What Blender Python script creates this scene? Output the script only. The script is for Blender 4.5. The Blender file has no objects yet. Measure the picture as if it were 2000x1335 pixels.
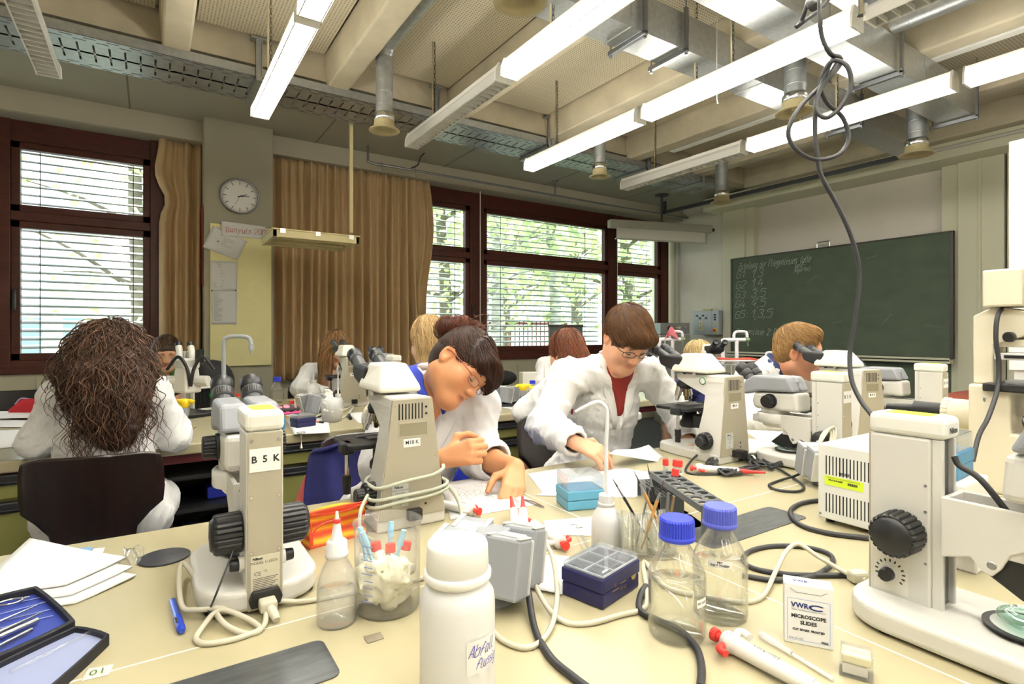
import bpy, bmesh, math, random
import numpy as np
from mathutils import Vector, Matrix, Euler
random.seed(7); RNG = np.random.default_rng(7)
S = bpy.context.scene
COL = S.collection
# ---------------------------------------------------------------- camera
YAW = math.radians(56.76); FPX = 1075.0; CY = 650.6; EYE = 1.22
cam = bpy.data.cameras.new('camera'); camo = bpy.data.objects.new('camera', cam); COL.objects.link(camo)
camo.location = (0, 0, EYE); camo.rotation_euler = (math.radians(90), 0, YAW - math.radians(90))
cam.sensor_width = 36; cam.lens = FPX / 2000 * 36; cam.shift_y = -(667.5 - CY) / 2000
cam.clip_start = 0.05; cam.clip_end = 200
S.camera = camo
# ---------------------------------------------------------------- world, sun, exposure
W = bpy.data.worlds.new('sky'); S.world = W; W.use_nodes = True
bg = W.node_tree.nodes['Background']; bg.inputs[0].default_value = (0.86, 0.93, 1.0, 1); bg.inputs[1].default_value = 2.3
sun = bpy.data.lights.new('sun', 'SUN'); sun.energy = 6.5; sun.angle = math.radians(15); sun.color = (1, .96, .88)
suno = bpy.data.objects.new('sun', sun); COL.objects.link(suno); suno.rotation_euler = (math.radians(-42), math.radians(22), 0)
suno.location = (3, 12, 9)
TUBE_E = 60.0
S.view_settings.view_transform = 'Standard'; S.view_settings.look = 'None'
S.view_settings.gamma = 1; S.view_settings.use_curve_mapping = False; S.view_settings.exposure = 1.0
try:
    S.cycles.use_denoising = True; S.cycles.max_bounces = 8; S.cycles.diffuse_bounces = 4; S.cycles.glossy_bounces = 4
    S.cycles.transmission_bounces = 8; S.cycles.transparent_max_bounces = 24; S.cycles.caustics_reflective = False
    S.cycles.caustics_refractive = False; S.cycles.sample_clamp_indirect = 6
except Exception: pass
# room light carried down the bay by the fluorescent rows (area lamps sit in the fittings themselves, see ceiling)
CR, SR = math.cos(YAW), math.sin(YAW)
def ray(px, py): a = (px - 1000) / FPX; return Vector((CR + a * SR, SR - a * CR, (CY - py) / FPX))
def at(px, py, d): r = ray(px, py) * d; return Vector((r.x, r.y, r.z + EYE))
def on(px, py, z=.761): r = ray(px, py); t = (z - EYE) / r.z; return Vector((r.x * t, r.y * t, z))
def onY(px, py, Y): r = ray(px, py); t = Y / r.y; return Vector((r.x * t, Y, EYE + r.z * t))
def onX(px, py, X): r = ray(px, py); t = X / r.x; return Vector((X, r.y * t, EYE + r.z * t))
def camv(r, u, d): return Vector((r * SR + d * CR, -r * CR + d * SR, u))
# ================================================================ helpers
def lin(h):
    h = h.lstrip('#'); o = []
    for i in (0, 2, 4):
        c = int(h[i:i + 2], 16) / 255; o.append(c / 12.92 if c <= .04045 else ((c + .055) / 1.055) ** 2.4)
    return (*o, 1)
MATS = {}
def mat(name, col, rough=.5, metal=0, spec=.5, noise=0, nscale=8, bump=0, bscale=40, trans=0, ior=1.45, emit=0, alpha=1, sss=0, stretch=None, col2=None, coat=0):
    if name in MATS: return MATS[name]
    m = bpy.data.materials.new(name); m.use_nodes = True; nt = m.node_tree; b = nt.nodes['Principled BSDF']; I = b.inputs
    c = lin(col); I['Base Color'].default_value = c; I['Roughness'].default_value = rough; I['Metallic'].default_value = metal
    I['Specular IOR Level'].default_value = spec; I['IOR'].default_value = ior; I['Transmission Weight'].default_value = trans; I['Alpha'].default_value = alpha
    I['Coat Weight'].default_value = coat
    if sss: I['Subsurface Weight'].default_value = sss; I['Subsurface Radius'].default_value = (.02, .008, .004); I['Subsurface Scale'].default_value = .3
    if emit: I['Emission Color'].default_value = c; I['Emission Strength'].default_value = emit
    tc = nt.nodes.new('ShaderNodeTexCoord'); mp = nt.nodes.new('ShaderNodeMapping'); nt.links.new(tc.outputs['Object'], mp.inputs[0])
    if stretch: mp.inputs['Scale'].default_value = stretch
    if noise or col2:
        n = nt.nodes.new('ShaderNodeTexNoise'); n.inputs['Scale'].default_value = nscale; n.inputs['Detail'].default_value = 5
        nt.links.new(mp.outputs[0], n.inputs['Vector'])
        r = nt.nodes.new('ShaderNodeValToRGB'); r.color_ramp.elements[0].position = .3; r.color_ramp.elements[1].position = .7
        if col2: r.color_ramp.elements[0].color = c; r.color_ramp.elements[1].color = lin(col2)
        else:
            r.color_ramp.elements[0].color = tuple(x * (1 - noise) for x in c[:3]) + (1,); r.color_ramp.elements[1].color = tuple(min(1, x * (1 + noise)) for x in c[:3]) + (1,)
        nt.links.new(n.outputs[0], r.inputs[0]); nt.links.new(r.outputs[0], I['Base Color'])
    if bump:
        n2 = nt.nodes.new('ShaderNodeTexNoise'); n2.inputs['Scale'].default_value = bscale; n2.inputs['Detail'].default_value = 6
        nt.links.new(mp.outputs[0], n2.inputs['Vector']); bp = nt.nodes.new('ShaderNodeBump'); bp.inputs['Strength'].default_value = bump; bp.inputs['Distance'].default_value = .01
        nt.links.new(n2.outputs[0], bp.inputs['Height']); nt.links.new(bp.outputs[0], I['Normal'])
    MATS[name] = m; return m
def glassy(name, tint='#ffffff', white=.05, ior=1.45, rough=.03, wcol='#f4f6f6'):
    """thin clear wall: tinted see-through body, fresnel reflection, a little milky scatter"""
    if name in MATS: return MATS[name]
    m = bpy.data.materials.new(name); m.use_nodes = True; nt = m.node_tree; nt.nodes.clear(); N = nt.nodes.new; K = nt.links.new
    o = N('ShaderNodeOutputMaterial'); tr = N('ShaderNodeBsdfTransparent'); tr.inputs[0].default_value = lin(tint); gl = N('ShaderNodeBsdfGlossy'); gl.inputs['Roughness'].default_value = rough
    df = N('ShaderNodeBsdfDiffuse'); df.inputs[0].default_value = lin(wcol); tl = N('ShaderNodeBsdfTranslucent'); tl.inputs[0].default_value = lin(wcol); a = N('ShaderNodeMixShader'); a.inputs[0].default_value = .2; K(df.outputs[0], a.inputs[1]); K(tl.outputs[0], a.inputs[2])
    b = N('ShaderNodeMixShader'); b.inputs[0].default_value = white; K(tr.outputs[0], b.inputs[1]); K(a.outputs[0], b.inputs[2]); lw = N('ShaderNodeLayerWeight'); lw.inputs[0].default_value = .5
    pw = N('ShaderNodeMath'); pw.operation = 'POWER'; pw.inputs[1].default_value = 3; K(lw.outputs['Facing'], pw.inputs[0]); ma = N('ShaderNodeMath'); ma.operation = 'MULTIPLY_ADD'; ma.inputs[1].default_value = .8 * (ior - .6); ma.inputs[2].default_value = .03 * ior; K(pw.outputs[0], ma.inputs[0])
    c = N('ShaderNodeMixShader'); K(ma.outputs[0], c.inputs[0]); K(b.outputs[0], c.inputs[1]); K(gl.outputs[0], c.inputs[2]); K(c.outputs[0], o.inputs[0]); MATS[name] = m; return m
def V(*a): return Vector(a)
def frame(d):
    d = Vector(d).normalized(); a = Vector((0, 0, 1)) if abs(d.z) < .9 else Vector((1, 0, 0))
    x = a.cross(d).normalized(); return x, d.cross(x), d
def catmull(pts, n=8, closed=False):
    P = [Vector(p) for p in pts]; L = len(P); out = []
    rng = range(L) if closed else range(L - 1)
    for i in rng:
        p0 = P[(i - 1) % L] if closed or i > 0 else P[0] * 2 - P[1]; p1 = P[i]; p2 = P[(i + 1) % L]
        p3 = P[(i + 2) % L] if closed or i + 2 < L else P[-1] * 2 - P[-2]
        for k in range(n):
            t = k / n; out.append(.5 * ((2 * p1) + (p2 - p0) * t + (2 * p0 - 5 * p1 + 4 * p2 - p3) * t * t + (3 * p1 - p0 - 3 * p2 + p3) * t ** 3))
    if not closed: out.append(P[-1])
    return out
class MB:
    """collects shapes, becomes ONE mesh object"""
    def __init__(s): s.v = []; s.f = []; s.m = []; s.s = []
    def add(s, vs, fs, mat=0, smooth=False):
        o = len(s.v); s.v += [tuple(v) for v in vs]
        for f in fs: s.f.append(tuple(i + o for i in f)); s.m.append(mat); s.s.append(smooth)
        return s
    def bm(s, b, mat=0, smooth=False, M=None):
        b.verts.index_update(); b.verts.ensure_lookup_table()
        s.add([(M @ v.co if M else v.co) for v in b.verts], [[v.index for v in f.verts] for f in b.faces], mat, smooth); b.free(); return s
    def box(s, c, size, bev=0, rot=None, mat=0, seg=2, taper=None):
        b = bmesh.new(); bmesh.ops.create_cube(b, size=1)
        for v in b.verts:
            if taper and v.co.z > 0: v.co.x *= taper[0]; v.co.y *= taper[1]
            v.co = Vector((v.co.x * size[0], v.co.y * size[1], v.co.z * size[2]))
        if bev: bmesh.ops.bevel(b, geom=list(b.edges), offset=min(bev, min(size) * .49), segments=seg, profile=.5, affect='EDGES')
        M = Matrix.Translation(c)
        if rot is not None: M = M @ (rot.to_4x4() if isinstance(rot, Matrix) else Euler(rot).to_matrix().to_4x4())
        return s.bm(b, mat, False, M)
    def b2(s, lo, hi, bev=0, mat=0, seg=2):
        lo = Vector(lo); hi = Vector(hi); d = hi - lo
        return s.box((lo + hi) / 2, (abs(d.x), abs(d.y), abs(d.z)), bev, None, mat, seg)
    def cyl(s, p0, p1, r0, r1=None, n=24, caps=True, mat=0, smooth=True, bev=0):
        p0 = Vector(p0); p1 = Vector(p1); r1 = r0 if r1 is None else r1; x, y, d = frame(p1 - p0); L = (p1 - p0).length
        pr = [(0, r0), (L, r1)]
        if bev: pr = [(0, r0 - bev), (bev, r0), (L - bev, r1), (L, r1 - bev)]
        return s.lathe([(r, z) for z, r in pr], p0, d, n, mat, smooth, caps)
    def lathe(s, prof, c=(0, 0, 0), axis=(0, 0, 1), n=32, mat=0, smooth=True, caps=True):
        c = Vector(c); x, y, d = frame(axis); vs = []; fs = []
        for r, z in prof:
            for k in range(n):
                a = 2 * math.pi * k / n; vs.append(c + d * z + (x * math.cos(a) + y * math.sin(a)) * r)
        for i in range(len(prof) - 1):
            for k in range(n): fs.append((i * n + k, i * n + (k + 1) % n, (i + 1) * n + (k + 1) % n, (i + 1) * n + k))
        s.add(vs, fs, mat, smooth)
        if caps:
            if prof[0][0] > 1e-5: s.add(vs[:n], [tuple(reversed(range(n)))], mat)
            if prof[-1][0] > 1e-5: s.add(vs[-n:], [tuple(range(n))], mat)
        return s
    def ribbed(s, p0, p1, r, n=24, depth=.06, mat=0):
        """knurled knob or cap"""
        p0 = Vector(p0); p1 = Vector(p1); x, y, d = frame(p1 - p0); N = n * 4; L = (p1 - p0).length
        rr = [(0, .97), (.06 * L, 1), (.9 * L, .98), (L, .9)]; vs = []; fs = []
        for z, q in rr:
            for k in range(N):
                a = 2 * math.pi * k / N; g = 1 - (depth if k % 4 == 0 else 0); vs.append(p0 + d * z + (x * math.cos(a) + y * math.sin(a)) * r * q * g)
        for i in range(3):
            for k in range(N): fs.append((i * N + k, i * N + (k + 1) % N, (i + 1) * N + (k + 1) % N, (i + 1) * N + k))
        fs.append(tuple(range(3 * N, 4 * N))); fs.append(tuple(reversed(range(N))))
        return s.add(vs, fs, mat)
    def tube(s, pts, r, n=10, sm=6, closed=False, mat=0, caps=True):
        P = catmull(pts, sm, closed) if sm > 1 else [Vector(p) for p in pts]; L = len(P); vs = []; fs = []; up = None
        for i in range(L):
            t = (P[(i + 1) % L] - P[i - 1]) if (closed or 0 < i < L - 1) else (P[1] - P[0] if i == 0 else P[-1] - P[-2])
            if t.length < 1e-9: t = Vector((0, 0, 1))
            t.normalize()
            if up is None: up = frame(t)[0]
            up = up - t * up.dot(t); up = up.normalized() if up.length > 1e-6 else frame(t)[0]
            w = t.cross(up); q = r(i / (L - 1)) if callable(r) else r
            for k in range(n): a = 2 * math.pi * k / n; vs.append(P[i] + (up * math.cos(a) + w * math.sin(a)) * q)
        for i in range(L if closed else L - 1):
            j = (i + 1) % L
            for k in range(n): fs.append((i * n + k, i * n + (k + 1) % n, j * n + (k + 1) % n, j * n + k))
        s.add(vs, fs, mat, True)
        if caps and not closed: s.add(vs[:n], [tuple(reversed(range(n)))], mat); s.add(vs[-n:], [tuple(range(n))], mat)
        return s
    def prism(s, poly, o, ux, uy, h, bev=0, mat=0, seg=2):
        """2-D outline in the ux,uy plane extruded along ux x uy by h"""
        ux = Vector(ux); uy = Vector(uy); n = ux.cross(uy); o = Vector(o); b = bmesh.new()
        vs = [b.verts.new(o + ux * p[0] + uy * p[1]) for p in poly]; f = b.faces.new(vs)
        r = bmesh.ops.extrude_face_region(b, geom=[f]); up = [g for g in r['geom'] if isinstance(g, bmesh.types.BMVert)]
        for v in up: v.co += n * h
        bmesh.ops.recalc_face_normals(b, faces=list(b.faces))
        if bev: bmesh.ops.bevel(b, geom=list(b.edges), offset=bev, segments=seg, profile=.5, affect='EDGES', clamp_overlap=True)
        return s.bm(b, mat)
    def ell(s, c, r, n=16, rot=None, mat=0):
        b = bmesh.new(); bmesh.ops.create_uvsphere(b, u_segments=n, v_segments=max(6, n // 2), radius=1)
        M = Matrix.Translation(c) @ (rot.to_4x4() if rot is not None else Matrix.Identity(4)) @ Matrix.Diagonal((*r, 1)) if not isinstance(r, (int, float)) else Matrix.Translation(c) @ Matrix.Scale(r, 4)
        return s.bm(b, mat, True, M)
    def grid(s, fn, nu, nv, mat=0, smooth=True, thick=0):
        vs = [Vector(fn(i / nu, j / nv)) for i in range(nu + 1) for j in range(nv + 1)]; w = nv + 1
        fs = [(i * w + j, (i + 1) * w + j, (i + 1) * w + j + 1, i * w + j + 1) for i in range(nu) for j in range(nv)]
        if thick:
            b = bmesh.new(); q = [b.verts.new(v) for v in vs]; b.verts.index_update()
            for f in fs:
                try: b.faces.new([q[i] for i in f])
                except ValueError: pass
            b.normal_update(); bmesh.ops.solidify(b, geom=list(b.faces), thickness=thick); return s.bm(b, mat, smooth)
        return s.add(vs, fs, mat, smooth)
    def quad(s, a, b, c, d, mat=0): return s.add([a, b, c, d], [(0, 1, 2, 3)], mat)
def ob(name, mb, mats, parent=None, loc=None, rotz=0, local=False):
    """link a builder as one mesh object; without local its coordinates are world ones"""
    me = bpy.data.meshes.new(name); vs = np.array(mb.v, dtype=float).reshape(-1, 3)
    o = bpy.data.objects.new(name, me); COL.objects.link(o)
    base = Vector((0, 0, 0))
    if parent is None and not local and len(vs):
        lo = vs.min(0); hi = vs.max(0); base = Vector(((lo[0] + hi[0]) / 2, (lo[1] + hi[1]) / 2, lo[2])); o.location = base
    if parent is not None:
        o.parent = parent
        if not local: base = parent['_w'] and Vector(parent['_w']) or base
    if loc is not None: o.location = loc
    if rotz: o.rotation_euler = (0, 0, rotz)
    vs = vs - np.array(base) if len(vs) else vs
    me.from_pydata([tuple(v) for v in vs], [], mb.f)
    for m in (mats if isinstance(mats, (list, tuple)) else [mats]): me.materials.append(m)
    if mb.m: me.polygons.foreach_set('material_index', mb.m); me.polygons.foreach_set('use_smooth', mb.s)
    me.update(); o['_w'] = tuple(base)
    return o
def tag(o, label=None, cat=None, group=None, kind=None):
    if label: o['label'] = label
    if cat: o['category'] = cat
    if group: o['group'] = group
    if kind: o['kind'] = kind
    return o
def thing(name, label, cat, loc=(0, 0, 0), rotz=0, group=None):
    """Empty at a thing's base; its parts are built in coordinates local to it (local=True) or, when rotz is 0, in world ones"""
    o = bpy.data.objects.new(name, None); COL.objects.link(o); o.location = loc; o.rotation_euler = (0, 0, rotz); o.empty_display_size = .02
    o['_w'] = tuple(loc); return tag(o, label, cat, group)
def one(name, mb, mats, label, cat, group=None, **k): return tag(ob(name, mb, mats, **k), label, cat, group)
def struct(name, mb, mats): return tag(ob(name, mb, mats), kind='structure')
def dup(root, loc, rotz=None, label=None, group=None, scale=None):
    def cp(o, par):
        c = o.copy(); COL.objects.link(c); c.parent = par
        for ch in [x for x in o.children]: cp(ch, c)
        return c
    r = cp(root, None); r.location = loc
    if rotz is not None: r.rotation_euler = (0, 0, rotz)
    if scale: r.scale = (scale,) * 3
    if label: r['label'] = label
    if group: r['group'] = group
    return r
def text_mb(mb, s, o, ux, uy, size, mat=0, align='CENTER', lift=.0004, bold=0, spacing=1, shear=0):
    """printed lettering as flat mesh laid on a surface: o origin, ux reading direction, uy up"""
    c = bpy.data.curves.new('t', 'FONT'); c.body = s; c.size = size; c.align_x = align; c.align_y = 'CENTER'; c.offset = bold; c.space_character = spacing; c.shear = shear; c.resolution_u = 2
    t = bpy.data.objects.new('t', c); COL.objects.link(t); dg = bpy.context.evaluated_depsgraph_get(); me = bpy.data.meshes.new_from_object(t.evaluated_get(dg))
    ux = Vector(ux).normalized(); uy = Vector(uy).normalized(); n = ux.cross(uy); o = Vector(o) + n * lift
    mb.add([o + ux * v.co.x + uy * v.co.y for v in me.vertices], [tuple(p.vertices) for p in me.polygons], mat)
    bpy.data.objects.remove(t); bpy.data.curves.remove(c); bpy.data.meshes.remove(me); return mb
# single-stroke handwriting
_G = {'Z': '06 46 00 40', 'u': '04 01 10 30 34|34 30 40', 't': '26 21 30 40|04 44', 'e': '02 32 34 14 03 01 10 40', 'i': '14 10 20|15.5 16', 'l': '06 01 10 20', 'n': '04 00|03 14 24 33 30 40', 'g': '34 14 03 01 10 30|34 3-2 1-3 0-2',
 'd': '33 14 03 01 10 30|36 30 40', 'r': '04 00|02 14 34', 'F': '00 06 46|03 33', 'a': '33 14 03 01 10 31|34 30 40', 'c': '34 14 03 01 10 30', 'R': '00 06 36 45 34 03|13 40', 'p': '04 0-3|03 14 34 33 31 10 00', 'o': '14 03 01 10 30 41 43 34 14', 'G': '45 36 16 05 01 10 30 41 43 23', 'D': '00 06 26 44 42 20 00',
 '1': '04 26 20', '2': '05 16 36 45 44 00 40', '3': '05 16 36 45 34 23 33 42 41 30 10 01', '4': '26 02 42|34 30', '5': '46 06 04 34 43 41 30 10 00', '0': '16 05 01 10 30 41 45 36 16', '6': '46 16 03 01 10 30 41 42 33 03', '9': '43 13 04 05 16 36 45 42 10', '(': '36 14 12 3-1', ')': '06 24 22 0-1', ':': '14 13.5|11 10.5', ',': '10 0-2', '-': '03 33',
 'A': '00 26 40|12 32', 'b': '06 00 30 41 43 34 03', 'f': '00 25 36 45|03 33', 's': '34 14 03 32 31 10 00', 'B': '00 06 26 35 34 23 03|23 42 41 30 00', 'y': '04 12 21|44 0-3', 'm': '04 00|03 14 23 20|23 34 43 40', 'w': '04 10 23 30 44', 'k': '06 00|34 02 40', 'h': '06 00|03 14 33 30', "'": '16 14', 'v': '04 20 44', '+': '22 24|13 33'}
def hand_mb(mb, s, o, ux, uy, size, w=.002, mat=0, lift=.0006, slant=.18, jit=.0, seed=1, wx=.8):
    rr = random.Random(seed); ux = Vector(ux).normalized(); uy = Vector(uy).normalized(); n = ux.cross(uy); o = Vector(o) + n * lift; k = size / 6; x0 = 0
    for ch in s:
        if ch == ' ': x0 += 3.2 * wx / .8; continue
        g = _G.get(ch)
        if not g: x0 += 4; continue
        mx = 0; dy = rr.uniform(-.4, .4)
        for st in g.split('|'):
            P = []
            for q in st.split():
                x = float(q[0]); y = float(q[1:]); mx = max(mx, x); P.append(Vector(((x0 + x * wx + slant * y) * k + rr.uniform(-jit, jit), (y + dy) * k + rr.uniform(-jit, jit), 0)))
            P = catmull(P, 3) if len(P) > 2 else P
            for a, b in zip(P, P[1:]):
                d = b - a
                if d.length < 1e-7: continue
                p = Vector((-d.y, d.x, 0)).normalized() * w / 2; e = d.normalized() * w * .3
                c4 = [a - e + p, a - e - p, b + e - p, b + e + p]; mb.add([o + ux * v.x + uy * v.y for v in c4], [(0, 1, 2, 3)], mat)
        x0 += mx * wx + 1.1 * wx / .8
    return mb
# ================================================================ people: one continuous skin surface each, grown from blended volumes
def A3(v): return np.array(v, dtype=np.float64)
def nrm(v): v = A3(v); return v / (np.linalg.norm(v) + 1e-12)
class Field:
    """a soft union of capsules and ellipsoids; meshed as one closed surface"""
    def __init__(s): s.p = []
    def cap(s, a, b, ra, rb=None, k=.02, sub=False): s.p.append(('c', A3(a), A3(b), ra, ra if rb is None else rb, k, sub)); return s
    def chain(s, pts, rs, k=.02):
        for i in range(len(pts) - 1): s.cap(pts[i], pts[i + 1], rs[i], rs[i + 1], k)
        return s
    def ell(s, c, r, R=None, k=.02, sub=False): s.p.append(('e', A3(c), A3(r), np.eye(3) if R is None else R, 0, k, sub)); return s
    def dist(s, P):
        D = np.full(P.shape[0], .06)
        for q in s.p: D = s._mix(D, s._d(q, P), q)
        return D
    def _d(s, q, P):
        if q[0] == 'c':
            a, b, ra, rb = q[1:5]; ab = b - a; t = np.clip(((P - a) @ ab) / (ab @ ab + 1e-12), 0, 1); return np.linalg.norm(P - a - t[:, None] * ab, axis=1) - (ra + (rb - ra) * t)
        L = (P - q[1]) @ q[3].T / q[2]; n = np.linalg.norm(L, axis=1); g = np.linalg.norm(L / q[2], axis=1) + 1e-9
        return n * (n - 1) / g
    @staticmethod
    def _mix(D, d, q):
        k = q[5]
        if q[6]: h = np.maximum(k - np.abs(D + d), 0) / k; return np.maximum(D, -d) + h * h * k / 4
        h = np.maximum(k - np.abs(D - d), 0) / k; return np.minimum(D, d) - h * h * k / 4
    def box(s, q):
        if q[0] == 'c': return np.minimum(q[1] - q[3], q[2] - q[4]), np.maximum(q[1] + q[3], q[2] + q[4])
        e = np.sqrt(((q[3].T * q[2]) ** 2).sum(1)); return q[1] - e, q[1] + e
    def mesh(s, h, disp=None, cut=None):
        B = [s.box(q) for q in s.p if not q[6]]; lo = np.min([b[0] for b in B], 0) - 3 * h - .01; hi = np.max([b[1] for b in B], 0) + 3 * h + .01
        n = np.ceil((hi - lo) / h).astype(int) + 1; ax = [lo[i] + h * np.arange(n[i]) for i in range(3)]; D = np.full(n, .06, dtype=np.float32)
        for q in s.p:
            a, b = s.box(q); m = q[5] + 4 * h + .012; i0 = np.clip(((a - m - lo) / h).astype(int), 0, n - 1); i1 = np.clip(np.ceil((b + m - lo) / h).astype(int) + 1, 1, n)
            if (i1 <= i0).any(): continue
            sl = tuple(slice(i0[i], i1[i]) for i in range(3)); G = np.stack(np.meshgrid(*[ax[i][sl[i]] for i in range(3)], indexing='ij'), -1)
            D[sl] = s._mix(D[sl].ravel(), s._d(q, G.reshape(-1, 3)), q).reshape(G.shape[:3])
        if disp is not None or cut is not None:
            idx = np.argwhere(np.abs(D) < .03); P = lo + h * idx
            if disp is not None: D[tuple(idx.T)] += disp(P).astype(np.float32)
            if cut is not None:
                G = np.stack(np.meshgrid(*ax, indexing='ij'), -1).reshape(-1, 3); D = np.maximum(D, cut(G).reshape(D.shape).astype(np.float32))
        return surface_nets(D, lo, h)
def surface_nets(D, lo, h):
    ins = D < 0; c = sum(ins[i:D.shape[0] - 1 + i, j:D.shape[1] - 1 + j, k:D.shape[2] - 1 + k].astype(np.int8) for i in (0, 1) for j in (0, 1) for k in (0, 1))
    act = (c > 0) & (c < 8); idx = np.argwhere(act); ID = np.full(act.shape, -1, dtype=np.int64); ID[tuple(idx.T)] = np.arange(len(idx))
    acc = np.zeros((len(idx), 3)); cnt = np.zeros(len(idx))
    corners = [(i, j, k) for i in (0, 1) for j in (0, 1) for k in (0, 1)]
    val = {q: D[tuple((idx + A3(q).astype(int)).T)] for q in corners}
    for a in corners:
        for d in range(3):
            if a[d]: continue
            b = list(a); b[d] = 1; b = tuple(b); va = val[a]; vb = val[b]; m = (va < 0) != (vb < 0); t = np.where(m, va / (va - vb + 1e-12), 0)
            p = np.tile(A3(a), (len(idx), 1)); p[:, d] += t; acc[m] += p[m]; cnt[m] += 1
    V_ = lo + h * (idx + acc / cnt[:, None]); F = []
    for d in range(3):
        u, v = (d + 1) % 3, (d + 2) % 3; a = [slice(1, -1)] * 3; a[d] = slice(0, -1); b = [slice(1, -1)] * 3; b[d] = slice(1, None)
        A = ins[tuple(a)]; Bv = ins[tuple(b)]; e = np.argwhere(A != Bv); off = np.ones(3, int); off[d] = 0; e = e + off
        fl = ins[tuple(e.T)]; q = []
        for du, dv in ((1, 1), (0, 1), (0, 0), (1, 0)): w = e.copy(); w[:, u] -= du; w[:, v] -= dv; q.append(ID[tuple(w.T)])
        Q = np.stack(q, 1); Q[~fl] = Q[~fl][:, ::-1]; F.append(Q)
    return V_, np.concatenate(F)
def np_ob(name, V_, F, mats, parent, attrs=None, mi=None, smooth=True):
    me = bpy.data.meshes.new(name); base = A3(parent['_w']) if parent is not None else A3((0, 0, 0)); V_ = V_ - base
    me.vertices.add(len(V_)); me.vertices.foreach_set('co', V_.ravel()); k = F.shape[1]; me.loops.add(F.size); me.loops.foreach_set('vertex_index', F.ravel().astype(np.int32))
    me.polygons.add(len(F)); me.polygons.foreach_set('loop_start', np.arange(0, F.size, k, dtype=np.int32)); me.polygons.foreach_set('loop_total', np.full(len(F), k, dtype=np.int32))
    if smooth: me.polygons.foreach_set('use_smooth', np.ones(len(F), dtype=bool))
    if mi is not None: me.polygons.foreach_set('material_index', mi.astype(np.int32))
    for m in (mats if isinstance(mats, (list, tuple)) else [mats]): me.materials.append(m)
    if attrs is not None: at_ = me.color_attributes.new('Col', 'FLOAT_COLOR', 'POINT'); at_.data.foreach_set('color', attrs.ravel())
    me.update(calc_edges=True); o = bpy.data.objects.new(name, me); COL.objects.link(o); o['_w'] = tuple(base)
    if parent is not None: o.parent = parent
    return o
def vcol_mat(name, rough, sss=0, bump=0, bs=300, sheen=0):
    m = mat(name, '#ffffff', rough, sss=sss, bump=bump, bscale=bs); nt = m.node_tree; a = nt.nodes.new('ShaderNodeVertexColor'); a.layer_name = 'Col'
    b = nt.nodes['Principled BSDF']; nt.links.new(a.outputs[0], b.inputs['Base Color']); return m
SKIN = vcol_mat('skin', .48, sss=.18, bump=.02, bs=400)
def hair_mat(name, c1, c2, rough=.38):
    m = mat(name, c1, rough, spec=.35); nt = m.node_tree; g = nt.nodes.new('ShaderNodeNewGeometry'); r = nt.nodes.new('ShaderNodeValToRGB'); r.color_ramp.elements[0].color = lin(c1); r.color_ramp.elements[1].color = lin(c2)
    nt.links.new(g.outputs['Random Per Island'], r.inputs[0]); nt.links.new(r.outputs[0], nt.nodes['Principled BSDF'].inputs['Base Color']); return m
COAT = mat('white_cotton', '#e0e0df', .85, bump=.9, bscale=13, stretch=(1, 1, .7)); COATB = mat('white_polycotton', '#e2e2e5', .8, bump=.6, bscale=11)
def hand(F, w, d, n, th, curl, side, size=1.0, spread=.10, thumb=.6, fingercurls=None, wr=.022):
    """five fingers: w wrist, d towards the fingers, n out of the back of the hand, th thumb side"""
    d = nrm(d); n = nrm(A3(n) - d * (A3(n) @ d)); t = np.cross(d, n); t = t if t @ A3(th) > 0 else -t; S_ = size
    kn = []
    for i, (lat, ln) in enumerate(((.026, .088), (.009, .092), (-.009, .088), (-.026, .080))):
        b = A3(w) + d * ln * S_ + t * lat * S_; kn.append(b); F.cap(A3(w) + t * lat * .55 * S_ + d * .012, b - n * .002, .0135 * S_, .0105 * S_, .012)
        sp = nrm(d + t * lat * spread * 30); L = (.042, .046, .043, .034)[i] * S_; p = b; a = 0; c = curl if fingercurls is None else fingercurls[i]
        for j, (ll, rr) in enumerate(((1, .0092), (.62, .0083), (.5, .0075))):
            a += c * (.85, 1.05, .7)[j]; dr = sp * math.cos(a) - n * math.sin(a); q = p + dr * L * ll; F.cap(p, q, rr * S_, (rr - .0008) * S_, .004); p = q
    b = A3(w) + d * .025 * S_ + t * .024 * S_ - n * .006; q = b + nrm(d * .75 + t * .8 - n * .25) * .04 * S_; F.cap(b - t * .01, q, .0145 * S_, .0115 * S_, .012)
    dr = nrm(d * 1.0 + t * (.45 - thumb * .5) - n * (.15 + thumb * .35)); q2 = q + dr * .03 * S_; F.cap(q, q2, .0108 * S_, .0098 * S_, .006); dr = nrm(dr - t * thumb * .5 - n * thumb * .3); F.cap(q2, q2 + dr * .024 * S_, .0098 * S_, .008 * S_, .004)
def arm_dir(a, b): return nrm(A3(b) - A3(a))
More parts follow.
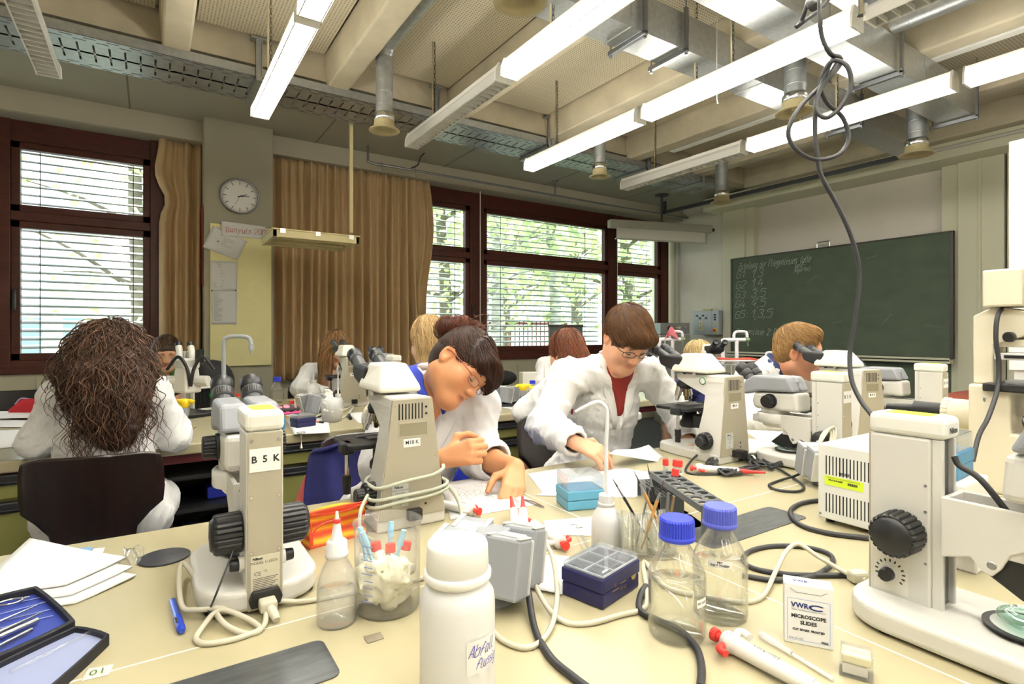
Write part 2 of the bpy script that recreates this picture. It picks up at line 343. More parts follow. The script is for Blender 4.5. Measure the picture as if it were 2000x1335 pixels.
def person(lab, J, skin='#d9a684', sex='f', h=.0042, hp=None, simple=False, cat='person', lips='#b9695c', nude=False):
    """J: hc head centre between the ears, f/u face axes, nb neck base, sl sr shoulders, el er elbows, wl wr wrists, pv pelvis, kl kr knees, al ar ankles; hands hl hr = (d, n, thumb, curl ...)"""
    root = thing('person', lab, cat, (J['pv'][0], J['pv'][1], 0)); F = Field(); f = nrm(J['f']); u = nrm(A3(J['u']) - f * (A3(J['u']) @ f)); l = np.cross(u, f); hc = A3(J['hc'])
    s = J.get('hs', 1.0); Rm = np.stack([l, f, u]); H = lambda a, b, c: hc + s * (l * a + f * b + u * c)
    nb = A3(J['nb']); pv = A3(J['pv']); sl, sr = A3(J['sl']), A3(J['sr']); E = lambda c, r, **k: F.ell(c, A3(r) * s, Rm, **k)
    # trunk, neck
    ch = nb * .62 + pv * .38 + A3(J.get('chest', (0, 0, 0))); ab = nb * .3 + pv * .7; sw = nrm(sl - sr); fw = nrm(np.cross(sw, A3((0, 0, 1)))); Rt = np.stack([sw, nrm(np.cross(nrm(nb - pv), sw)), nrm(nb - pv)]); W_ = .95 if sex == 'f' else 1.05
    F.ell(ch, A3((.145 * W_, .098, .16)), Rt, k=.05); F.ell(ab, A3((.125 * W_, .09, .14)), Rt, k=.05); F.ell(pv, A3((.16, .115, .11)), Rt, k=.05)
    F.cap(sl, sr, .052, .052, .06); F.cap(nb * .5 + (sl + sr) * .25, H(0, -.022, -.05), .052 if sex == 'f' else .058, .050 if sex == 'f' else .056, .035)
    for sd, (sh, elb, wri, kn, an) in enumerate(((sl, J['el'], J['wl'], J['kl'], J['al']), (sr, J['er'], J['wr'], J['kr'], J['ar']))):
        F.cap(sh, elb, .048, .037, .03); F.cap(elb, A3(elb) * .55 + A3(wri) * .45, .038, .034, .02); F.cap(A3(elb) * .6 + A3(wri) * .4, wri, .035, .0245, .02)
        hip = pv + sw * (.085 if sd == 0 else -.085); F.chain([hip, kn], [.085, .055], .03); F.chain([kn, A3(kn) * .6 + A3(an) * .4, an], [.052, .05, .036], .02)
        fd = nrm(A3(an) * (1, 1, 0) - A3(kn) * (1, 1, 0) + fw * .2 + 1e-6); fd = fw; F.cap(A3(an) - (0, 0, .03), A3(an) + A3(fd) * .13 - A3((0, 0, .055)), .036, .028, .02)
    for key, w in (('hl', 'wl'), ('hr', 'wr')):
        if key in J:
            q = J[key]; hand(F, J[w], q['d'], q['n'], q['t'], q.get('c', .4), 1, q.get('s', 1), fingercurls=q.get('fc'), thumb=q.get('th', .6), spread=q.get('sp', .1))
    # head
    E(H(0, -.008, .035), (.075, .094, .088), k=.02); E(H(0, .028, -.024), (.061, .070, .088), k=.03)
    F.cap(H(-.046, .0, -.055), H(-.014, .064, -.094), .017 * s, .018 * s, .05).cap(H(.046, .0, -.055), H(.014, .064, -.094), .017 * s, .018 * s, .05); F.ell(H(0, .074, -.099), A3((.021, .016, .015)) * s, Rm, k=.032)
    F.cap(H(-.036, .078, .022), H(.036, .078, .022), .014 * s, .014 * s, .018)
    for a in (-1, 1):
        F.ell(H(a * .031, .099, .002), A3((.017, .014, .011)) * s, Rm, k=.014, sub=True); F.ell(H(a * .042, .058, -.03), A3((.023, .024, .026)) * s, Rm, k=.035)
        F.ell(H(a * .031, .079, .001), A3((.0145, .0125, .0125)) * s, Rm, k=.004)
        F.ell(H(a * .0115, .1, -.036), A3((.008, .010, .007)) * s, Rm, k=.006)
        F.ell(H(a * .074, -.012, -.004), A3((.012, .020, .032)) * s, Rm, k=.008); F.ell(H(a * .084, -.006, .0), A3((.007, .011, .018)) * s, Rm, k=.006, sub=True); F.ell(H(a * .075, -.005, -.028), A3((.008, .01, .011)) * s, Rm, k=.006)
    F.cap(H(0, .090, .008), H(0, .108, -.032), .0075 * s, .0105 * s, .014)
    F.cap(H(-.019, .083, -.0605), H(.019, .083, -.0605), .0055 * s, k=.008).cap(H(-.006, .0925, -.0585), H(.006, .0925, -.0585), .0055 * s, k=.008); F.cap(H(-.014, .084, -.0705), H(.014, .084, -.0705), .0065 * s, k=.008)
    F.cap(H(-.02, .096, -.0655), H(.02, .096, -.0655), .0022 * s, k=.004, sub=True)
    V_, Q = F.mesh(h if not simple else .0065)
    L = (V_ - hc) @ Rm.T / s; col = np.tile(A3(lin(skin)), (len(V_), 1)); lc = A3(lin(lips))
    def blot(c, r, amt, tgt):
        w = np.clip(1 - np.linalg.norm((L - A3(c)) / A3(r), axis=1) ** 2, 0, 1)[:, None] * amt; col[:] = col * (1 - w) + tgt * w
    red = A3(lin(skin)) * A3((1.0, .72, .66, 1)); blot((0, .095, -.0655), (.028, .025, .0125), .85, lc)
    for a in (-1, 1): blot((a * .045, .07, -.03), (.03, .04, .025), .35, red); blot((a * .078, -.01, -.005), (.02, .03, .035), .4, red)
    blot((0, .11, -.03), (.016, .03, .02), .35, red)
    body = np_ob('body', V_, Q, SKIN, root, col)
    # eyes with lids lowered, brows
    hcol = hp or '#3a2a1e'; br = MB()
    for a in (-1, 1): br.tube([H(a * .014, .0935, .021), H(a * .028, .0945, .0265), H(a * .044, .083, .022)], lambda t: .0028 * (1 - .5 * t), 6, 4)
    if not J.get('hide_face'):
        ob('eyebrow', br, mat('brow_' + hcol[1:], hcol, .8), root)
        ls = MB()
        for a in (-1, 1): ls.tube([H(a * .018, .0875, -.004), H(a * .031, .0925, -.0075), H(a * .044, .0855, -.004)], .0016, 5, 4)
        ob('eyelashes', ls, mat('lash', '#1d1512', .8), root)
    J['H'] = H; J['R'] = Rm; J['ls'] = s; return root, F
def cloth_disp(amp=.004, sc=1.0, seed=0):
    r = np.random.default_rng(seed); K = [(r.normal(size=3) * sc * q, r.uniform(0, 6.28), a) for q, a in ((9, .7), (16, .8), (26, .7), (40, .5), (60, .35), (21, .8))]
    def f(P):
        W = P + .035 * np.sin(P[:, [1, 2, 0]] * 11 + seed) + .012 * np.sin(P[:, [2, 0, 1]] * 31 + seed); o = np.zeros(len(P))
        for k, ph, a in K: q = np.abs(np.sin(W @ k + ph)); o += a * (np.minimum(q, .75) - .78)
        return o * amp * 1.25
    return f
def coat(root, J, m=COAT, off=.016, cuff=.16, vdepth=.30, vwidth=.075, hem=-.30, amp=.0045, seed=1, name='lab_coat', short=0, h=.006, sleeve=1.0, open_back=False):
    """lab coat: shell over trunk, thighs and arms, open in a V at the chest"""
    F = Field(); nb = A3(J['nb']); pv = A3(J['pv']); sl, sr = A3(J['sl']), A3(J['sr']); sw = nrm(sl - sr); up = nrm(nb - pv); Rt = np.stack([sw, np.cross(up, sw), up]); W_ = J.get('cw', 1.0)
    fwd = np.cross(sw, up); ch = nb * .62 + pv * .38 + A3(J.get('chest', (0, 0, 0))); ab = nb * .3 + pv * .7
    F.ell(ch, A3((.142 * W_, .098, .165)) + off, Rt, k=.05); F.ell(ab, A3((.135 * W_, .10, .15)) + off, Rt, k=.05); F.ell(pv, A3((.17, .13, .12)) + off, Rt, k=.05); F.cap(sl * .96 + sr * .04, sr * .96 + sl * .04, .050 + off * .5, k=.035); F.cap(nb - up * .03, (sl + sr) * .5, .058 + off * .3, .06 + off * .4, k=.04)
    for q in (sl, sr): F.cap(nb - up * .02, q, .05 + off * .4, .048 + off * .4, k=.03)
    for sd, (sh, elb, wri, kn) in enumerate(((sl, A3(J['el']), A3(J['wl']), A3(J['kl'])), (sr, A3(J['er']), A3(J['wr']), A3(J['kr'])))):
        F.cap(sh, elb, .052 + off * .6, .048 + off * .6, .03)
        if not short: e = wri * cuff * 0 + elb + (wri - elb) * sleeve; F.cap(elb, elb * .5 + e * .5, .052 + off * .6, .047 + off * .5, .03); F.cap(elb * .5 + e * .5, e, .047 + off * .5, .040 + off * .4, .02)
        else: F.cap(elb, elb + (wri - elb) * short, .052 + off * .6, .056 + off * .6, .03)
        hip = pv + sw * (.09 if sd == 0 else -.09); F.cap(hip, hip * .35 + kn * .65, .10 + off, .085 + off, .05)
    # V opening at the chest and the neck hole, sleeve ends opened
    top = nb + up * .03 + fwd * .06
    vb = nb - up * vdepth + fwd * .17; n = 26
    for i in range(n):
        t = i / (n - 1); c = (nb + up * .05) * (1 - t) + vb * t; w = vwidth * (1 - t) + .004 * t
        F.ell(c + fwd * (.16 * (1 - t) * .35 + .10 * t), A3((w, .10 - .05 * t, .035)), Rt, k=.012, sub=True)
    F.ell(nb + up * .05, A3((.062, .066, .07)), Rt, k=.015, sub=True)
    for wri, elb in ((A3(J['wl']), A3(J['el'])), (A3(J['wr']), A3(J['er']))):
        d = nrm(wri - elb); e = elb + (wri - elb) * (sleeve if not short else short); r = .034 + off * .4 if not short else .046 + off * .5; F.cap(e - d * .012, e + d * .1, r, r, .006, sub=True)
    V_, Q = F.mesh(h, cloth_disp(amp, 1, seed)); o = np_ob(name, V_, Q, m, root); J['coatF'] = F; J['ax'] = (sw, fwd, up); return o
def collar(root, J, m, w=.055, depth=.22, vw=.07, name='collar', lift=.012, lapel=True):
    """turned-down collar and lapels: a folded strip round the neck opening"""
    sw, fwd, up = J['ax']; nb = A3(J['nb']); F = J['coatF']; pts = []
    for a in np.linspace(-1, 1, 25):
        s_ = abs(a); sg = 1 if a > 0 else -1
        if s_ < .4: an = s_ / .4 * 1.75; p = nb + sw * sg * math.sin(an) * .068 - fwd * math.cos(an) * .072 + up * (.045 - .01 * s_)
        else: t = (s_ - .4) / .6; p = nb + sw * sg * (.068 * (1 - t) + .012 * t) + fwd * (.02 + .105 * t) - up * (-.04 + t * (depth + .03))
        pts.append(p)
    P = np.array(pts); Wd = np.array([(w * (1 if abs(a) < .5 else (1 + .35 * math.sin((abs(a) - .5) * 2 * math.pi * .9)) * (1.05 - abs(a) * .95) + .1)) for a in np.linspace(-1, 1, 25)])
    C = nb; rows = []
    for v in np.linspace(0, 1, 7):
        out = []
        for i, p in enumerate(P):
            a = -1 + 2 * i / 24; rad = nrm((p - nb) - up * ((p - nb) @ up)); sgn = 1 if a > 0 else -1
            dr = nrm(rad * .8 - up * .75) if abs(a) < .45 else nrm(sw * sgn * .95 - up * .25 + fwd * .0)
            q = p + dr * Wd[i] * v + (up * .012 * math.sin(v * math.pi) if abs(a) < .45 else 0); out.append(q)
        rows.append(out)
    G = np.array(rows).reshape(-1, 3); D = F.dist(G); e = 1e-3; N = np.stack([(F.dist(G + A3(d) * e) - D) / e for d in ((1, 0, 0), (0, 1, 0), (0, 0, 1))], 1); N /= np.linalg.norm(N, axis=1)[:, None] + 1e-9
    vv = np.repeat(np.linspace(0, 1, 7), 25); tgt = lift * (1 - .35 * vv) ; mv = np.where((vv > .05) | (D < tgt), tgt - D, 0); mv = np.clip(mv, -.05, .05); G = G + N * mv[:, None]
    mb = MB(); mb.grid(lambda u_, v_: G[int(round(u_ * 6)) * 25 + int(round(v_ * 24))], 6, 24, thick=.003); return ob(name, mb, m, root)
def strands(root, name, m, starts, flow, F, n=14, step=.012, r=.0012, lift=(.001, .006), jitter=.25, curl=0, taper=True, seed=0, follow=1.0, grav=None, nsides=3):
    """hair: thin tapered strands traced along a flow over the head's own surface"""
    g = np.random.default_rng(seed); P = A3(starts).copy(); N = len(P); path = [P.copy()]; off = g.uniform(lift[0], lift[1], N); jd = g.normal(size=(N, 3)) * jitter; ph = g.uniform(0, 6.28, (N, 2)); stp = np.broadcast_to(step, (N,)) * g.uniform(.75, 1.15, N); alive = np.full(N, follow)
    def grad(P):
        D = F.dist(P); e = 1.5e-3; G = np.stack([(F.dist(P + A3(d) * e) - D) / e for d in ((1, 0, 0), (0, 1, 0), (0, 0, 1))], 1); return D, G / (np.linalg.norm(G, axis=1)[:, None] + 1e-9)
    D, G = grad(P); P = P + G * np.clip(off - D, -.03, .05)[:, None]; path = [P.copy()]
    for i in range(n):
        d = flow(P, i / n) + jd * .35
        D, G = grad(P)
        near = (D < .02)[:, None]; d = np.where(near, d - G * (d * G).sum(1)[:, None] * follow, d); d /= np.linalg.norm(d, axis=1)[:, None] + 1e-9
        if curl: a = ph[:, 0] + i * curl; d = d + .9 * (np.cos(a)[:, None] * np.stack([np.cos(ph[:, 1]), np.sin(ph[:, 1]), 0 * a], 1)) + .5 * np.sin(a)[:, None] * np.array([0, 0, 1.]); d /= np.linalg.norm(d, axis=1)[:, None]
        P = P + d * stp[:, None]; D, G = grad(P); pen = np.where(D < off, off - D, np.where(D < .02, (off - D) * follow * .6, 0)); P = P + G * np.clip(pen, -.02, .03)[:, None]; path.append(P.copy())
    T = np.array(path); k = len(T); tan = np.gradient(T, axis=0); tan /= np.linalg.norm(tan, axis=2)[:, :, None] + 1e-9; ref = g.normal(size=(N, 3)); X = np.cross(tan, ref[None]); X /= np.linalg.norm(X, axis=2)[:, :, None] + 1e-9; Y = np.cross(tan, X)
    rad = r * (np.linspace(1, .25, k) if taper else np.ones(k)); V_ = np.stack([T + (X * math.cos(2 * math.pi * j / nsides) + Y * math.sin(2 * math.pi * j / nsides)) * rad[:, None, None] for j in range(nsides)], 2)   # k,N,ns,3
    I = np.arange(k * N * nsides).reshape(k, N, nsides); Q = np.stack([I[:-1], np.roll(I, -1, 2)[:-1], np.roll(I, -1, 2)[1:], I[1:]], -1).reshape(-1, 4)
    return np_ob(name, V_.reshape(-1, 3), Q, m, root)
def scalp(J, n, seed, reg):
    """random points on the skull, kept where reg(local xyz) holds; local = (left, forward, up)"""
    g = np.random.default_rng(seed); d = g.normal(size=(n * 6, 3)); d /= np.linalg.norm(d, axis=1)[:, None]; L = d * (.078, .098, .09) + (0, -.008, .035); L = L[reg(L)][:n]; return A3(J['H'](0, 0, 0)) + J['ls'] * (L @ J['R'])
def locl(J, P): return (P - J['H'](0, 0, 0)) @ J['R'] / J['ls']
def glob(J, D): return D @ J['R']

def shirt(root, J, m, off=.006, name='t_shirt', neck=.058):
    F = Field(); nb = A3(J['nb']); pv = A3(J['pv']); sl, sr = A3(J['sl']), A3(J['sr']); sw = nrm(sl - sr); up = nrm(nb - pv); Rt = np.stack([sw, np.cross(up, sw), up]); ch = nb * .62 + pv * .38 + A3(J.get('chest', (0, 0, 0))); ab = nb * .3 + pv * .7
    F.ell(ch, A3((.145 * 1.05, .098, .16)) + off, Rt, k=.05); F.ell(ab, A3((.12, .085, .145)) + off, Rt, k=.05); F.cap(nb - up * .03 + sw * .05, nb - up * .03 - sw * .05, .050 + off, k=.05); F.cap(nb - up * .08, nb + up * .012, .068, .064, k=.04); F.ell(nb + up * .07, A3((.075, .08, .05)), Rt, k=.01, sub=True)
    V_, Q = F.mesh(.0065, cloth_disp(.002, 1, 5)); return np_ob(name, V_, Q, m, root)
# ================================================================ materials
WHITE = mat('white_plastic', '#dcdad4', .4, bump=.02); OFFW = mat('off_white', '#e6e3d6', .45); CREAM = mat('cream_plastic', '#e6dfca', .42)
MBACK = mat('microscope_beige', '#aaa390', .5); MGREY = mat('microscope_grey', '#92959a', .4); MWHITE = mat('microscope_white', '#d0cec7', .35)
BLACK = mat('black_plastic', '#1c1c1d', .4); RUBBER = mat('black_rubber', '#242426', .55); DGREY = mat('dark_grey_metal', '#46484a', .45)
CHROME = mat('chrome', '#d6d6d4', .18, 1); STEEL = mat('steel', '#9a9c9e', .35, 1); ZINC = mat('galvanised', '#aeb1b0', .38, .75, noise=.12, nscale=30, bump=.03, bscale=60)
ZINC2 = mat('galvanised_duct', '#b9bbb8', .36, .8, noise=.1, nscale=45)
PAPER = mat('paper', '#dcdcdb', .8); INK = mat('ink', '#2a2a2c', .8); BLUEINK = mat('blue_ink', '#3a3fa0', .7); REDINK = mat('red_ink', '#d06a63', .8); FAINT = mat('faint_print', '#a9a9a6', .9)
YELLOWL = mat('yellow_label', '#d8ee3c', .5); WLABEL = mat('white_label', '#efefec', .5)
REDP = mat('red_plastic', '#d93a33', .4); BLUEP = mat('blue_cap', '#2f3fc0', .4); BLUEP2 = mat('blue_cap_pale', '#5660c0', .45); YELP = mat('yellow_plastic', '#f0cf1c', .4); GREENP = mat('green_plastic', '#2f8f3f', .45)
CLEAR = glassy('clear_plastic', '#ffffff', .05); GLASS = glassy('glass', '#ffffff', .015, 1.5); WATER = glassy('water', '#fdfefc', .008, 1.33)
MILKY = glassy('milky_plastic', '#ffffff', .7); FROST = glassy('frosted_plastic', '#ffffff', .4)
CABLEG = mat('grey_cable', '#c1bca8', .5); CABLEB = mat('black_cable', '#2a2a2c', .5); CABLEG2 = mat('green_grey_cable', '#b3b6a6', .5)
WOOD = mat('dark_red_brown_wood', '#4a1f14', .42, noise=.25, nscale=6, stretch=(2, 2, 14), bump=.02)
BENCH = mat('bench_laminate', '#aea585', .25, noise=.03, nscale=3, bump=.008, bscale=90); SEAM = mat('bench_seam', '#e2dccb', .5)
BENCHEDGE = mat('bench_edge', '#bdb08a', .4); DKRED = mat('dark_red_steel', '#571a1a', .5); OLIVE = mat('olive_front', '#8b8a4d', .5); HANDLE = mat('black_handle', '#26272b', .35)
WALLC = mat('wall_paint', '#e4dccf', .85, noise=.02, nscale=5); GREYW = mat('grey_green_paint', '#aba692', .8, noise=.03, nscale=4); SILL = mat('parapet_paint', '#c9c4ac', .7)
SOFF = mat('soffit_panel', '#a8a596', .8, noise=.02, nscale=4); CORN = mat('cornice_paint', '#b8b29e', .75)
CONC = mat('concrete', '#c4b99e', .85, noise=.12, nscale=5, bump=.06, bscale=25)
FLOORM = mat('floor_linoleum', '#5f6470', .4, noise=.08, nscale=20)
def perf_mat():
    m = mat('perforated_panel', '#cfc09a', .8); nt = m.node_tree; b = nt.nodes['Principled BSDF']
    tc = nt.nodes.new('ShaderNodeTexCoord'); v = nt.nodes.new('ShaderNodeVectorMath'); v.operation = 'SCALE'; v.inputs['Scale'].default_value = 52
    nt.links.new(tc.outputs['Object'], v.inputs[0]); f = nt.nodes.new('ShaderNodeVectorMath'); f.operation = 'FRACTION'; nt.links.new(v.outputs[0], f.inputs[0])
    sb = nt.nodes.new('ShaderNodeVectorMath'); sb.operation = 'SUBTRACT'; sb.inputs[1].default_value = (.5, .5, 0); nt.links.new(f.outputs[0], sb.inputs[0])
    mu = nt.nodes.new('ShaderNodeVectorMath'); mu.operation = 'MULTIPLY'; mu.inputs[1].default_value = (1, 1, 0); nt.links.new(sb.outputs[0], mu.inputs[0])
    ln = nt.nodes.new('ShaderNodeVectorMath'); ln.operation = 'LENGTH'; nt.links.new(mu.outputs[0], ln.inputs[0])
    c = nt.nodes.new('ShaderNodeMath'); c.operation = 'LESS_THAN'; c.inputs[1].default_value = .22; nt.links.new(ln.outputs['Value'], c.inputs[0])
    mx = nt.nodes.new('ShaderNodeMix'); mx.data_type = 'RGBA'; mx.inputs['A'].default_value = lin('#d0c5a9'); mx.inputs['B'].default_value = lin('#797060')
    nt.links.new(c.outputs[0], mx.inputs['Factor']); nt.links.new(mx.outputs['Result'], b.inputs['Base Color']); return m
PERF = perf_mat()
# ================================================================ room shell
XL, XR, YB, YC, YW = -2.6, 6.55, -3.2, 5.4, 5.62
CEIL = 3.19; SOF = 3.03
struct('floor', MB().b2((XL, YB, -.1), (XR, 6.0, 0)), FLOORM)
# ceiling: concrete slab with perforated panels between ribs
ce = struct('ceiling', MB().b2((XL, YB, CEIL + .06), (XR, 4.05, CEIL + .2)).b2((XL, 4.05, SOF), (XR, 4.2, CEIL + .2)), CONC)
RIBS = [x for x in (-1.87, -.87, .13, 1.13, 2.11, 3.1, 4.12, 5.14, 6.1)]
for x in RIBS: ob('ceiling_rib', MB().box((x, .3, 3.1), (.15, 7.5, .23), .012, taper=(1.25, 1)), CONC, ce)
xs = [XL - .08] + RIBS + [XR + .08]
for a, b in zip(xs, xs[1:]):
    if b - a > .5: ob('ceiling_panel', MB().b2((a + .11, YB, CEIL), (b - .11, 3.98, CEIL + .02)), PERF, ce)
so = struct('ceiling_soffit', MB().b2((XL, 4.2, SOF), (XR, YC + .02, SOF + .12)).b2((XL, YC + .02, 2.86), (XR, 6.0, SOF + .12)), SOFF)
for x in (-1.5, -.15, 1.3, 2.65, 4.0, 5.3): ob('panel_joint', MB().b2((x, 4.2, SOF - .002), (x + .012, YC, SOF + .002)), mat('joint', '#7f7c70', .9), so)
struct('trim_1', MB().b2((XL, YC, 2.86), (XR, YC + .05, SOF)), CORN)
# window wall: parapet below the sill, wall behind the curtain, piers
wl = MB().b2((XL, YW - .02, 0), (XR, YW + .2, .93)).b2((.3, YW + .03, .93), (2.3, YW + .2, 2.9))
struct('wall_window_side', wl, SILL)
struct('wall_left', MB().b2((XL - .15, YB, 0), (XL, 6.0, 3.4)), WALLC)
struct('wall_back', MB().b2((XL, YB - .15, 0), (XR, YB, 3.4)), WALLC)
struct('wall_right', MB().b2((XR, YB, 0), (XR + .15, 6.0, 3.4)), WALLC)
struct('column', MB().b2((.37, 5.25, 0), (.905, 5.72, SOF + .02), .006), GREYW)
# end wall: pilasters either side of the board, girder above
PIL = mat('pilaster_paint', '#dad7bd', .7)
struct('trim_2', MB().b2((6.43, 4.32, 0), (XR, 4.64, 2.85), .005).b2((6.46, 4.2, 0), (XR, 4.32, 2.85), .004), PIL)
struct('trim_3', MB().b2((6.43, 1.72, 0), (XR, 2.06, 2.95), .005).b2((6.44, 1.60, 0), (XR, 1.70, 2.95), .004).b2((6.41, 1.88, 0), (6.44, 1.90, 2.95), .004).b2((6.46, 2.06, 0), (XR, 2.2, 2.95), .004), PIL)
struct('trim_4', MB().b2((6.16, YB, 2.84), (XR, 4.75, 3.0), .006), PIL)
# ---------------------------------------------------------------- windows
PANE = glassy('window_glass', '#f4f9f8', .0, 1.3)
SLAT = mat('blind_slat', '#e4eaee', .4); GASK = mat('window_gasket', '#1a1412', .6)
def window(n, x0, x1, cols, zb=.94, zt=2.86, leftcas=True, blind_tilt=25):
    """timber frame with fixed mullions; each light has sash, gasket, pane and an outside slat blind"""
    w = struct(f'window_{n}', MB().b2((x0, YW, zb), (x1, YW + .09, zb + .07), .004).b2((x0, YW, 2.70), (x1, YW + .09, zt), .004), WOOD)
    m = MB()
    edges = sorted({x0, x1, *[c[0] for c in cols], *[c[1] for c in cols]})
    prev = x0
    for c in cols: m.b2((prev, YW - .012, zb), (c[0], YW + .09, zt), .004); prev = c[1]
    m.b2((prev, YW - .012, zb), (x1, YW + .09, zt), .004)
    for c in cols: m.b2((c[0], YW - .006, 2.09), (c[1], YW + .09, 2.16), .004)
    ob('mullion', m, WOOD, w)
    ob('sill', MB().b2((x0, YW - .05, zb - .035), (x1, YW + .05, zb + .012), .006), WOOD, w)
    for a, b in cols:
        for z0, z1 in ((zb + .07, 2.09), (2.16, 2.70)):
            f = MB(); q = .055
            f.b2((a, YW + .008, z0), (a + q, YW + .075, z1), .004).b2((b - q, YW + .008, z0), (b, YW + .075, z1), .004).b2((a, YW + .008, z0), (b, YW + .075, z0 + q), .004).b2((a, YW + .008, z1 - q), (b, YW + .075, z1), .004)
            sh = ob('sash', f, WOOD, w)
            ob('pane', MB().b2((a + q - .004, YW + .035, z0 + q - .004), (b - q + .004, YW + .041, z1 - q + .004)), PANE, sh)
            bl = MB(); zz = z0 + q - .02; t = math.radians(blind_tilt)
            while zz < z1 - q + .03:
                def sl(u, v, zz=zz): y = (v - .5) * .075; return (a + .03 + u * (b - a - .06), YW + .20 + y * math.cos(t), zz + y * math.sin(t) + .012 * (1 - (2 * v - 1) ** 2))
                bl.grid(sl, 1, 4, smooth=True, thick=.0012); zz += .0665
            bo = ob('blind', bl, SLAT, w)
            cd = MB()
            for k in (.17, .86): cd.b2((a + k * (b - a) - .003, YW + .163, z0 + .02), (a + k * (b - a) + .003, YW + .166, z1))
            ob('blind_cord', cd, RUBBER, bo)
    return w
w1 = window(1, -1.9, .37, [(-1.78, -1.05), (-.90, -.005)], blind_tilt=22)
hd = MB(); hd.b2((-.885, YW - .03, 1.42), (-.865, YW + .01, 1.56), .006).box((-.875, YW - .04, 1.46), (.018, .02, .13), .006); ob('handle', hd, BLACK, w1)
w2 = window(2, 2.2, 6.48, [(2.3, 3.10), (3.28, 5.27), (5.40, 6.32)], blind_tilt=14)
hd = MB(); hd.b2((3.12, YW - .03, 1.42), (3.14, YW + .01, 1.56), .006).box((3.13, YW - .04, 1.40), (.018, .02, .12), .006); ob('handle', hd, BLACK, w2)
# dark timber lining beside the curtain
struct('trim_5', MB().b2((-.005, YW - .03, .93), (.37, YW - .012, 2.86), .003), WOOD)
# ================================================================ fluorescent rows
TUBE_ON = mat('tube_lit', '#fffdf8', .5, emit=TUBE_E); TUBE_OFF = mat('tube_unlit', '#efeee9', .4); LAMPW = mat('lamp_enamel', '#eeece2', .35)
SIDE_ON = mat('lamp_diffuser_lit', '#fffcf4', .5, emit=7.0); REFL = mat('lamp_reflector', '#dcdad2', .3); LOUV = mat('lamp_louvre', '#f0eee6', .35)
def make_lamp(on):
    t = thing('fluorescent_lamp', 'lamp', 'ceiling lamp'); L = 1.27
    m = MB().b2((-.03, -L / 2, .055), (.03, L / 2, .1), .004); ob('housing', m, LAMPW, t, local=True)
    m = MB()
    for s in (-1, 1): m.prism([(s * .03, .075), (s * .05, .05), (s * .052, 0), (s * .048, 0), (s * .046, .048), (s * .028, .07)][::s], (0, L / 2 - .012, 0), (1, 0, 0), (0, 0, 1), L - .024)
    ob('reflector', m, SIDE_ON if on else REFL, t, local=True)
    for y in (-L / 2 + .006, L / 2 - .006):
        m = MB(); m.prism([(-.055, -.003), (.055, -.003), (.053, .055), (.034, .102), (-.034, .102), (-.053, .055)], (0, y + .006, 0), (1, 0, 0), (0, 0, 1), .012, .002); ob('end_cap', m, LAMPW, t, local=True)
    m = MB(); n = 24
    for k in range(1, n): y = -L / 2 + k * L / n; m.box((0, y, .008), (.092, .004, .022))
    for s in (-1, 1): m.b2((s * .044, -L / 2, -.002), (s * .05, L / 2, .006), .001)
    ob('louvre', m, LOUV, t, local=True)
    ob('tube', MB().cyl((0, -L / 2 + .02, .036), (0, L / 2 - .02, .036), .013, n=12), TUBE_ON if on else TUBE_OFF, t, local=True)
    return t
def chain_mb(x, y, z0, z1):
    m = MB(); n = int((z1 - z0) / .026); st = (z1 - z0) / n
    for k in range(n):
        zc = z0 + (k + .5) * st; w = (1, 0) if k % 2 else (0, 1)
        m.tube([(x + w[0] * .006 * math.cos(a), y + w[1] * .006 * math.cos(a), zc + .016 * math.sin(a)) for a in [i * math.pi / 4 for i in range(8)]], .0018, 5, 2, closed=True)
    return m
ROWX = [-.455, .575, 1.605, 2.655, 3.765]; LZ = 2.585
spec = [(0, 0, False, 'unlit louvred strip lamp at the far left above the cable tray'), (1, 0, True, 'lit strip lamp ending in front of the column with the clock'), (1, 1, True, 'lit strip lamp continuing the row over the column, nearer the viewer'),
 (2, 0, False, 'unlit louvred strip lamp hanging before the brown curtain'), (2, 1, True, 'lit strip lamp following the unlit one of the curtain row'), (3, 0, True, 'lit strip lamp pointing at the large window'), (3, 1, True, 'lit strip lamp with a white pull cord, second in the window row'),
 (3, 2, False, 'unlit louvred strip lamp at the top beside the spiral duct'), (4, 0, False, 'unlit louvred strip lamp pointing at the projection screen'), (4, 1, True, 'lit strip lamp behind the looped black cable'), (4, 2, True, 'lit strip lamp at the far right, crossing under the second duct')]
protos = {}
for r, k, on_, lab in spec:
    loc = (ROWX[r], 3.80 - .635 - 1.315 * k, LZ)
    if on_ not in protos: l = protos[on_] = make_lamp(on_); l.location = loc; tag(l, lab, 'ceiling lamp', 'fluorescent strip lamps')
    else: l = dup(protos[on_], loc, 0, lab, 'fluorescent strip lamps')
    ys = [loc[1] + .24] if k == 0 else [loc[1]] if k == 1 else []
    for y in ys:
        c = ob('chain', chain_mb(0, y - loc[1], .1, CEIL - LZ), DGREY, l, local=True)
        ob('cord', MB().tube([(-.014, y - loc[1], .1), (-.016, y - loc[1], .3), (-.012, y - loc[1], CEIL - LZ)], .005, 6, 3), mat('cream_cord', '#d8c9a0', .6), l, local=True)
for r in range(5):
    for k in (2, 3, 4):
        if k > 2 or r < 3: dup(protos[True], (ROWX[r], 3.165 - 1.315 * k, LZ), 0, 'lit strip lamp of the rows going on behind the viewer', 'fluorescent strip lamps behind the viewer')
one('lamp_pull', MB().tube([onY(1401, 0, 2.0), onY(1400, 100, 2.0), onY(1400, 185, 2.0), onY(1402, 202, 2.0)], lambda t: .0025 if t < .93 else .005, 6, 4), WHITE, 'white pull cord hanging past the lit lamp', 'cord')
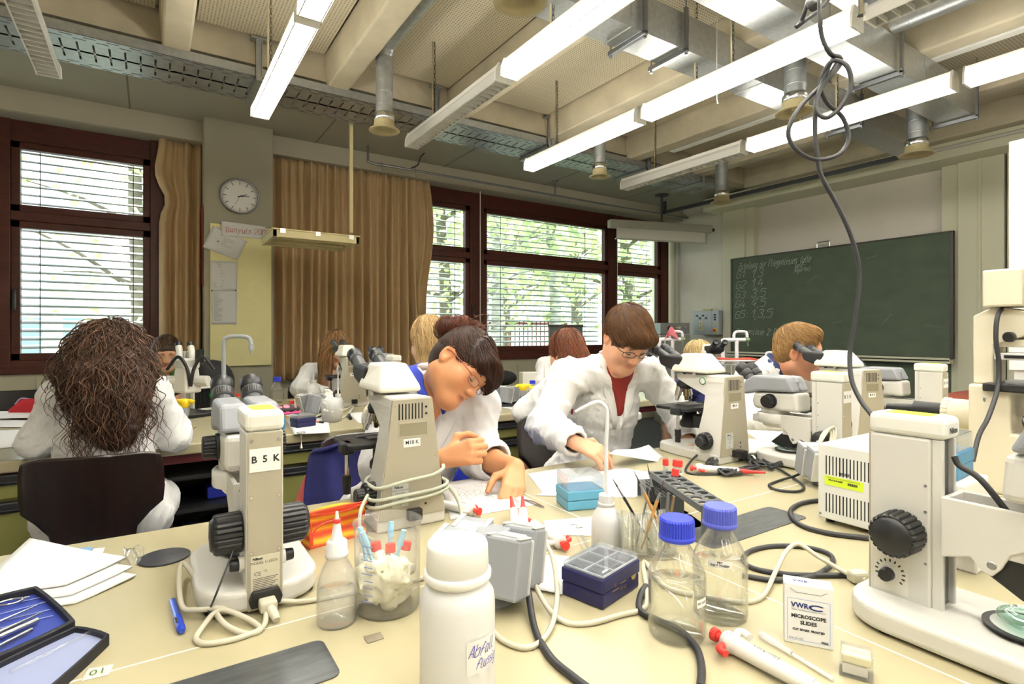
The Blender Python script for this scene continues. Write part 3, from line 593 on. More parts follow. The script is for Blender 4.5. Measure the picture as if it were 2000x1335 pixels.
# ================================================================ cable tray
TY0, TY1, TZ = 4.0, 4.45, 2.93
def tray():
    t = thing('cable_tray', 'long slotted galvanised cable tray hung under the ceiling ribs', 'cable tray', (2, 4.2, TZ))
    m = MB(); x = XL + .1
    # slotted floor: leave real slots between strips
    x0, x1 = -2.0, 5.5; P = .078
    for a, b in ((TY0, TY0 + .10), (TY1 - .10, TY1)): m.b2((x0, a, TZ), (x1, b, TZ + .003))
    m.b2((x0, (TY0 + TY1) / 2 - .012, TZ), (x1, (TY0 + TY1) / 2 + .012, TZ + .002))
    while x0 < x1: m.b2((x0, TY0, TZ), (x0 + P - .011, TY1, TZ + .0028)); x0 += P
    m.b2((-2.0, TY0, TZ), (5.5, TY0 + .003, TZ + .06)).b2((-2.0, TY1 - .003, TZ), (5.5, TY1, TZ + .06))
    k = 0
    for y in (TY0 + .02, TY0 + .055, TY1 - .055, TY1 - .02):
        x = -1.98 + .06 * (k % 2); k += 1
        while x < 5.4: m.b2((x, y, TZ - .001), (x + .06, y + .006, TZ + .0005), 0, 1); x += .11
    ob('tray', m, [ZINC, DGREY], t)
    for x in (-1.3, .6, 1.9, 3.02, 4.3, 5.2):
        m = MB().b2((x - .02, TY0 - .012, TZ - .03), (x + .02, TY0 - .004, 3.17)).b2((x - .02, TY0 - .03, TZ - .03), (x - .016, TY0 - .004, 3.17)).b2((x + .016, TY0 - .03, TZ - .03), (x + .02, TY0 - .004, 3.17)).b2((x - .02, TY0 - .03, TZ - .035), (x + .02, TY1, TZ - .004)).b2((x - .05, TY0 - .04, 3.165), (x + .05, TY0 + .02, 3.18))
        ob('hanger', m, ZINC, t)
tray()
# ================================================================ ducts
DZ = 2.787
def duct(name, x0, x1, y0, y1, straps, lab):
    t = thing(name, lab, 'duct', ((x0 + x1) / 2, (y0 + y1) / 2, DZ))
    m = MB().b2((x0, y0, DZ), (x1, y1, DZ + .2))
    ob('duct_body', m, ZINC2, t)
    x = x0 + .6
    while x < x1 - .2: ob('joint_flange', MB().b2((x, y0 - .004, DZ - .004), (x + .035, y1 + .004, DZ + .204)), ZINC2, t); x += 1.15
    for x in straps:
        m = MB().b2((x - .012, y0 - .03, DZ - .032), (x + .012, y1 + .05, DZ - .006), .002).b2((x - .012, y0 - .03, DZ - .02), (x + .012, y0 - .015, DZ + .215)).cyl((x, y0 - .022, DZ - .03), (x, y0 - .022, CEIL), .004, n=8).cyl((x, y1 + .035, DZ - .04), (x, y1 + .035, CEIL), .004, n=8).cyl((x, y1 + .035, DZ - .045), (x, y1 + .035, DZ), .009, n=6).cyl((x, y0 - .022, DZ - .045), (x, y0 - .022, DZ), .009, n=6)
        ob('strap', m, STEEL, t)
duct('rectangular_duct', .3, 5.57, 2.02, 2.215, (2.13, 2.45, 4.42), 'long rectangular duct crossing under the ribs, farther of two')
duct('rectangular_duct', 1.2, 4.99, 1.488, 1.70, (3.73, 4.93), 'rectangular duct nearer the viewer, ending at upper right')
def spiral(name, pts, r, lab):
    m = MB().tube(pts, r, 24, 5); P = catmull(pts, 5); d = 0; acc = 0
    for a, b in zip(P, P[1:]):
        L = (b - a).length; n = max(1, int(L / .12))
        for k in range(n): p = a.lerp(b, (k + .5) / n); q = (b - a).normalized(); m.lathe([(r, -.004), (r * 1.03, 0), (r, .004)], p, (q + Vector((.25, .2, .1)) * .5 if abs(q.z) < .5 else q + Vector((.12, .1, 0))), 24, caps=False)
    return one(name, m, ZINC2, lab, 'duct')
spiral('spiral_duct', [(3.66, 1.484, 3.085), (3.66, .5, 3.08), (3.66, -1.6, 3.08)], .095, 'round spiral duct running along the ceiling at upper right')
NOZ = mat('nozzle_cream', '#b9ac82', .5)
def vent(x, y, z, top, r, lab, elbow=None):
    t = thing('air_nozzle', lab, 'air vent', (x, y, z), 0, 'ceiling air nozzles')
    m = MB(); pts = [(x, y, z + .1), (x, y, top - .12), (x, y, top - .05)]
    if elbow: pts += [(x, y - .06, top), (x, y - .15, top + .01), (x, elbow, top + .01)]
    m.tube(pts, r, 24, 5); zz = z + .16
    while zz < top - .08: m.lathe([(r, -.004), (r * 1.035, 0), (r, .004)], (x, y, zz), (.1, .08, 1), 24, caps=False); zz += .085
    ob('duct_pipe', m, ZINC, t)
    ob('collar', MB().lathe([(r * 1.1, .06), (r * 1.2, .065), (r * 1.2, .1), (r * 1.05, .115), (r * .98, .118)], (x, y, z), n=32, caps=False), CHROME, t)
    ob('nozzle', MB().lathe([(r * 1.18, .07), (r * 1.22, .02), (r * 1.5, .008), (r * 1.8, .004), (r * 1.8, 0), (r * 1.35, .0), (r * 1.1, .02), (r * 1.0, .06), (r * .3, .065), (r * .3, .02), (.0, .018)], (x, y, z), n=36, caps=False), NOZ, t)
vent(1.283, 3.49, 2.55, 3.1, .055, 'air nozzle on a spiral pipe right of the clock column', elbow=1.2)
vent(3.31, 3.64, 2.6, 3.195, .052, 'air nozzle hanging before the tray above the large window')
vent(4.93, 3.57, 2.57, 3.195, .062, 'air nozzle hanging above the left end of the chalkboard')
vent(3.3, 1.87, 2.57, 3.195, .062, 'air nozzle between the two ducts behind the looped cable')
vent(4.83, 1.80, 2.565, 3.195, .065, 'air nozzle above the right end of the chalkboard')
vent(1.26, 1.86, 2.57, 3.195, .062, 'air nozzle cut by the upper edge, over the middle lamp row')
one('cable_trunking', MB().b2((4.225, -1.5, 2.99), (4.30, 3.65, 3.05), .004), LAMPW, 'white cable trunking running along a ceiling rib', 'trunking')
# ---------------------------------------------------------------- rails and pipes
t = thing('curtain_pipe', 'thin steel pipe running along the cornice above the large window', 'pipe', (3.5, 5.2, 2.65))
ob('pipe', MB().tube([onY(719, 260, 5.2), onY(719, 305, 5.2), onY(726, 318, 5.2), onY(800, 331, 5.2), onY(1080, 381, 5.2), onY(1328, 424, 5.2), onY(1331, 415, 5.2), onY(1331, 378, 5.2)], .012, 10, 5), STEEL, t)
for px, y0, y1 in ((745, 318, 333), (810, 322, 345), (1075, 380, 395), (1110, 386, 401)):
    a = onY(px, y0, 5.2); b = onY(px, y1, 5.2); ob('hook', MB().tube([a + V(0, -.015, 0), b + V(0, -.015, .02), b + V(.012, -.015, 0), b + V(.024, -.015, .012)], .004, 6, 4), STEEL, t)
a = onY(1084, 327, 5.2); b = onY(1084, 383, 5.2); ob('stay', MB().cyl((a.x, 5.2, SOF), b, .009, n=8).cyl((a.x, 5.2, SOF - .008), (a.x, 5.2, SOF), .04, n=12), STEEL, t)
one('hanging_lead', MB().tube([onY(848, 268, 5.1), onY(838, 290, 5.1), onY(822, 306, 5.12), onY(816, 322, 5.16), onY(803, 328, 5.19)], .007, 8, 5), CABLEB, 'short black cord hanging from the tray to the pipe', 'cord')
one('wall_pipe', MB().tube([(6.14, YB + .3, 2.93), (6.14, 1, 2.93), (6.14, 4.9, 2.93)], .016, 10, 2), mat('painted_conduit', '#c9c6b8', .5), 'steel pipe running along the girder above the chalkboard', 'pipe')
one('curtain_rail', MB().b2((5.88, 2.3, 2.86), (5.92, 5.2, 2.90)).b2((5.88, 2.28, 2.86), (5.92, 2.32, 3.1)).b2((5.88, 5.16, 2.86), (5.92, 5.2, SOF)), DGREY, 'dark grey square rail hung near the end wall', 'rail')
for k, (px) in enumerate((1318, 1325)):
    x0 = onX(px, 600, 6.53); one('wall_conduit', MB().cyl((6.53, x0.y, .8), (6.53, x0.y, 2.75), .009, n=8), mat('painted_conduit', '#c9c6b8', .5), ('left' if k == 0 else 'right') + ' of two thin conduits beside the window frame', 'pipe', 'wall conduits')
# shelf frame on a pole from the ceiling
CR1 = mat('cream_steel', '#d9cd9d', .5)
t = thing('fold_down_rack', 'cream folding tray frame hung on a ceiling pole before the curtain', 'frame', (1.3, 4.6, 2.0))
p0 = onY(686, 260, 4.55); p1 = onY(690, 455, 4.55)
ob('pole', MB().b2((p0.x - .014, 4.54, p1.z), (p0.x + .014, 4.57, SOF), .002).b2((p0.x - .06, 4.5, SOF - .015), (p0.x + .06, 4.61, SOF), .003), CR1, t)
A = onY(533, 452, 4.46); B = onY(700, 470, 4.46); z = (A.z + B.z) / 2
m = MB(); x0 = A.x; x1 = B.x + .01
for y0, y1 in ((4.46, 4.49), (4.94, 4.97)): m.b2((x0, y0, z - .03), (x1, y1, z + .025), .003)
for xx in (x0, x1 - .03): m.b2((xx, 4.46, z - .03), (xx + .03, 4.97, z + .025), .003)
for y0 in (4.6, 4.8): m.b2((x0, y0, z - .025), (x1, y0 + .03, z - .01), .002)
ob('frame', m, CR1, t)
ob('top_board', MB().b2((x0 - .005, 4.455, z + .026), (x1 + .005, 4.98, z + .036), .002), CR1, t)
for xx in (x0 + .07, (x0 + x1) / 2, x1 - .07): ob('hinge', MB().b2((xx - .02, 4.452, z + .0), (xx + .02, 4.459, z + .036), .001), CHROME, t)
one('junction_box', MB().b2(onY(531, 252, 5.3), onY(543, 236, 5.24), .003), WHITE, 'small white junction box beside the column top', 'box')
# ceiling projector, cut by the upper edge
t = thing('ceiling_projector', 'white ceiling projector cut off at the upper edge above the looped cable', 'projector', (2.1, .95, 2.4))
c = at(1690, 2, 2.55); ob('body', MB().box(c + V(.0, 0, .1), (.36, .3, .1), .02), WHITE, t)
q = at(1700, 6, 2.42); ob('lens', MB().cyl(q, q + camv(0, .02, -.05), .032, .03, bev=.004), MGREY, t); ob('lens_glass', MB().ell(q + camv(0, .018, -.05), .018), mat('blue_lens', '#5a6bd0', .1), t)
q = at(1682, 25, 2.4); ob('foot', MB().cyl(q, q + V(0, 0, .06), .011).cyl(q + V(0, 0, -.012), q, .016), CHROME, t)
ob('mount_pole', MB().cyl(c + V(0, 0, .15), V(c.x, c.y, CEIL), .025), WHITE, t)
# hanging looped black cable
def cpx(L, d): return [at(x, y, d + dd) for x, y, dd in L]
m = MB().tube(cpx([(1590, -130, .15), (1600, -40, .05), (1601, 20, 0), (1605, 70, 0), (1622, 105, 0), (1640, 112, .02), (1640, 128, .03), (1612, 160, .02), (1570, 200, 0), (1545, 238, -.02), (1541, 270, -.02), (1565, 300, -.02), (1600, 312, 0), (1640, 300, .02), (1657, 270, .03), (1646, 230, .03), (1615, 200, .02), (1602, 165, .02), (1615, 130, .01), (1632, 118, 0), (1655, 130, -.02), (1662, 165, -.02), (1645, 205, -.02), (1615, 230, -.02), (1595, 215, -.01), (1600, 180, 0), (1622, 145, .01), (1635, 120, .02), (1628, 112, .02), (1606, 160, .01), (1594, 200, 0), (1592, 260, 0), (1597, 310, 0), (1605, 345, 0), (1635, 400, 0), (1660, 455, 0), (1676, 510, 0), (1678, 560, 0), (1668, 640, 0), (1660, 690, 0), (1663, 740, -.02), (1680, 780, -.05), (1704, 812, -.1), (1730, 850, -.12)], 1.28), .0050, 10, 6)
one('hanging_cable', m, CABLEB, 'black cable knotted in loops, hanging from the ceiling before the chalkboard', 'cable')
m = MB().tube(cpx([(1640, -40, .3), (1610, 10, .05), (1575, 38, 0), (1555, 53, 0), (1565, 40, 0), (1578, 0, 0), (1582, -50, .2)], 1.6), .006, 8, 6); a = at(1583, 4, 1.57); b = at(1592, 14, 1.55); m.cyl(a, b, .014, bev=.003)
one('plug_cable', m, CABLEB, 'black cable end with a plug at the upper edge', 'cable')
# ================================================================ lab benches
BZ = .761
def bench(x0, x1, y0, y1, seams_x, seam_y, lab):
    t = thing('lab_bench', lab, 'lab bench', ((x0 + x1) / 2, (y0 + y1) / 2, 0))
    m = MB().b2((x0, y0, BZ - .045), (x1, y1, BZ), .008, seg=3)
    ob('worktop', m, BENCH, t)
    s = MB()
    for x in seams_x: s.b2((x - .0018, y0 + .004, BZ - .004), (x + .0018, y1 - .004, BZ + .0003))
    s.b2((x0, seam_y - .0016, BZ - .004), (x1, seam_y + .0016, BZ + .0003)); ob('seam', s, SEAM, t)
    m = MB()
    for y in (y0 + .03, y1 - .06): m.b2((x0 + .02, y, BZ - .085), (x1 - .02, y + .03, BZ - .045), .002)
    ob('rail', m, DKRED, t)
    for x in [x0 + .03] + [s_ for s_ in seams_x] + [x1 - .06]:
        for y in (y0 + .03, y1 - .06): ob('leg', MB().b2((x - .015, y, 0), (x + .02, y + .03, BZ - .045), .002), DKRED, t)
    return t
b1 = bench(-.85, 3.75, .02, 1.535, [-.36, .895, 2.15, 3.2], .925, 'near beige-topped laboratory bench filling the foreground')
pl = mat('dark_cover_plate', '#5a5d5e', .32, .5, noise=.25, nscale=14, stretch=(1, 6, 1), bump=.015)
for x0, x1, lab in ((-.2, .214, 'dark metal cover plate set in the bench in front of the wide bottle'), (1.0, 1.368, 'dark metal cover plate set in the bench left of the vented box')):
    m = MB(); r = .014; P = []
    for cx, cy, a0 in ((x1 - r, .846 - r, 0), (x0 + r, .846 - r, 90), (x0 + r, .742 + r, 180), (x1 - r, .742 + r, 270)):
        for k in range(5): a = math.radians(a0 + k * 22.5); P.append((cx + r * math.cos(a), cy + r * math.sin(a)))
    m.prism(P, (0, 0, BZ + .0004), (1, 0, 0), (0, 1, 0), .0016); one('cover_plate', m, pl, lab, 'plate', 'bench cover plates')
b2 = bench(-1.9, 4.7, 2.65, 4.1, [-.95, .34, 1.62, 1.96, 3.2], 3.38, 'second beige laboratory bench behind the three students facing the viewer')
def drawers(x0, x1, lab, y=2.68, d=.5):
    t = thing('drawer_cabinet', lab, 'drawer cabinet', ((x0 + x1) / 2, y + d / 2, 0), 0, 'olive drawer cabinets')
    ob('carcass', MB().b2((x0, y + .02, .1), (x1, y + d, .672), .002), OLIVE, t)
    for z0, z1 in ((.617, .672), (.10, .57)):
        f = ob('drawer', MB().b2((x0 + .004, y, z0), (x1 - .004, y + .022, z1), .003), OLIVE, t)
        h = MB().b2((x0 + .004, y - .012, z1 - .004), (x1 - .004, y + .02, z1 + .036), .006).b2((x0 + .004, y - .02, z1 + .004), (x1 - .004, y - .01, z1 + .012), .003); ob('handle', h, HANDLE, f)
    ob('plinth', MB().b2((x0 + .02, y + .05, 0), (x1 - .02, y + d, .1)), BLACK, t)
drawers(-1.35, -.06, 'olive drawer cabinet with black handle strips behind the plywood chair')
drawers(.42, 1.20, 'olive drawer cabinet behind the blue jacket on a chair')
drawers(1.24, 1.86, 'olive drawer cabinet between the woman in glasses and the young man')
t = thing('open_shelf', 'dark open shelf unit under the bench right of the plywood chair', 'shelf', (.18, 2.9, 0))
m = MB().b2((-.04, 3.1, .05), (.40, 3.14, .66)).b2((-.05, 2.72, .05), (-.02, 3.1, .66)).b2((.38, 2.72, .05), (.41, 3.1, .66)); ob('back', m, BLACK, t)
for z in (.1, .3, .46, .6): ob('shelf_board', MB().b2((-.04, 2.70, z), (.40, 3.1, z + .018)), DKRED if z in (.1, .3) else BLACK, t)
one('glass_dish', MB().lathe([(.03, 0), (.05, .03), (.055, .06)], (.16, 2.85, .319), n=20), CLEAR, 'clear glass dish on the open shelf under the bench', 'dish')
one('blue_box', MB().box((.26, 2.86, .505), (.1, .12, .05), .004), BLUEP, 'small blue box on the open shelf under the bench', 'box')
# ================================================================ chairs
PLY = mat('dark_plywood', '#241510', .3, noise=.45, nscale=5, stretch=(6, 1, .7), col2='#120b08', coat=.35)
def shell_chair(loc, rz, lab, m, group=None, top=.82):
    t = thing('shell_chair', lab, 'chair', loc, rz, group)
    W0 = [(0.435, .40), (.46, .40), (.475, .36), (.50, .25), (.54, .225), (.585, .24), (.63, .31), (.665, .385), (.72, .395), (.80, .39), (.835, .375)]   # z, width
    def back(u, v):
        i = u * (len(W0) - 1); k = min(int(i), len(W0) - 2); f = i - k; z = W0[k][0] * (1 - f) + W0[k + 1][0] * f; w = W0[k][1] * (1 - f) + W0[k + 1][1] * f
        x = (v - .5) * w; lean = .22 * (1 - min(1, (z - .43) / .12)) ** 2; y = -.19 + lean - .10 * (z - .5) - .06 * (1 - (x / .2) ** 2) * (.4 + z - .5)
        zz = z * (1 - .02 * (2 * v - 1) ** 8); return (x, y + .02, zz * top / .835)
    ob('backrest', MB().grid(back, 40, 16, thick=.009), m, t, local=True)
    def seat(u, v): x = (v - .5) * (.40 - .05 * u); y = -.0 + .24 * u - .02; return (x, y, .43 + .012 * (2 * v - 1) ** 2 - .03 * max(0, u - .75) ** 2 * 8)
    ob('seat', MB().grid(seat, 12, 10, thick=.009).grid(lambda u, v: ((v - .5) * .4, -.2 + .19 * u, .435 + .015 * (2 * v - 1) ** 2), 8, 8, thick=.009), m, t, local=True)
    for sx in (-1, 1):
        for sy in (-1, 1): ob('leg', MB().tube([(sx * .14, sy * .1, .425), (sx * .17, sy * .15, .3), (sx * .2, sy * .21, 0)], .011, 10, 4), CHROME, t, local=True)
    return t
ch1 = shell_chair((-.13, 2.50, 0), math.radians(-8), 'dark plywood shell chair under the woman with curly hair', PLY)
p = at(95, 760, 4.0)
ch2 = shell_chair((-.72, 4.38, 0), math.radians(180), 'empty black chair behind the far bench below the left window', mat('black_shell', '#1b1a1b', .45), top=.86)
GREYC = mat('grey_shell', '#a8b2b4', .45)
for (x, y, rz, lab) in ((.74, 1.96, 180, 'dark chair under the woman in glasses'), (1.64, 1.95, 180, 'dark red chair under the young man in glasses'), (2.72, 1.84, 180, 'dark chair under the blond man'),
    (1.82, 2.37, 0, 'dark chair under the auburn-haired person'), (1.15, 2.40, 0, 'dark chair under the blurred blond person'), (1.08, 4.3, 180, 'dark chair under the long-haired woman'), (.06, 4.42, 180, 'dark chair under the woman behind the white microscope'), (2.66, 4.3, 180, 'dark chair under the person by the dark monitor'), (3.0, 2.37, 0, 'dark chair under the blond person in blue')):
    c = dup(ch1, (x, y, 0), math.radians(rz), lab)
# ================================================================ microscopes
def screw(m, p, n, r=.0022): p = Vector(p); n = Vector(n).normalized(); m.cyl(p, p + n * .0012, r, r * .8, n=10)
CERT = ['MODEL ECLIPSE E200', '220/230/240V~', '0.4A', '50/60Hz']
def compound(loc, lab, code, group='compound microscopes', simple=False, rz=0):
    """upright compound microscope, back plate at y=0, user side towards +y"""
    t = thing('compound_microscope', lab, 'microscope', loc, rz, group); L = dict(local=True)
    # back body: trapezoid plate with side walls running into the arm
    m = MB(); b = bmesh.new(); W = [(.086, .0, 0), (.049, .0, .307)]
    sec = [(.0, .086, 0), (.105, .080, 0), (.105, .070, .10), (.075, .058, .20)]
    def ring(z, w0, w1, y1): return [(-w0, 0, z), (w0, 0, z), (w1, y1, z), (-w1, y1, z)]
    R = [ring(.03, .0845, .078, .115), ring(.1, .0755, .07, .10), ring(.18, .065, .06, .085), ring(.235, .058, .05, .085), ring(.262, .0545, .036, .17), ring(.285, .052, .032, .225), ring(.303, .0495, .031, .23), ring(.307, .047, .029, .225)]
    vs = [v for r in R for v in r]; fs = [(0, 3, 2, 1)]
    for i in range(len(R) - 1):
        for k in range(4): fs.append((i * 4 + k, i * 4 + (k + 1) % 4, i * 4 + 4 + (k + 1) % 4, i * 4 + 4 + k))
    n = len(R) * 4; fs.append((n - 4, n - 3, n - 2, n - 1)); m.add(vs, fs); ob('stand', m, MWHITE, t, **L)
    pm = MB(); z0, z1 = .028, .3035; w = lambda z: .0858 - .119 * z
    pm.add([(-w(z0), -.003, z0), (w(z0), -.003, z0), (w(z1), -.003, z1), (-w(z1), -.003, z1), (-w(z0), .004, z0), (w(z0), .004, z0), (w(z1), .004, z1), (-w(z1), .004, z1)], [(0, 1, 2, 3), (4, 7, 6, 5), (0, 4, 5, 1), (1, 5, 6, 2), (2, 6, 7, 3), (3, 7, 4, 0)])
    for x, z in ((-.044, .29), (.042, .292), (-.058, .165), (.06, .165), (0, .2), (.02, .118), (.005, .118), (.012, .13), (-.01, .042), (.02, .04)): screw(pm, (x, -.003, z), (0, -1, 0))
    bp = ob('back_plate', pm, MBACK, t, **L)
    vt = MB()
    for k in range(8): x = -.036 + k * .0082; vt.b2((x, -.0038, .257), (x + .0028, -.002, .294))
    for x, z in ((.0335, .284), (.0335, .268), (.032, .068), (.032, .053)): vt.cyl((x, -.0038, z), (x, -.002, z), .0028, n=12)
    ob('vent', vt, BLACK, bp, **L)
    g = MB().b2((-.037, -.0036, .214), (.038, -.002, .218), .0005).b2((-.037, -.0036, .247), (.038, -.0025, .25), .0005).b2((-.037, -.0036, .214), (-.034, -.0025, .25), .0005).b2((.035, -.0036, .214), (.038, -.0025, .25), .0005)
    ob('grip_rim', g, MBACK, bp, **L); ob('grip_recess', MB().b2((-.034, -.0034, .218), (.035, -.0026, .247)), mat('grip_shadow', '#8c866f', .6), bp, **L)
    lb = MB().b2((-.024, -.0042, .192), (.018, -.003, .211)); ob('label', lb, WLABEL, bp, **L)
    tx = MB(); text_mb(tx, code, (-.003, -.0042, .2025), (1, 0, 0), (0, 0, 1), .0125 if len(code) < 6 else .0115, bold=.0002); ob('lettering', tx, INK, bp, **L)
    if not simple:
        lb = MB().b2((-.052, -.004, .055), (-.012, -.003, .108)); ob('label', lb, mat('foil_label', '#c8cbc6', .4), bp, **L)
        tx = MB(); text_mb(tx, 'Nikon', (-.036, -.004, .101), (1, 0, 0), (0, 0, 1), .0085, bold=.0003)
        for i, s in enumerate(CERT): text_mb(tx, s, (-.032, -.004, .0935 - i * .0065), (1, 0, 0), (0, 0, 1), .0042)
        text_mb(tx, 'CE', (-.034, -.004, .0605), (1, 0, 0), (0, 0, 1), .007); ob('lettering', tx, INK, bp, **L)
    ob('base', MB().prism([(-.086, 0), (.086, 0), (.086, .02), (.08, .2), (.06, .29), (.03, .31), (-.03, .31), (-.06, .29), (-.08, .2), (-.086, .02)], (0, 0, 0), (1, 0, 0), (0, 1, 0), .034, .006, seg=3).lathe([(.034, .034), (.03, .05), (.024, .052)], (0, .2, 0), n=24), MWHITE, t, **L)
    ob('power_inlet', MB().box((.0, -.012, .035), (.034, .02, .026), .003), BLACK, t, **L)
    for s in (-1, 1):
        k = ob('focus_knob', MB().ribbed((s * .07, .06, .075), (s * .098, .06, .075), .031, 20).ribbed((s * .098, .06, .075), (s * .118, .06, .075), .019, 14), BLACK, t, **L)
    # nosepiece and objectives
    ob('nosepiece', MB().lathe([(.0, .278), (.03, .278), (.037, .262), (.034, .248), (.0, .243)], (0, .21, 0), n=28), RUBBER, t, **L)
    brass = mat('objective_metal', '#a5926a', .25, 1)
    for dx, dy, tx_ in ((0, 0, 0), (.026, .012, .5), (-.026, .012, -.5), (0, .03, 0)):
        p = V(dx, .21 + dy, .252); d = V(tx_ * .6, .25 if dy > .02 else .0, -1).normalized(); q = p + d * .03; e = p + d * .052
        ob('objective', MB().cyl(p, q, .0115, n=18).cyl(q, q + d * .004, .012, n=18).cyl(q, e, .0095, .006, n=18), brass if dx == 0 else CHROME, t, **L)
    st = ob('stage', MB().box((-.02, .185, .180), (.19, .15, .014), .004).box((-.108, .165, .172), (.03, .045, .03), .006), BLACK, t, **L)
    ob('specimen_holder', MB().b2((-.05, .16, .188), (.03, .20, .190)).b2((-.07, .20, .187), (.05, .213, .192), .001), STEEL, t, **L)
    ob('stage_control', MB().cyl((-.108, .16, .165), (-.108, .16, .10), .0055, n=12), CHROME, t, **L)
    ob('stage_knob', MB().ribbed((-.108, .16, .105), (-.108, .16, .078), .0115, 14).ribbed((-.108, .16, .078), (-.108, .16, .058), .010, 14), BLACK, t, **L)
    ob('condenser', MB().lathe([(.03, .10), (.036, .105), (.036, .12), (.028, .13), (.028, .165), (.0, .166)], (0, .195, 0), n=24).box((0, .12, .13), (.06, .08, .05), .006), RUBBER, t, **L)
    # head
    m = MB(); z0, z1 = .312, .383
    P = [(-.055, .075, z0), (.055, .075, z0), (.055, .235, z0), (-.055, .235, z0), (-.055, .07, z0 + .012), (.055, .07, z0 + .012), (.055, .24, z0 + .012), (-.055, .24, z0 + .012), (-.033, .115, z1), (.033, .115, z1), (.038, .2, z1), (-.038, .2, z1)]
    b = bmesh.new(); bv = [b.verts.new(p) for p in P]
    for f in [(3, 2, 1, 0), (0, 1, 5, 4), (1, 2, 6, 5), (2, 3, 7, 6), (3, 0, 4, 7), (4, 5, 9, 8), (5, 6, 10, 9), (6, 7, 11, 10), (7, 4, 8, 11), (8, 9, 10, 11)]: b.faces.new([bv[i] for i in f])
    bmesh.ops.bevel(b, geom=list(b.edges), offset=.007, segments=3, profile=.5, affect='EDGES'); m.bm(b, 0, False); ob('head_housing', m, mat('head_cream', '#eae6d6', .35), t, **L)
    ob('head_ring', MB().cyl((0, .19, .303), (0, .19, .314), .034, n=24), BLACK, t, **L); ob('clamp_screw', MB().cyl((-.04, .14, .308), (-.055, .13, .308), .006, n=10), CHROME, t, **L)
    m = MB()
    m.prism([(.20, .318), (.25, .318), (.30, .335), (.312, .36), (.30, .378), (.19, .372)], (-.05, 0, 0), (0, 1, 0), (0, 0, 1), .1, .012, seg=3); ob('binocular_body', m, RUBBER, t, **L)
    for s in (-1, 1):
        p = V(s * .031, .272, .362); d = V(0, .87, .42).normalized()
        e = ob('eyepiece', MB().cyl(p, p + d * .05, .0165, n=24).ribbed(p + d * .05, p + d * .064, .0185, 24).lathe([(.0175, .064), (.019, .068), (.019, .084), (.016, .09), (.012, .09), (.011, .084), (0, .083)], p, d, 24), DGREY, t, **L)
        ob('eyecup', MB().lathe([(.0192, .068), (.0205, .072), (.0205, .088), (.0165, .094), (.014, .09)], p, d, 24, caps=False), BLACK, e, **L)
    return t
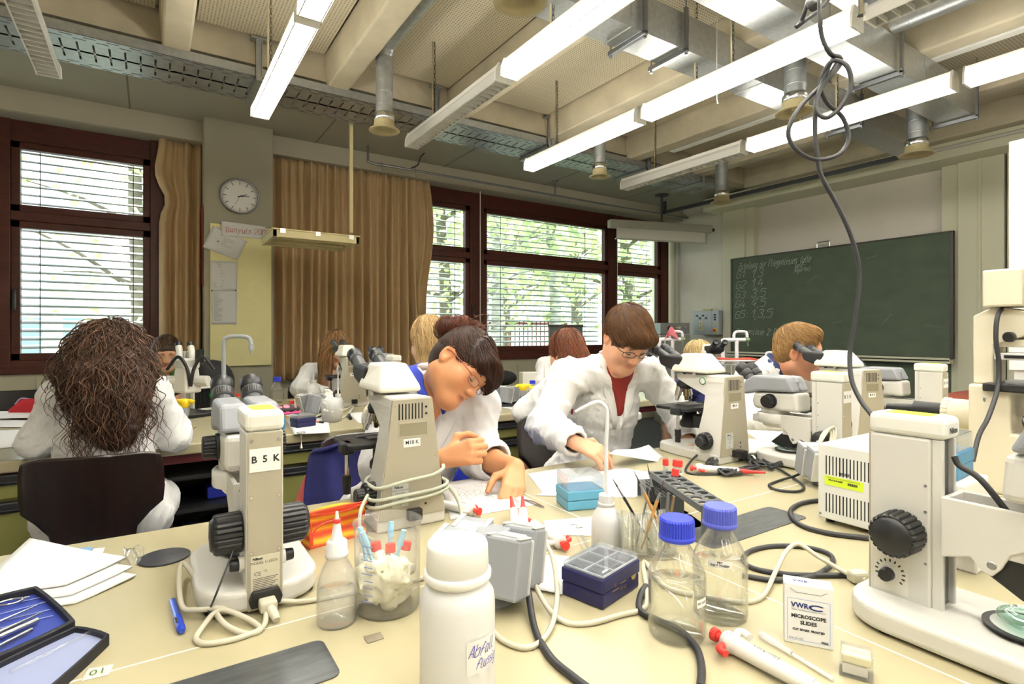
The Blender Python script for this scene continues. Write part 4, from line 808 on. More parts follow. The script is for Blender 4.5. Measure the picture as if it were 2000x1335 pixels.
def stereo(loc, lab, code=None, arm=.17, rz=0, group='stereo microscopes', near=False):
    """stereo zoom microscope: column plate at y=0, user side towards +y, arm = height of the arm's upper edge"""
    t = thing('stereo_microscope', lab, 'microscope', loc, rz, group); L = dict(local=True)
    def rr(w, y0, y1, r):
        P = []
        for cx, cy, a0 in ((w - r, y1 - r, 0), (-w + r, y1 - r, 90), (-w + r, y0 + r, 180), (w - r, y0 + r, 270)):
            for k in range(7): a = math.radians(a0 + k * 15); P.append((cx + r * math.cos(a), cy + r * math.sin(a)))
        return P
    ob('base', MB().prism(rr(.097, -.022 if near else .0, .29, .07), (0, 0, .004), (1, 0, 0), (0, 1, 0), .036, .018, seg=5), MWHITE, t, **L)
    ob('stage_ring', MB().cyl((0, .19, .046), (0, .19, .0485), .05, n=40), BLACK, t, **L); ob('stage_disc', MB().cyl((0, .19, .047), (0, .19, .0492), .041, n=40), WHITE, t, **L)
    for x in (-.075, .075):
        for y in (.045, .24): ob('foot', MB().cyl((x, y, 0), (x, y, .008), .012, n=12), BLACK, t, **L)
    c = ob('column', MB().b2((-.0285, 0, .005), (.0285, .085, .297), .004).b2((-.026, .085, .03), (-.018, .1, .297), .002).b2((.018, .085, .03), (.026, .1, .297), .002), MWHITE, t, **L)
    ob('slide_rail', MB().b2((-.018, .075, .035), (.018, .092, .295)), STEEL, c, **L)
    sm = MB()
    for y in (.012,): pass
    for z in (.105, .145, .185, .225):
        for s in (-1, 1): screw(sm, (s * .0285, .078, z), (s, 0, 0))
    ob('screw', sm, STEEL, c, **L)
    ob('column_cap', MB().b2((-.0305, -.002, .297), (.0305, .104, .331), .009, seg=3), mat('cap_white', '#e4e4dc', .35), t, **L)
    ob('label', MB().b2((-.016, .02, .3306), (.02, .08, .3318)), YELLOWL, t, **L)
    pl_ = ob('back_plate', MB().b2((-.0265, -.0025, .006), (.0265, .002, .296), .0008), MBACK, t, **L)
    for x in (-.021, .021):
        for z in (.283, .19, .1): sm = MB(); screw(sm, (x, -.0025, z), (0, -1, 0), .003); ob('screw', sm, CHROME, pl_, **L)
    ob('power_inlet', MB().prism([(-.022, .0), (.022, 0), (.026, .012), (.02, .027), (-.02, .027), (-.026, .012)], (0, .001, .012), (1, 0, 0), (0, 0, 1), .012, .002), BLACK, t, **L)
    if code:
        ob('label', MB().b2((-.024, -.0034, .232), (.0235, -.0025, .270)), WLABEL, pl_, **L)
        tx = MB(); text_mb(tx, code, (0, -.0034, .252), (1, 0, 0), (0, 0, 1), .0155, bold=.0004, spacing=1.25); ob('lettering', tx, INK, pl_, **L)
        ob('label', MB().b2((-.022, -.0034, .036), (.022, -.0025, .094)), mat('rating_plate', '#cfc9b4', .5), pl_, **L)
        tx = MB(); text_mb(tx, 'Nikon', (-.012, -.0034, .090), (1, 0, 0), (0, 0, 1), .006, bold=.0003); text_mb(tx, 'MODEL C-LEDS', (-.002, -.0034, .083), (1, 0, 0), (0, 0, 1), .006)
        text_mb(tx, 'CE', (-.012, -.0034, .065), (1, 0, 0), (0, 0, 1), .009); text_mb(tx, 'UL', (.0, -.0034, .0685), (1, 0, 0), (0, 0, 1), .005)
        for i in range(7): tx.b2((-.019, -.0036, .057 - i * .0028), (.019 - .004 * (i % 3), -.0034, .0578 - i * .0028))
        ob('lettering', tx, INK, pl_, **L)
    za = arm; kz = za - .068; hy = .045 if near else .012
    for s in (-1, 1):
        ob('focus_knob', MB().ribbed((s * .03, .048, kz), (s * .072, .048, kz), .034, 22, .07).lathe([(.028, .072), (.024, .077), (0, .079)], (0, .048, kz), (s, 0, 0), 32), BLACK, t, **L)
        ob('light_knob', MB().cyl((s * .0285, .03, .075), (s * .036, .03, .075), .013, n=20), WHITE, t, **L); ob('light_knob', MB().cyl((s * .036, .03, .075), (s * .05, .03, .075), .0105, .0095, n=16, bev=.001), BLACK, t, **L)
    if near:
        q = MB().b2((.0285, .006, .045), (.0295, .056, .118)); ob('dial_plate', q, mat('dial_plate', '#d9d6c8', .45), t, **L)
        d = MB()
        for k in range(13):
            a = math.radians(215 - k * 21); p = V(.0297, .03 + math.cos(a) * .0195, .075 + math.sin(a) * .0195); d.box(p, (.0006, .0042, .0022), rot=(a, 0, 0))
        text_mb(d, 'DIA', (.0296, .038, .108), (0, 1, 0), (0, 0, 1), .008); d.prism([(-.004, 0), (.004, 0), (.0025, .003), (-.0025, .003)], (.0296, .022, .1065), (0, 1, 0), (0, 0, 1), .0004); ob('dial_marks', d, INK, t, **L)
        tx = MB(); text_mb(tx, 'Nikon', (0, .1042, .311), (-1, 0, 0), (0, 0, 1), .012, bold=.0004); ob('lettering', tx, INK, t, **L)
    # arm: trough from the slide to the head ring
    prof = [(.1, za - .09), (.1, za), (.26, za), (.30 + hy, za - .01), (.30 + hy, za - .035), (.215, za - .04), (.18, za - .062), (.17, za - .085), (.16, za - .098), (.15, za - .095), (.135, za - .078)]
    am = MB()
    for s in (-1, 1): am.prism(prof if s > 0 else prof, (s * .032 - .004, 0, 0), (0, 1, 0), (0, 0, 1), .008, .002)
    am.b2((-.032, .1, za - .07), (.032, .20, za - .045), .002).b2((-.032, .1, za - .08), (.032, .108, za), .002).lathe([(.056, -.035), (.058, -.03), (.058, -.004), (.054, 0), (.046, 0), (.046, -.035)], (0, .235 + hy, za), n=40, caps=False)
    ob('arm', am, MWHITE, t, **L)
    ob('arm_bracket', MB().prism([(.13, za - .06), (.2, za - .06), (.25, za - .105), (.19, za - .125), (.15, za - .1)], (-.024, 0, 0), (0, 1, 0), (0, 0, 1), .048, .004), BLACK, t, **L)
    sm = MB()
    for s in (-1, 1): screw(sm, (s * .036, .16, za - .082), (s, 0, 0), .006)
    ob('screw', sm, STEEL, t, **L)
    ob('lens_barrel', MB().lathe([(.045, 0), (.047, -.01), (.047, -.03), (.04, -.045), (.036, -.05), (.0, -.05)], (0, .235 + hy, za), n=36), OFFW, t, **L)
    zb = za + .012
    ob('zoom_body', MB().lathe([(.046, za - .0), (.046, zb + .002)], (0, .235 + hy, 0), n=36).prism([(.125, zb), (.29, zb), (.3, zb + .03), (.29, zb + .06), (.13, zb + .068)], (-.046, hy, 0), (0, 1, 0), (0, 0, 1), .092, .012, seg=3), MWHITE, t, **L)
    for s in (-1, 1): ob('zoom_knob', MB().cyl((s * .046, .225 + hy, zb + .033), (s * .052, .225 + hy, zb + .033), .026, n=28).ribbed((s * .052, .225 + hy, zb + .033), (s * .075, .225 + hy, zb + .033), .0225, 18, .08), BLACK, t, **L)
    hs = MB()
    for s in (-1, 1): hs.prism([(.135, zb + .071), (.27, zb + .064), (.325, zb + .048), (.34, zb + .062), (.325, zb + .10), (.29, zb + .122), (.16, zb + .122)], (-.052 if s < 0 else .004, hy, 0), (0, 1, 0), (0, 0, 1), .048, .009, seg=3)
    hs.b2((-.03, .15 + hy, zb + .073), (.03, .28 + hy, zb + .108), .006); ob('binocular_housing', hs, MGREY, t, **L)
    for s in (-1, 1):
        p = V(s * .029, .30 + hy, zb + .095); d = V(0, .72, .69).normalized()
        e = ob('eyepiece', MB().cyl(p, p + d * .035, .0165, n=28).lathe([(.018, .03), (.021, .032), (.021, .052), (.0185, .056)], p, d, 28), CHROME if near else DGREY, t, **L)
        ob('eyecup', MB().lathe([(.0195, .05), (.0225, .054), (.0225, .078), (.019, .082), (.012, .082), (.011, .077), (0, .077)], p, d, 28).ribbed(p + d * .032, p + d * .05, .0215, 28, .03), BLACK, e, **L)
    return t
m10 = compound((.517, 1.218, BZ), 'beige compound microscope marked M10 K in front of the woman in glasses', 'M10 K')
m9 = compound((1.733, 1.203, BZ), 'beige compound microscope marked M9 K in front of the young man', 'M9 K')
m8 = compound((2.52, 1.10, BZ), 'beige compound microscope marked M 8 K that the blond man looks into', 'M 8 K', simple=True, rz=math.radians(-13))
ob('emblem', MB().lathe([(.011, 0), (.014, 0), (.014, .001), (.011, .001)], (-.0455, .10, .285), (-1, 0, -.15), 24, caps=False), GREENP, m9, local=True)
ob('emblem', MB().cyl((-.0455, .10, .285), (-.0462, .10, .2849), .011, n=24), WLABEL, m9, local=True)
b5 = stereo((.1575, .985, BZ), 'stereo microscope marked B 5 K seen from the back, left foreground', 'B 5 K', arm=.192)
b3 = stereo((1.90, .905, BZ), 'stereo microscope marked B 3 K standing before the blond man', 'B 3 K', arm=.172)
b8 = stereo((2.77, .93, BZ), 'stereo microscope marked B 8 K in front of the lower chalkboard', 'B 8 K', arm=.172)
nr = stereo((1.0225, .437, BZ), 'large stereo microscope in the right foreground facing the viewer side', None, arm=.215, rz=math.pi, near=True)
# ================================================================ things on the walls
# curtains: deep vertical pleats of real cloth
CURT = mat('tan_curtain', '#cbae84', .9, noise=.06, nscale=3, bump=.04, bscale=60)
def curtain(x0, x1, y, z0, z1, lab, freq=11, gather=None, seed=0):
    r = np.random.default_rng(seed); ph = r.uniform(0, 6.28, 6); nu = int((x1 - x0) * 160)
    def fn(u, v):
        x = x0 + (x1 - x0) * u; z = z1 + (z0 - z1) * v; a = .03 + .035 * min(1, v * 1.5)
        w = math.sin(x * freq * 2 * math.pi / 1.0 + ph[0] + .9 * math.sin(x * 9 + ph[1] + v * 1.2)); w2 = math.sin(x * freq * 4.3 + ph[2] + v * .8); top = math.sin(x * 170) * .008 * (1 - min(1, v * 4))
        xx = x + (gather(u, v) if gather else 0); return (xx, y + a * (w * .75 + .35 * w2) + top + .012 * math.sin(x * 3 + v * 4 + ph[3]), z)
    m = MB().grid(fn, nu, 26, thick=.002); return one('curtain', m, CURT, lab, 'curtain')
CX0 = onY(534, 500, 5.46).x
curtain(.90, 2.52, 5.50, .78, 2.87, 'wide tan curtain drawn between the column and the large window', 12, lambda u, v: .05 * u * math.sin(v * 7) * (u > .9), 1)
curtain(.055, .40, 5.50, .80, 2.87, 'narrow tan curtain gathered left of the column', 11, lambda u, v: -.03 * (1 - u) ** 2 * math.exp(-((v - .13) / .07) ** 2) + .05 * (1 - u) ** 2 * math.exp(-((v - .25) / .05) ** 2), 4)
# clock
cc = onY(468, 384, 5.25); t = thing('wall_clock', 'round white wall clock with steel rim on the column', 'clock', cc)
ob('rim', MB().lathe([(.146, 0), (.15, .0), (.152, .03), (.146, .034), (.138, .03), (.138, .008), (0, .008)], cc, (0, -1, 0), 48), STEEL, t)
ob('dial', MB().cyl(cc + V(0, -.009, 0), cc + V(0, -.012, 0), .138, n=48), mat('dial_white', '#f2f1ec', .5), t)
m = MB()
for k in range(60):
    a = k * math.pi / 30; big = k % 5 == 0; L = .03 if big else .012; w = .005 if big else .0018; r = .131 - L / 2; p = cc + V(math.sin(a) * r, -.0126, math.cos(a) * r); m.box(p, (w, .0008, L), rot=(0, a, 0))
ob('minute_marks', m, INK, t)
for nm, a, L, w in (('hour_hand', math.radians(68), .075, .006), ('minute_hand', math.radians(84), .09, .005), ('second_hand', math.radians(207), .10, .002)):
    p = cc + V(math.sin(a) * (L / 2 - .015), -.015, math.cos(a) * (L / 2 - .015)); ob(nm, MB().box(p, (w, .001, L), rot=(0, a, 0)), INK, t)
# pin board and papers on the column
def flat(px0, py0, px1, py1, Y): a = onY(px0, py0, Y); b = onY(px1, py1, Y); return a, b
a = onY(410, 436, 5.25); b = onY(529, 712, 5.25); ybt = b.z; t = one('pin_board', MB().b2((a.x, 5.225, ybt), (b.x, 5.249, a.z), .003), mat('yellow_board', '#f0e9b0', .8, noise=.02, nscale=20), 'pale yellow pin board on the column', 'board')
def sheet(corners, lab, cat='paper', m=PAPER, th=.0008, writing=None, curl=0, name='paper_sheet', group=None):
    """a thin sheet through four corners (bl, br, tr, tl) with a little curl; writing draws on it"""
    bl, br, tr, tl = [Vector(c) for c in corners]; n = (br - bl).cross(tl - bl).normalized()
    def fn(u, v): p = bl.lerp(br, u).lerp(tl.lerp(tr, u), v); return p + n * (curl * (.5 * math.sin(u * 5 + v * 2) + .5) * (u * v + .2) + th)
    m1 = MB().grid(fn, 10, 10, thick=th); o = one(name, m1, m, lab, cat, group)
    if writing: w = MB(); writing(w, bl, (br - bl), (tl - bl), n); ob('writing', w, writing.mats if hasattr(writing, 'mats') else FAINT, o)
    return o
def onYp(pts, Y): return [onY(x, y, Y) for x, y in pts]
def w_banyuls(w, o, ux, uy, n): hand_mb(w, "'Banyuls 2002'", o + ux * .07 + uy * .3, ux, uy, uy.length * .34, .0035, lift=.003, seed=3)
w_banyuls.mats = REDINK
sheet(onYp([(431, 460), (518, 467), (519, 442), (432, 431)], 5.215), 'white strip with red handwriting above the pin board', writing=w_banyuls)
def lines(n, seed, x1=.8, x0=.1, y0=.08, y1=.92, w=.003):
    def f(wb, o, ux, uy, nn):
        r = random.Random(seed)
        for i in range(n):
            y = y1 - (y1 - y0) * i / n; L = x0 + (x1 - x0) * r.uniform(.35, 1) if i % 7 else x0 + .3; a = o + ux * x0 + uy * y + nn * .0022; b = o + ux * L + uy * y + nn * .0022; d = uy.normalized() * w; wb.quad(a, b, b + d, a + d)
    return f
sheet(onYp([(396, 482), (463, 508), (483, 471), (416, 440)], 5.22), 'tilted white note pinned to the pin board', writing=lines(7, 2, .75, .4, .3, .7), curl=.004)
sheet(onYp([(412, 568), (463, 566), (463, 511), (411, 508)], 5.222), 'upper of two printed lists on the pin board', writing=lines(28, 3, .55), curl=.006, group='printed lists on the pin board')
sheet(onYp([(413, 633), (462, 633), (463, 567), (412, 567)], 5.222), 'lower of two printed lists on the pin board', writing=lines(34, 4, .5), curl=.004, group='printed lists on the pin board')
pn = MB()
for x, y in ((426, 471), (414, 567), (460, 567), (434, 444), (515, 448)): p = onY(x, y, 5.212); pn.ell(p, .004, 8)
one('drawing_pins', pn, BLACK, 'dark drawing pins holding the notes on the pin board', 'pins', kind=None) if 0 else None
for i, (x, y, lb) in enumerate(((426, 471, 'dark pin in the tilted note'), (414, 567, 'dark pin left between the two printed lists'), (460, 567, 'dark pin right between the two printed lists'))): one('drawing_pin', MB().ell(onY(x, y, 5.212), .005, 8), BLACK, lb, 'pin', 'drawing pins')
one('poster', MB().b2((.362, 5.30, 1.62), (.3695, 5.5, 2.3)), mat('poster', '#5a2433', .5, col2='#b3502f', nscale=5), 'dark red poster on the left side of the column', 'poster')
# chalkboard
bd = thing('chalkboard', 'large green chalkboard with German chalk writing on the end wall', 'chalkboard', (6.4, 3.28, .99)); BG = mat('board_green', '#545f4d', .7, noise=.1, nscale=4, bump=.01, stretch=(1, 1, 2)); AL = mat('board_frame', '#4c4a45', .4, .4)
ob('panel', MB().b2((6.385, 2.09, .985), (6.42, 4.475, 2.19), .003), BG, bd)
for lo, hi in (((6.378, 2.08, .98), (6.424, 2.105, 2.2)), ((6.378, 4.46, .98), (6.424, 4.485, 2.2)), ((6.378, 2.08, 2.183), (6.424, 4.485, 2.2)), ((6.378, 2.08, .975), (6.424, 4.485, .99))): ob('frame', MB().b2(lo, hi, .003), AL, bd)
ob('chalk_ledge', MB().b2((6.33, 2.09, .93), (6.42, 4.5, .968), .004).b2((6.33, 2.09, .95), (6.336, 4.5, .985), .002), PIL, bd)
p = onX(1608, 482, 6.4); ob('handle', MB().tube([(6.4, p.y + .07, 2.195), (6.4, p.y + .07, 2.25), (6.4, p.y + .06, 2.262), (6.4, p.y - .06, 2.262), (6.4, p.y - .07, 2.25), (6.4, p.y - .07, 2.195)], .007, 8, 3), CHROME, bd)
CH = mat('chalk', '#c9d2c6', .95); w = MB()
def chalk(s, px, py, size, ux=(0, -1, 0), seed=1, wd=.0052, wx=.6): hand_mb(w, s, onX(px, py, 6.384), ux, (0, 0, 1), size, wd, jit=.001, seed=seed, slant=.28, wx=wx)
chalk('Zuteilung der Fliegenlinien (alle', 1442, 526, .075, wx=.5); chalk('lacZ-', 1553, 522, .05, seed=4); chalk('Reporter)', 1552, 531, .05, seed=5, wx=.5)
for i, (a, b, y) in enumerate((('G1:', '1,3', 544), ('G2', '1,4', 563), ('G3', '3,5', 582), ('G4:', '4,5', 600), ('G5:', '1,3,5', 621))): chalk(a, 1438 - i * .6, y, .09, seed=i, wx=.9); chalk(b, 1467, y - 2, .098, seed=i + 9, wx=.95)
chalk('Fliegenlinie 2: Daniel', 1437, 653, .075, seed=21)
g = random.Random(5)
for k in range(9):
    y0 = g.uniform(2.3, 4.2); z0 = g.uniform(1.1, 2.05); a = g.uniform(-.6, .9); L = g.uniform(.05, .16); d = V(0, -math.cos(a), math.sin(a)) * L; q = V(0, .0007, .0008); w.quad(V(6.3838, y0, z0), V(6.3838, y0, z0) + d, V(6.3838, y0, z0) + d + q, V(6.3838, y0, z0) + q)
ob('chalk_writing', w, CH, bd)
one('chalkboard', MB().b2((6.45, 2.12, .25), (6.48, 4.42, .93), .003), BG, 'lower green board showing under the chalk ledge', 'chalkboard')
# control panel, light strip beside the door frame, white cabinet edge at far right
A = onX(1354, 612, 6.36); B = onX(1411, 653, 6.36); t = thing('control_panel', 'grey electrical control panel on the wall left of the chalkboard', 'control panel', (6.42, (A.y + B.y) / 2, B.z)); y0, y1 = B.y + .06, A.y; z0, z1 = 1.205, 1.53
GP = mat('panel_grey', '#b9c1c7', .4); ob('cabinet', MB().b2((6.36, y0, z0), (6.55, y1, z1), .004), GP, t)
ob('door_gap', MB().b2((6.3585, y0 + .105, z0), (6.361, y0 + .107, z1)), DGREY, t)
for r_ in range(2):
    for k in range(4): y = y1 - .05 - k * .05; z = z1 - .055 - r_ * .035; ob('switch', MB().b2((6.352, y - .03, z - .022), (6.36, y, z), .001), WHITE if (k + r_) % 2 else BLACK, t)
for k, z in enumerate((.05, .085, .115, .17)): ob('switch', MB().b2((6.352, y0 + .04, z1 - z - .02), (6.36, y0 + .07, z1 - z), .001), BLACK if k != 3 else YELP, t)
for z in (.14, .21): ob('socket', MB().b2((6.350, y1 - .16, z1 - z - .06), (6.36, y1 - .1, z1 - z), .003), CREAM, t); ob('socket_hole', MB().cyl((6.3495, y1 - .13, z1 - z - .03), (6.352, y1 - .13, z1 - z - .03), .018, n=16), mat('socket_yellow', '#cfa94e', .5), t)
q = V(6.36, y0 + .055, z0 + .055); ob('stop_plate', MB().cyl(q, q + V(-.01, 0, 0), .032, n=24), YELP, t); ob('stop_button', MB().cyl(q + V(-.01, 0, 0), q + V(-.03, 0, 0), .018, n=20, bev=.003), REDP, t)
one('sponge', MB().box((6.45, y1 - .17, z1 + .012), (.07, .12, .024), .006, rot=(0, 0, .2)), mat('sponge', '#cfc47c', .95), 'yellow sponge lying on the control panel', 'sponge')
a = onX(1281 + 8, 676, 6.5); q = onX(1404, 676, 6.53); one('wall_socket', MB().b2((6.53, q.y - .04, q.z - .06), (6.55, q.y + .04, q.z + .07), .003), GREYW, 'grey wall socket below the control panel', 'socket')
# projection screen
t = thing('projection_screen', 'rolled-up projection screen hanging near the end wall', 'projection screen', (4.855, 5.167, 2.41), math.radians(-17)); Ls = 1.50; L_ = dict(local=True)
SG = mat('screen_case', '#b9b8aa', .5); ob('case', MB().b2((0, -.05, .15), (Ls, .05, .255), .012), SG, t, **L_); ob('end_knob', MB().cyl((Ls, 0, .2), (Ls + .05, 0, .2), .022, n=14), BLACK, t, **L_)
ob('fabric', MB().b2((.09, -.035, .012), (Ls - .1, -.033, .16)), mat('screen_white', '#deddd0', .8), t, **L_); ob('bottom_bar', MB().b2((.07, -.045, 0), (Ls - .07, -.025, .02), .004).b2((Ls - .1, -.046, .005), (Ls - .07, -.03, .17)), SG, t, **L_)
ob('stay', MB().cyl((.76, 0, .24), (.76, 0, SOF - 2.41), .016, n=10).cyl((.76, 0, SOF - 2.422), (.76, 0, SOF - 2.41), .09, n=16), DGREY, t, **L_); ob('pull_string', MB().cyl((.1, -.04, .0), (.1, -.04, -1.4), .004, n=6), WHITE, t, **L_)
one('pull_rod', MB().cyl(onY(938, 372, 5.52), onY(938, 660, 5.52), .006, n=8), WHITE, 'white pull rod hanging before the mullion of the large window', 'cord')
one('white_cabinet', MB().b2((4.3, .8, 1.0), (4.8, onX(1970, 300, 4.3).y, onX(1972, 276, 4.3).z), .005).b2((4.32, .82, 0), (4.78, onX(1970, 300, 4.3).y - .02, 1.0)), mat('bright_white', '#f3f3ee', .5), 'tall white cabinet edge at the far right', 'cabinet')
A = onY(1640, 0, 1) ; 
# wall sockets on the parapet
for px, py in ((551, 738), (1016, 717), (88, 746)): q = onY(px, py, 5.6); one('wall_socket', MB().b2((q.x - .05, 5.585, q.z - .045), (q.x + .05, 5.6, q.z + .045), .003), SILL, {551: 'beige wall socket below the curtain, left end', 1016: 'beige wall socket under the large window', 88: 'beige wall socket under the left window'}[px], 'socket')
# ================================================================ things on the near bench
def bottle(name, lab, cat, loc, prof, m, cap=None, capm=None, group=None, n=48, wall=.0016, liquid=None, lm=WATER):
    t = thing(name, lab, cat, loc, 0, group); L = dict(local=True)
    inner = [(max(r - wall, .0005), max(z, wall)) for r, z in prof][::-1]
    ob('body', MB().lathe([(0, 0)] + prof + inner + [(0, wall)], n=n, caps=False), m, t, **L)
    if liquid: P = [(r - wall * 1.05, max(z, wall * 1.2)) for r, z in prof if z < liquid]; r_ = P[-1][0]; ob('liquid', MB().lathe([(0, wall * 1.2)] + P + [(r_, liquid), (0, liquid)], n=n, caps=False), lm, t, **L)
    if cap: c = cap(t)
    return t
def wrap(mb, r, a0, x0=0):
    """bend flat lettering (x along, z up) round a cylinder of radius r; a0 = facing angle"""
    mb.v = [((r + .0004 - y) * math.cos(a0 + (x - x0) / r), (r + .0004 - y) * math.sin(a0 + (x - x0) / r), z) for x, y, z in mb.v]; return mb
def wraplabel(r, a0, w, z0, z1): return wrap(MB().grid(lambda u, v: ((u - .5) * w, 0, z0 + (z1 - z0) * v), 14, 1), r, a0)
PE = glassy('frosted_polyethylene', '#ffffff', .9, 1.4, .3, '#f4f4f4'); PP = glassy('clear_polypropylene', '#ffffff', .11, 1.4, .2)
# wide-mouth waste bottle
lo = V(.325, .622, BZ); ab = bottle('wide_mouth_bottle', 'tall white wide-mouth bottle with a handwritten label in the centre foreground', 'bottle', lo, [(.042, 0), (.046, .003), (.0475, .01), (.0475, .122), (.046, .132), (.04, .142), (.0355, .146), (.0355, .155)], PE, lambda t: ob('cap', MB().lathe([(.0365, .147), (.039, .149), (.0392, .157), (.0385, .158), (.0385, .163), (.0395, .164), (.0385, .192), (.037, .196), (.031, .198), (.029, .1965), (.0, .197)], n=60, caps=True).lathe([(.0415, .151), (.0428, .1525), (.0428, .1595), (.0415, .161), (.038, .161)], n=60), mat('cap_white_pe', '#e6e6e2', .4), t, local=True), liquid=.1, lm=glassy('cloudy_liquid', '#f4f5f4', .5, 1.3))
ar = math.atan2(-.622, -.325) + .72; lb = ob('label', wraplabel(.0482, ar, .048, .052, .092), mat('paper_label', '#e4e2df', .7), ab, local=True)
w = MB(); hand_mb(w, 'Abfall', (-.022, 0, .074), (1, 0, 0), (0, 0, 1), .0135, .0009, slant=.35, wx=.62); hand_mb(w, 'flussig', (-.012, 0, .058), (1, 0, 0), (0, 0, 1), .011, .0009, slant=.3, seed=2, wx=.6); ob('lettering', wrap(w, .0484, ar), BLUEINK, lb, local=True)
# dropper bottle with red strap
lo = on(658, 1213)
def dcap(t):
    ob('neck_ring', MB().lathe([(.0165, .104), (.018, .106), (.018, .111), (.0165, .113), (.016, .128), (.013, .131)], n=36), PE, t, local=True)
    ob('nozzle', MB().lathe([(.012, .13), (.009, .134), (.0055, .155), (.0028, .168), (.0022, .175), (.001, .176)], n=24), PE, t, local=True)
    ob('strap', MB().tube([(.004, 0, .160), (-.012, .004, .160), (-.028, .006, .154), (-.036, .006, .144)], .0014, 6, 4).lathe([(.005, .157), (.006, .158), (.006, .163), (.004, .164)], n=16), REDP, t, local=True)
bottle('dropper_bottle', 'translucent dropper bottle with a red strap right of the B 5 K microscope', 'bottle', lo, [(.028, 0), (.031, .004), (.031, .058), (.029, .074), (.022, .09), (.016, .1), (.015, .108)], PP, dcap, liquid=.052, lm=glassy('clear_liquid', '#ffffff', .03, 1.33))
# beaker full of crumpled gloves and droppers
lo = on(757, 1183); bk = bottle('beaker', 'large plastic beaker full of crumpled gloves and droppers', 'beaker', lo, [(.05, 0), (.0535, .004), (.0545, .13), (.056, .142), (.058, .144)], glassy('beaker_plastic', '#ffffff', .07, 1.4, .12))
gr = MB()
for k in range(9): gr.b2((-.01 if k % 2 else -.016, 0, .03 + k * .011), (.006, .0004, .0312 + k * .011))
ob('graduation', wrap(gr, .0545, math.atan2(-lo.y, -lo.x) - .55), mat('blue_print', '#8b98d4', .6), bk, local=True)
GLV = mat('latex_glove', '#f0ecd2', .6, bump=.1, bscale=40)
F = Field(); g = np.random.default_rng(3)
for k in range(34): a = g.uniform(0, 6.28); q = g.uniform(0, .046); z = g.uniform(.012, .075); d = g.normal(size=3) * .018; p = A3((q * math.cos(a), q * math.sin(a), z)); e = p + d; e[2] = np.clip(e[2], .012, .085); rr = math.hypot(e[0], e[1]); e[:2] *= min(1, .044 / max(rr, 1e-6)); F.cap(p, e, .010, .006, .008)
V_, Q = F.mesh(.0025, cloth_disp(.003, 6, 2)); V_ = V_ + A3(lo); gl = thing('gloves', 'crumpled pale latex gloves inside the large beaker', 'gloves', lo); gl['kind'] = 'stuff'; np_ob('crumpled_latex', V_, Q, GLV, gl)
for i, (dx, dy, tx, ty, c) in enumerate(((-.02, 0, -.3, .05, '#9fd0ea'), (.005, .012, .12, .1, '#9fd0ea'), (.0, -.02, .25, -.1, '#bfe3f2'), (-.03, .01, -.12, .2, '#c9d9f2'))):
    p = lo + V(dx, dy, .06); d = V(tx, ty, 1).normalized(); one('dropper', MB().cyl(p, p + d * .05, .003, n=10).cyl(p + d * .05, p + d * .075, .0055, .0045, n=10), mat('blue_dropper' + str(i % 2), c, .3), 'pale blue plastic dropper standing in the large beaker', 'dropper', 'droppers in the beaker')
for i, (dx, dy) in enumerate(((.005, .0), (.03, -.005), (-.012, .02))): p = lo + V(dx, dy, .09); d = V(dx * 8, .1, 1).normalized(); one('tube_stopper', MB().ribbed(p, p + d * .014, .0085, 14, .03), REDP, 'red screw cap among the gloves in the large beaker', 'cap', 'red caps in the beaker')
# blade
q = [on(x, y) for x, y in ((718, 1257), (750, 1247), (744, 1234), (710, 1244))]; one('metal_plate', MB().prism([(p.x, p.y) for p in q], (0, 0, BZ + .0005), (1, 0, 0), (0, 1, 0), .0008), mat('dull_metal', '#a9a08c', .4, .6), 'small flat metal blade lying left of the wide-mouth bottle', 'blade')
# laboratory glass bottles
DUR = glassy('borosilicate', '#ffffff', .012, 1.5)
def duran(lo, lab, capm, text, a_, top=False):
    def cp(t):
        ob('pouring_ring', MB().lathe([(.0205, .141), (.0225, .143), (.0225, .146), (.0205, .148)], n=36), GLASS, t, local=True)
        b = ob('cap', MB().ribbed((0, 0, .150), (0, 0, .178), .0265, 40, .045).lathe([(.0268, .146), (.0275, .147), (.0275, .1515), (.0265, .153)], n=60), capm, t, local=True)
    t = bottle('reagent_bottle', lab, 'bottle', lo, [(.038, 0), (.042, .004), (.043, .01), (.043, .085), (.0415, .098), (.034, .114), (.024, .13), (.0195, .138), (.0195, .16)], DUR, cp, liquid=.082 if not top else .088, group='blue-capped bottles on the near bench')
    a = math.atan2(-lo.y, -lo.x) + a_
    if top: r, z0, z1 = .0435, .093, .104
    else: r, z0, z1 = .0434, .058, .07
    lb = ob('label', wraplabel(r, a, .036 if top else .022, z0, z1), WLABEL, t, local=True); w = MB()
    if top: text_mb(w, 'PBT', (0, 0, z1 - .0032), (1, 0, 0), (0, 0, 1), .0048, bold=.0002, lift=0); text_mb(w, '0,02 % TWEEN', (0, 0, z0 + .0032), (1, 0, 0), (0, 0, 1), .0044, bold=.0002, lift=0)
    else: text_mb(w, 'PBT 0,02%', (0, 0, (z0 + z1) / 2), (1, 0, 0), (0, 0, 1), .0045, bold=.0001, lift=0)
    ob('lettering', wrap(w, r + .0002, a), INK, lb, local=True)
    return t
duran(on(1322, 1237), 'clear bottle of water with a bright blue cap, front one of the pair', BLUEP, 1, .95); duran(on(1406, 1199), 'clear water bottle with duller blue cap and PBT label, rear one of the pair', BLUEP2, 1, .0, True)
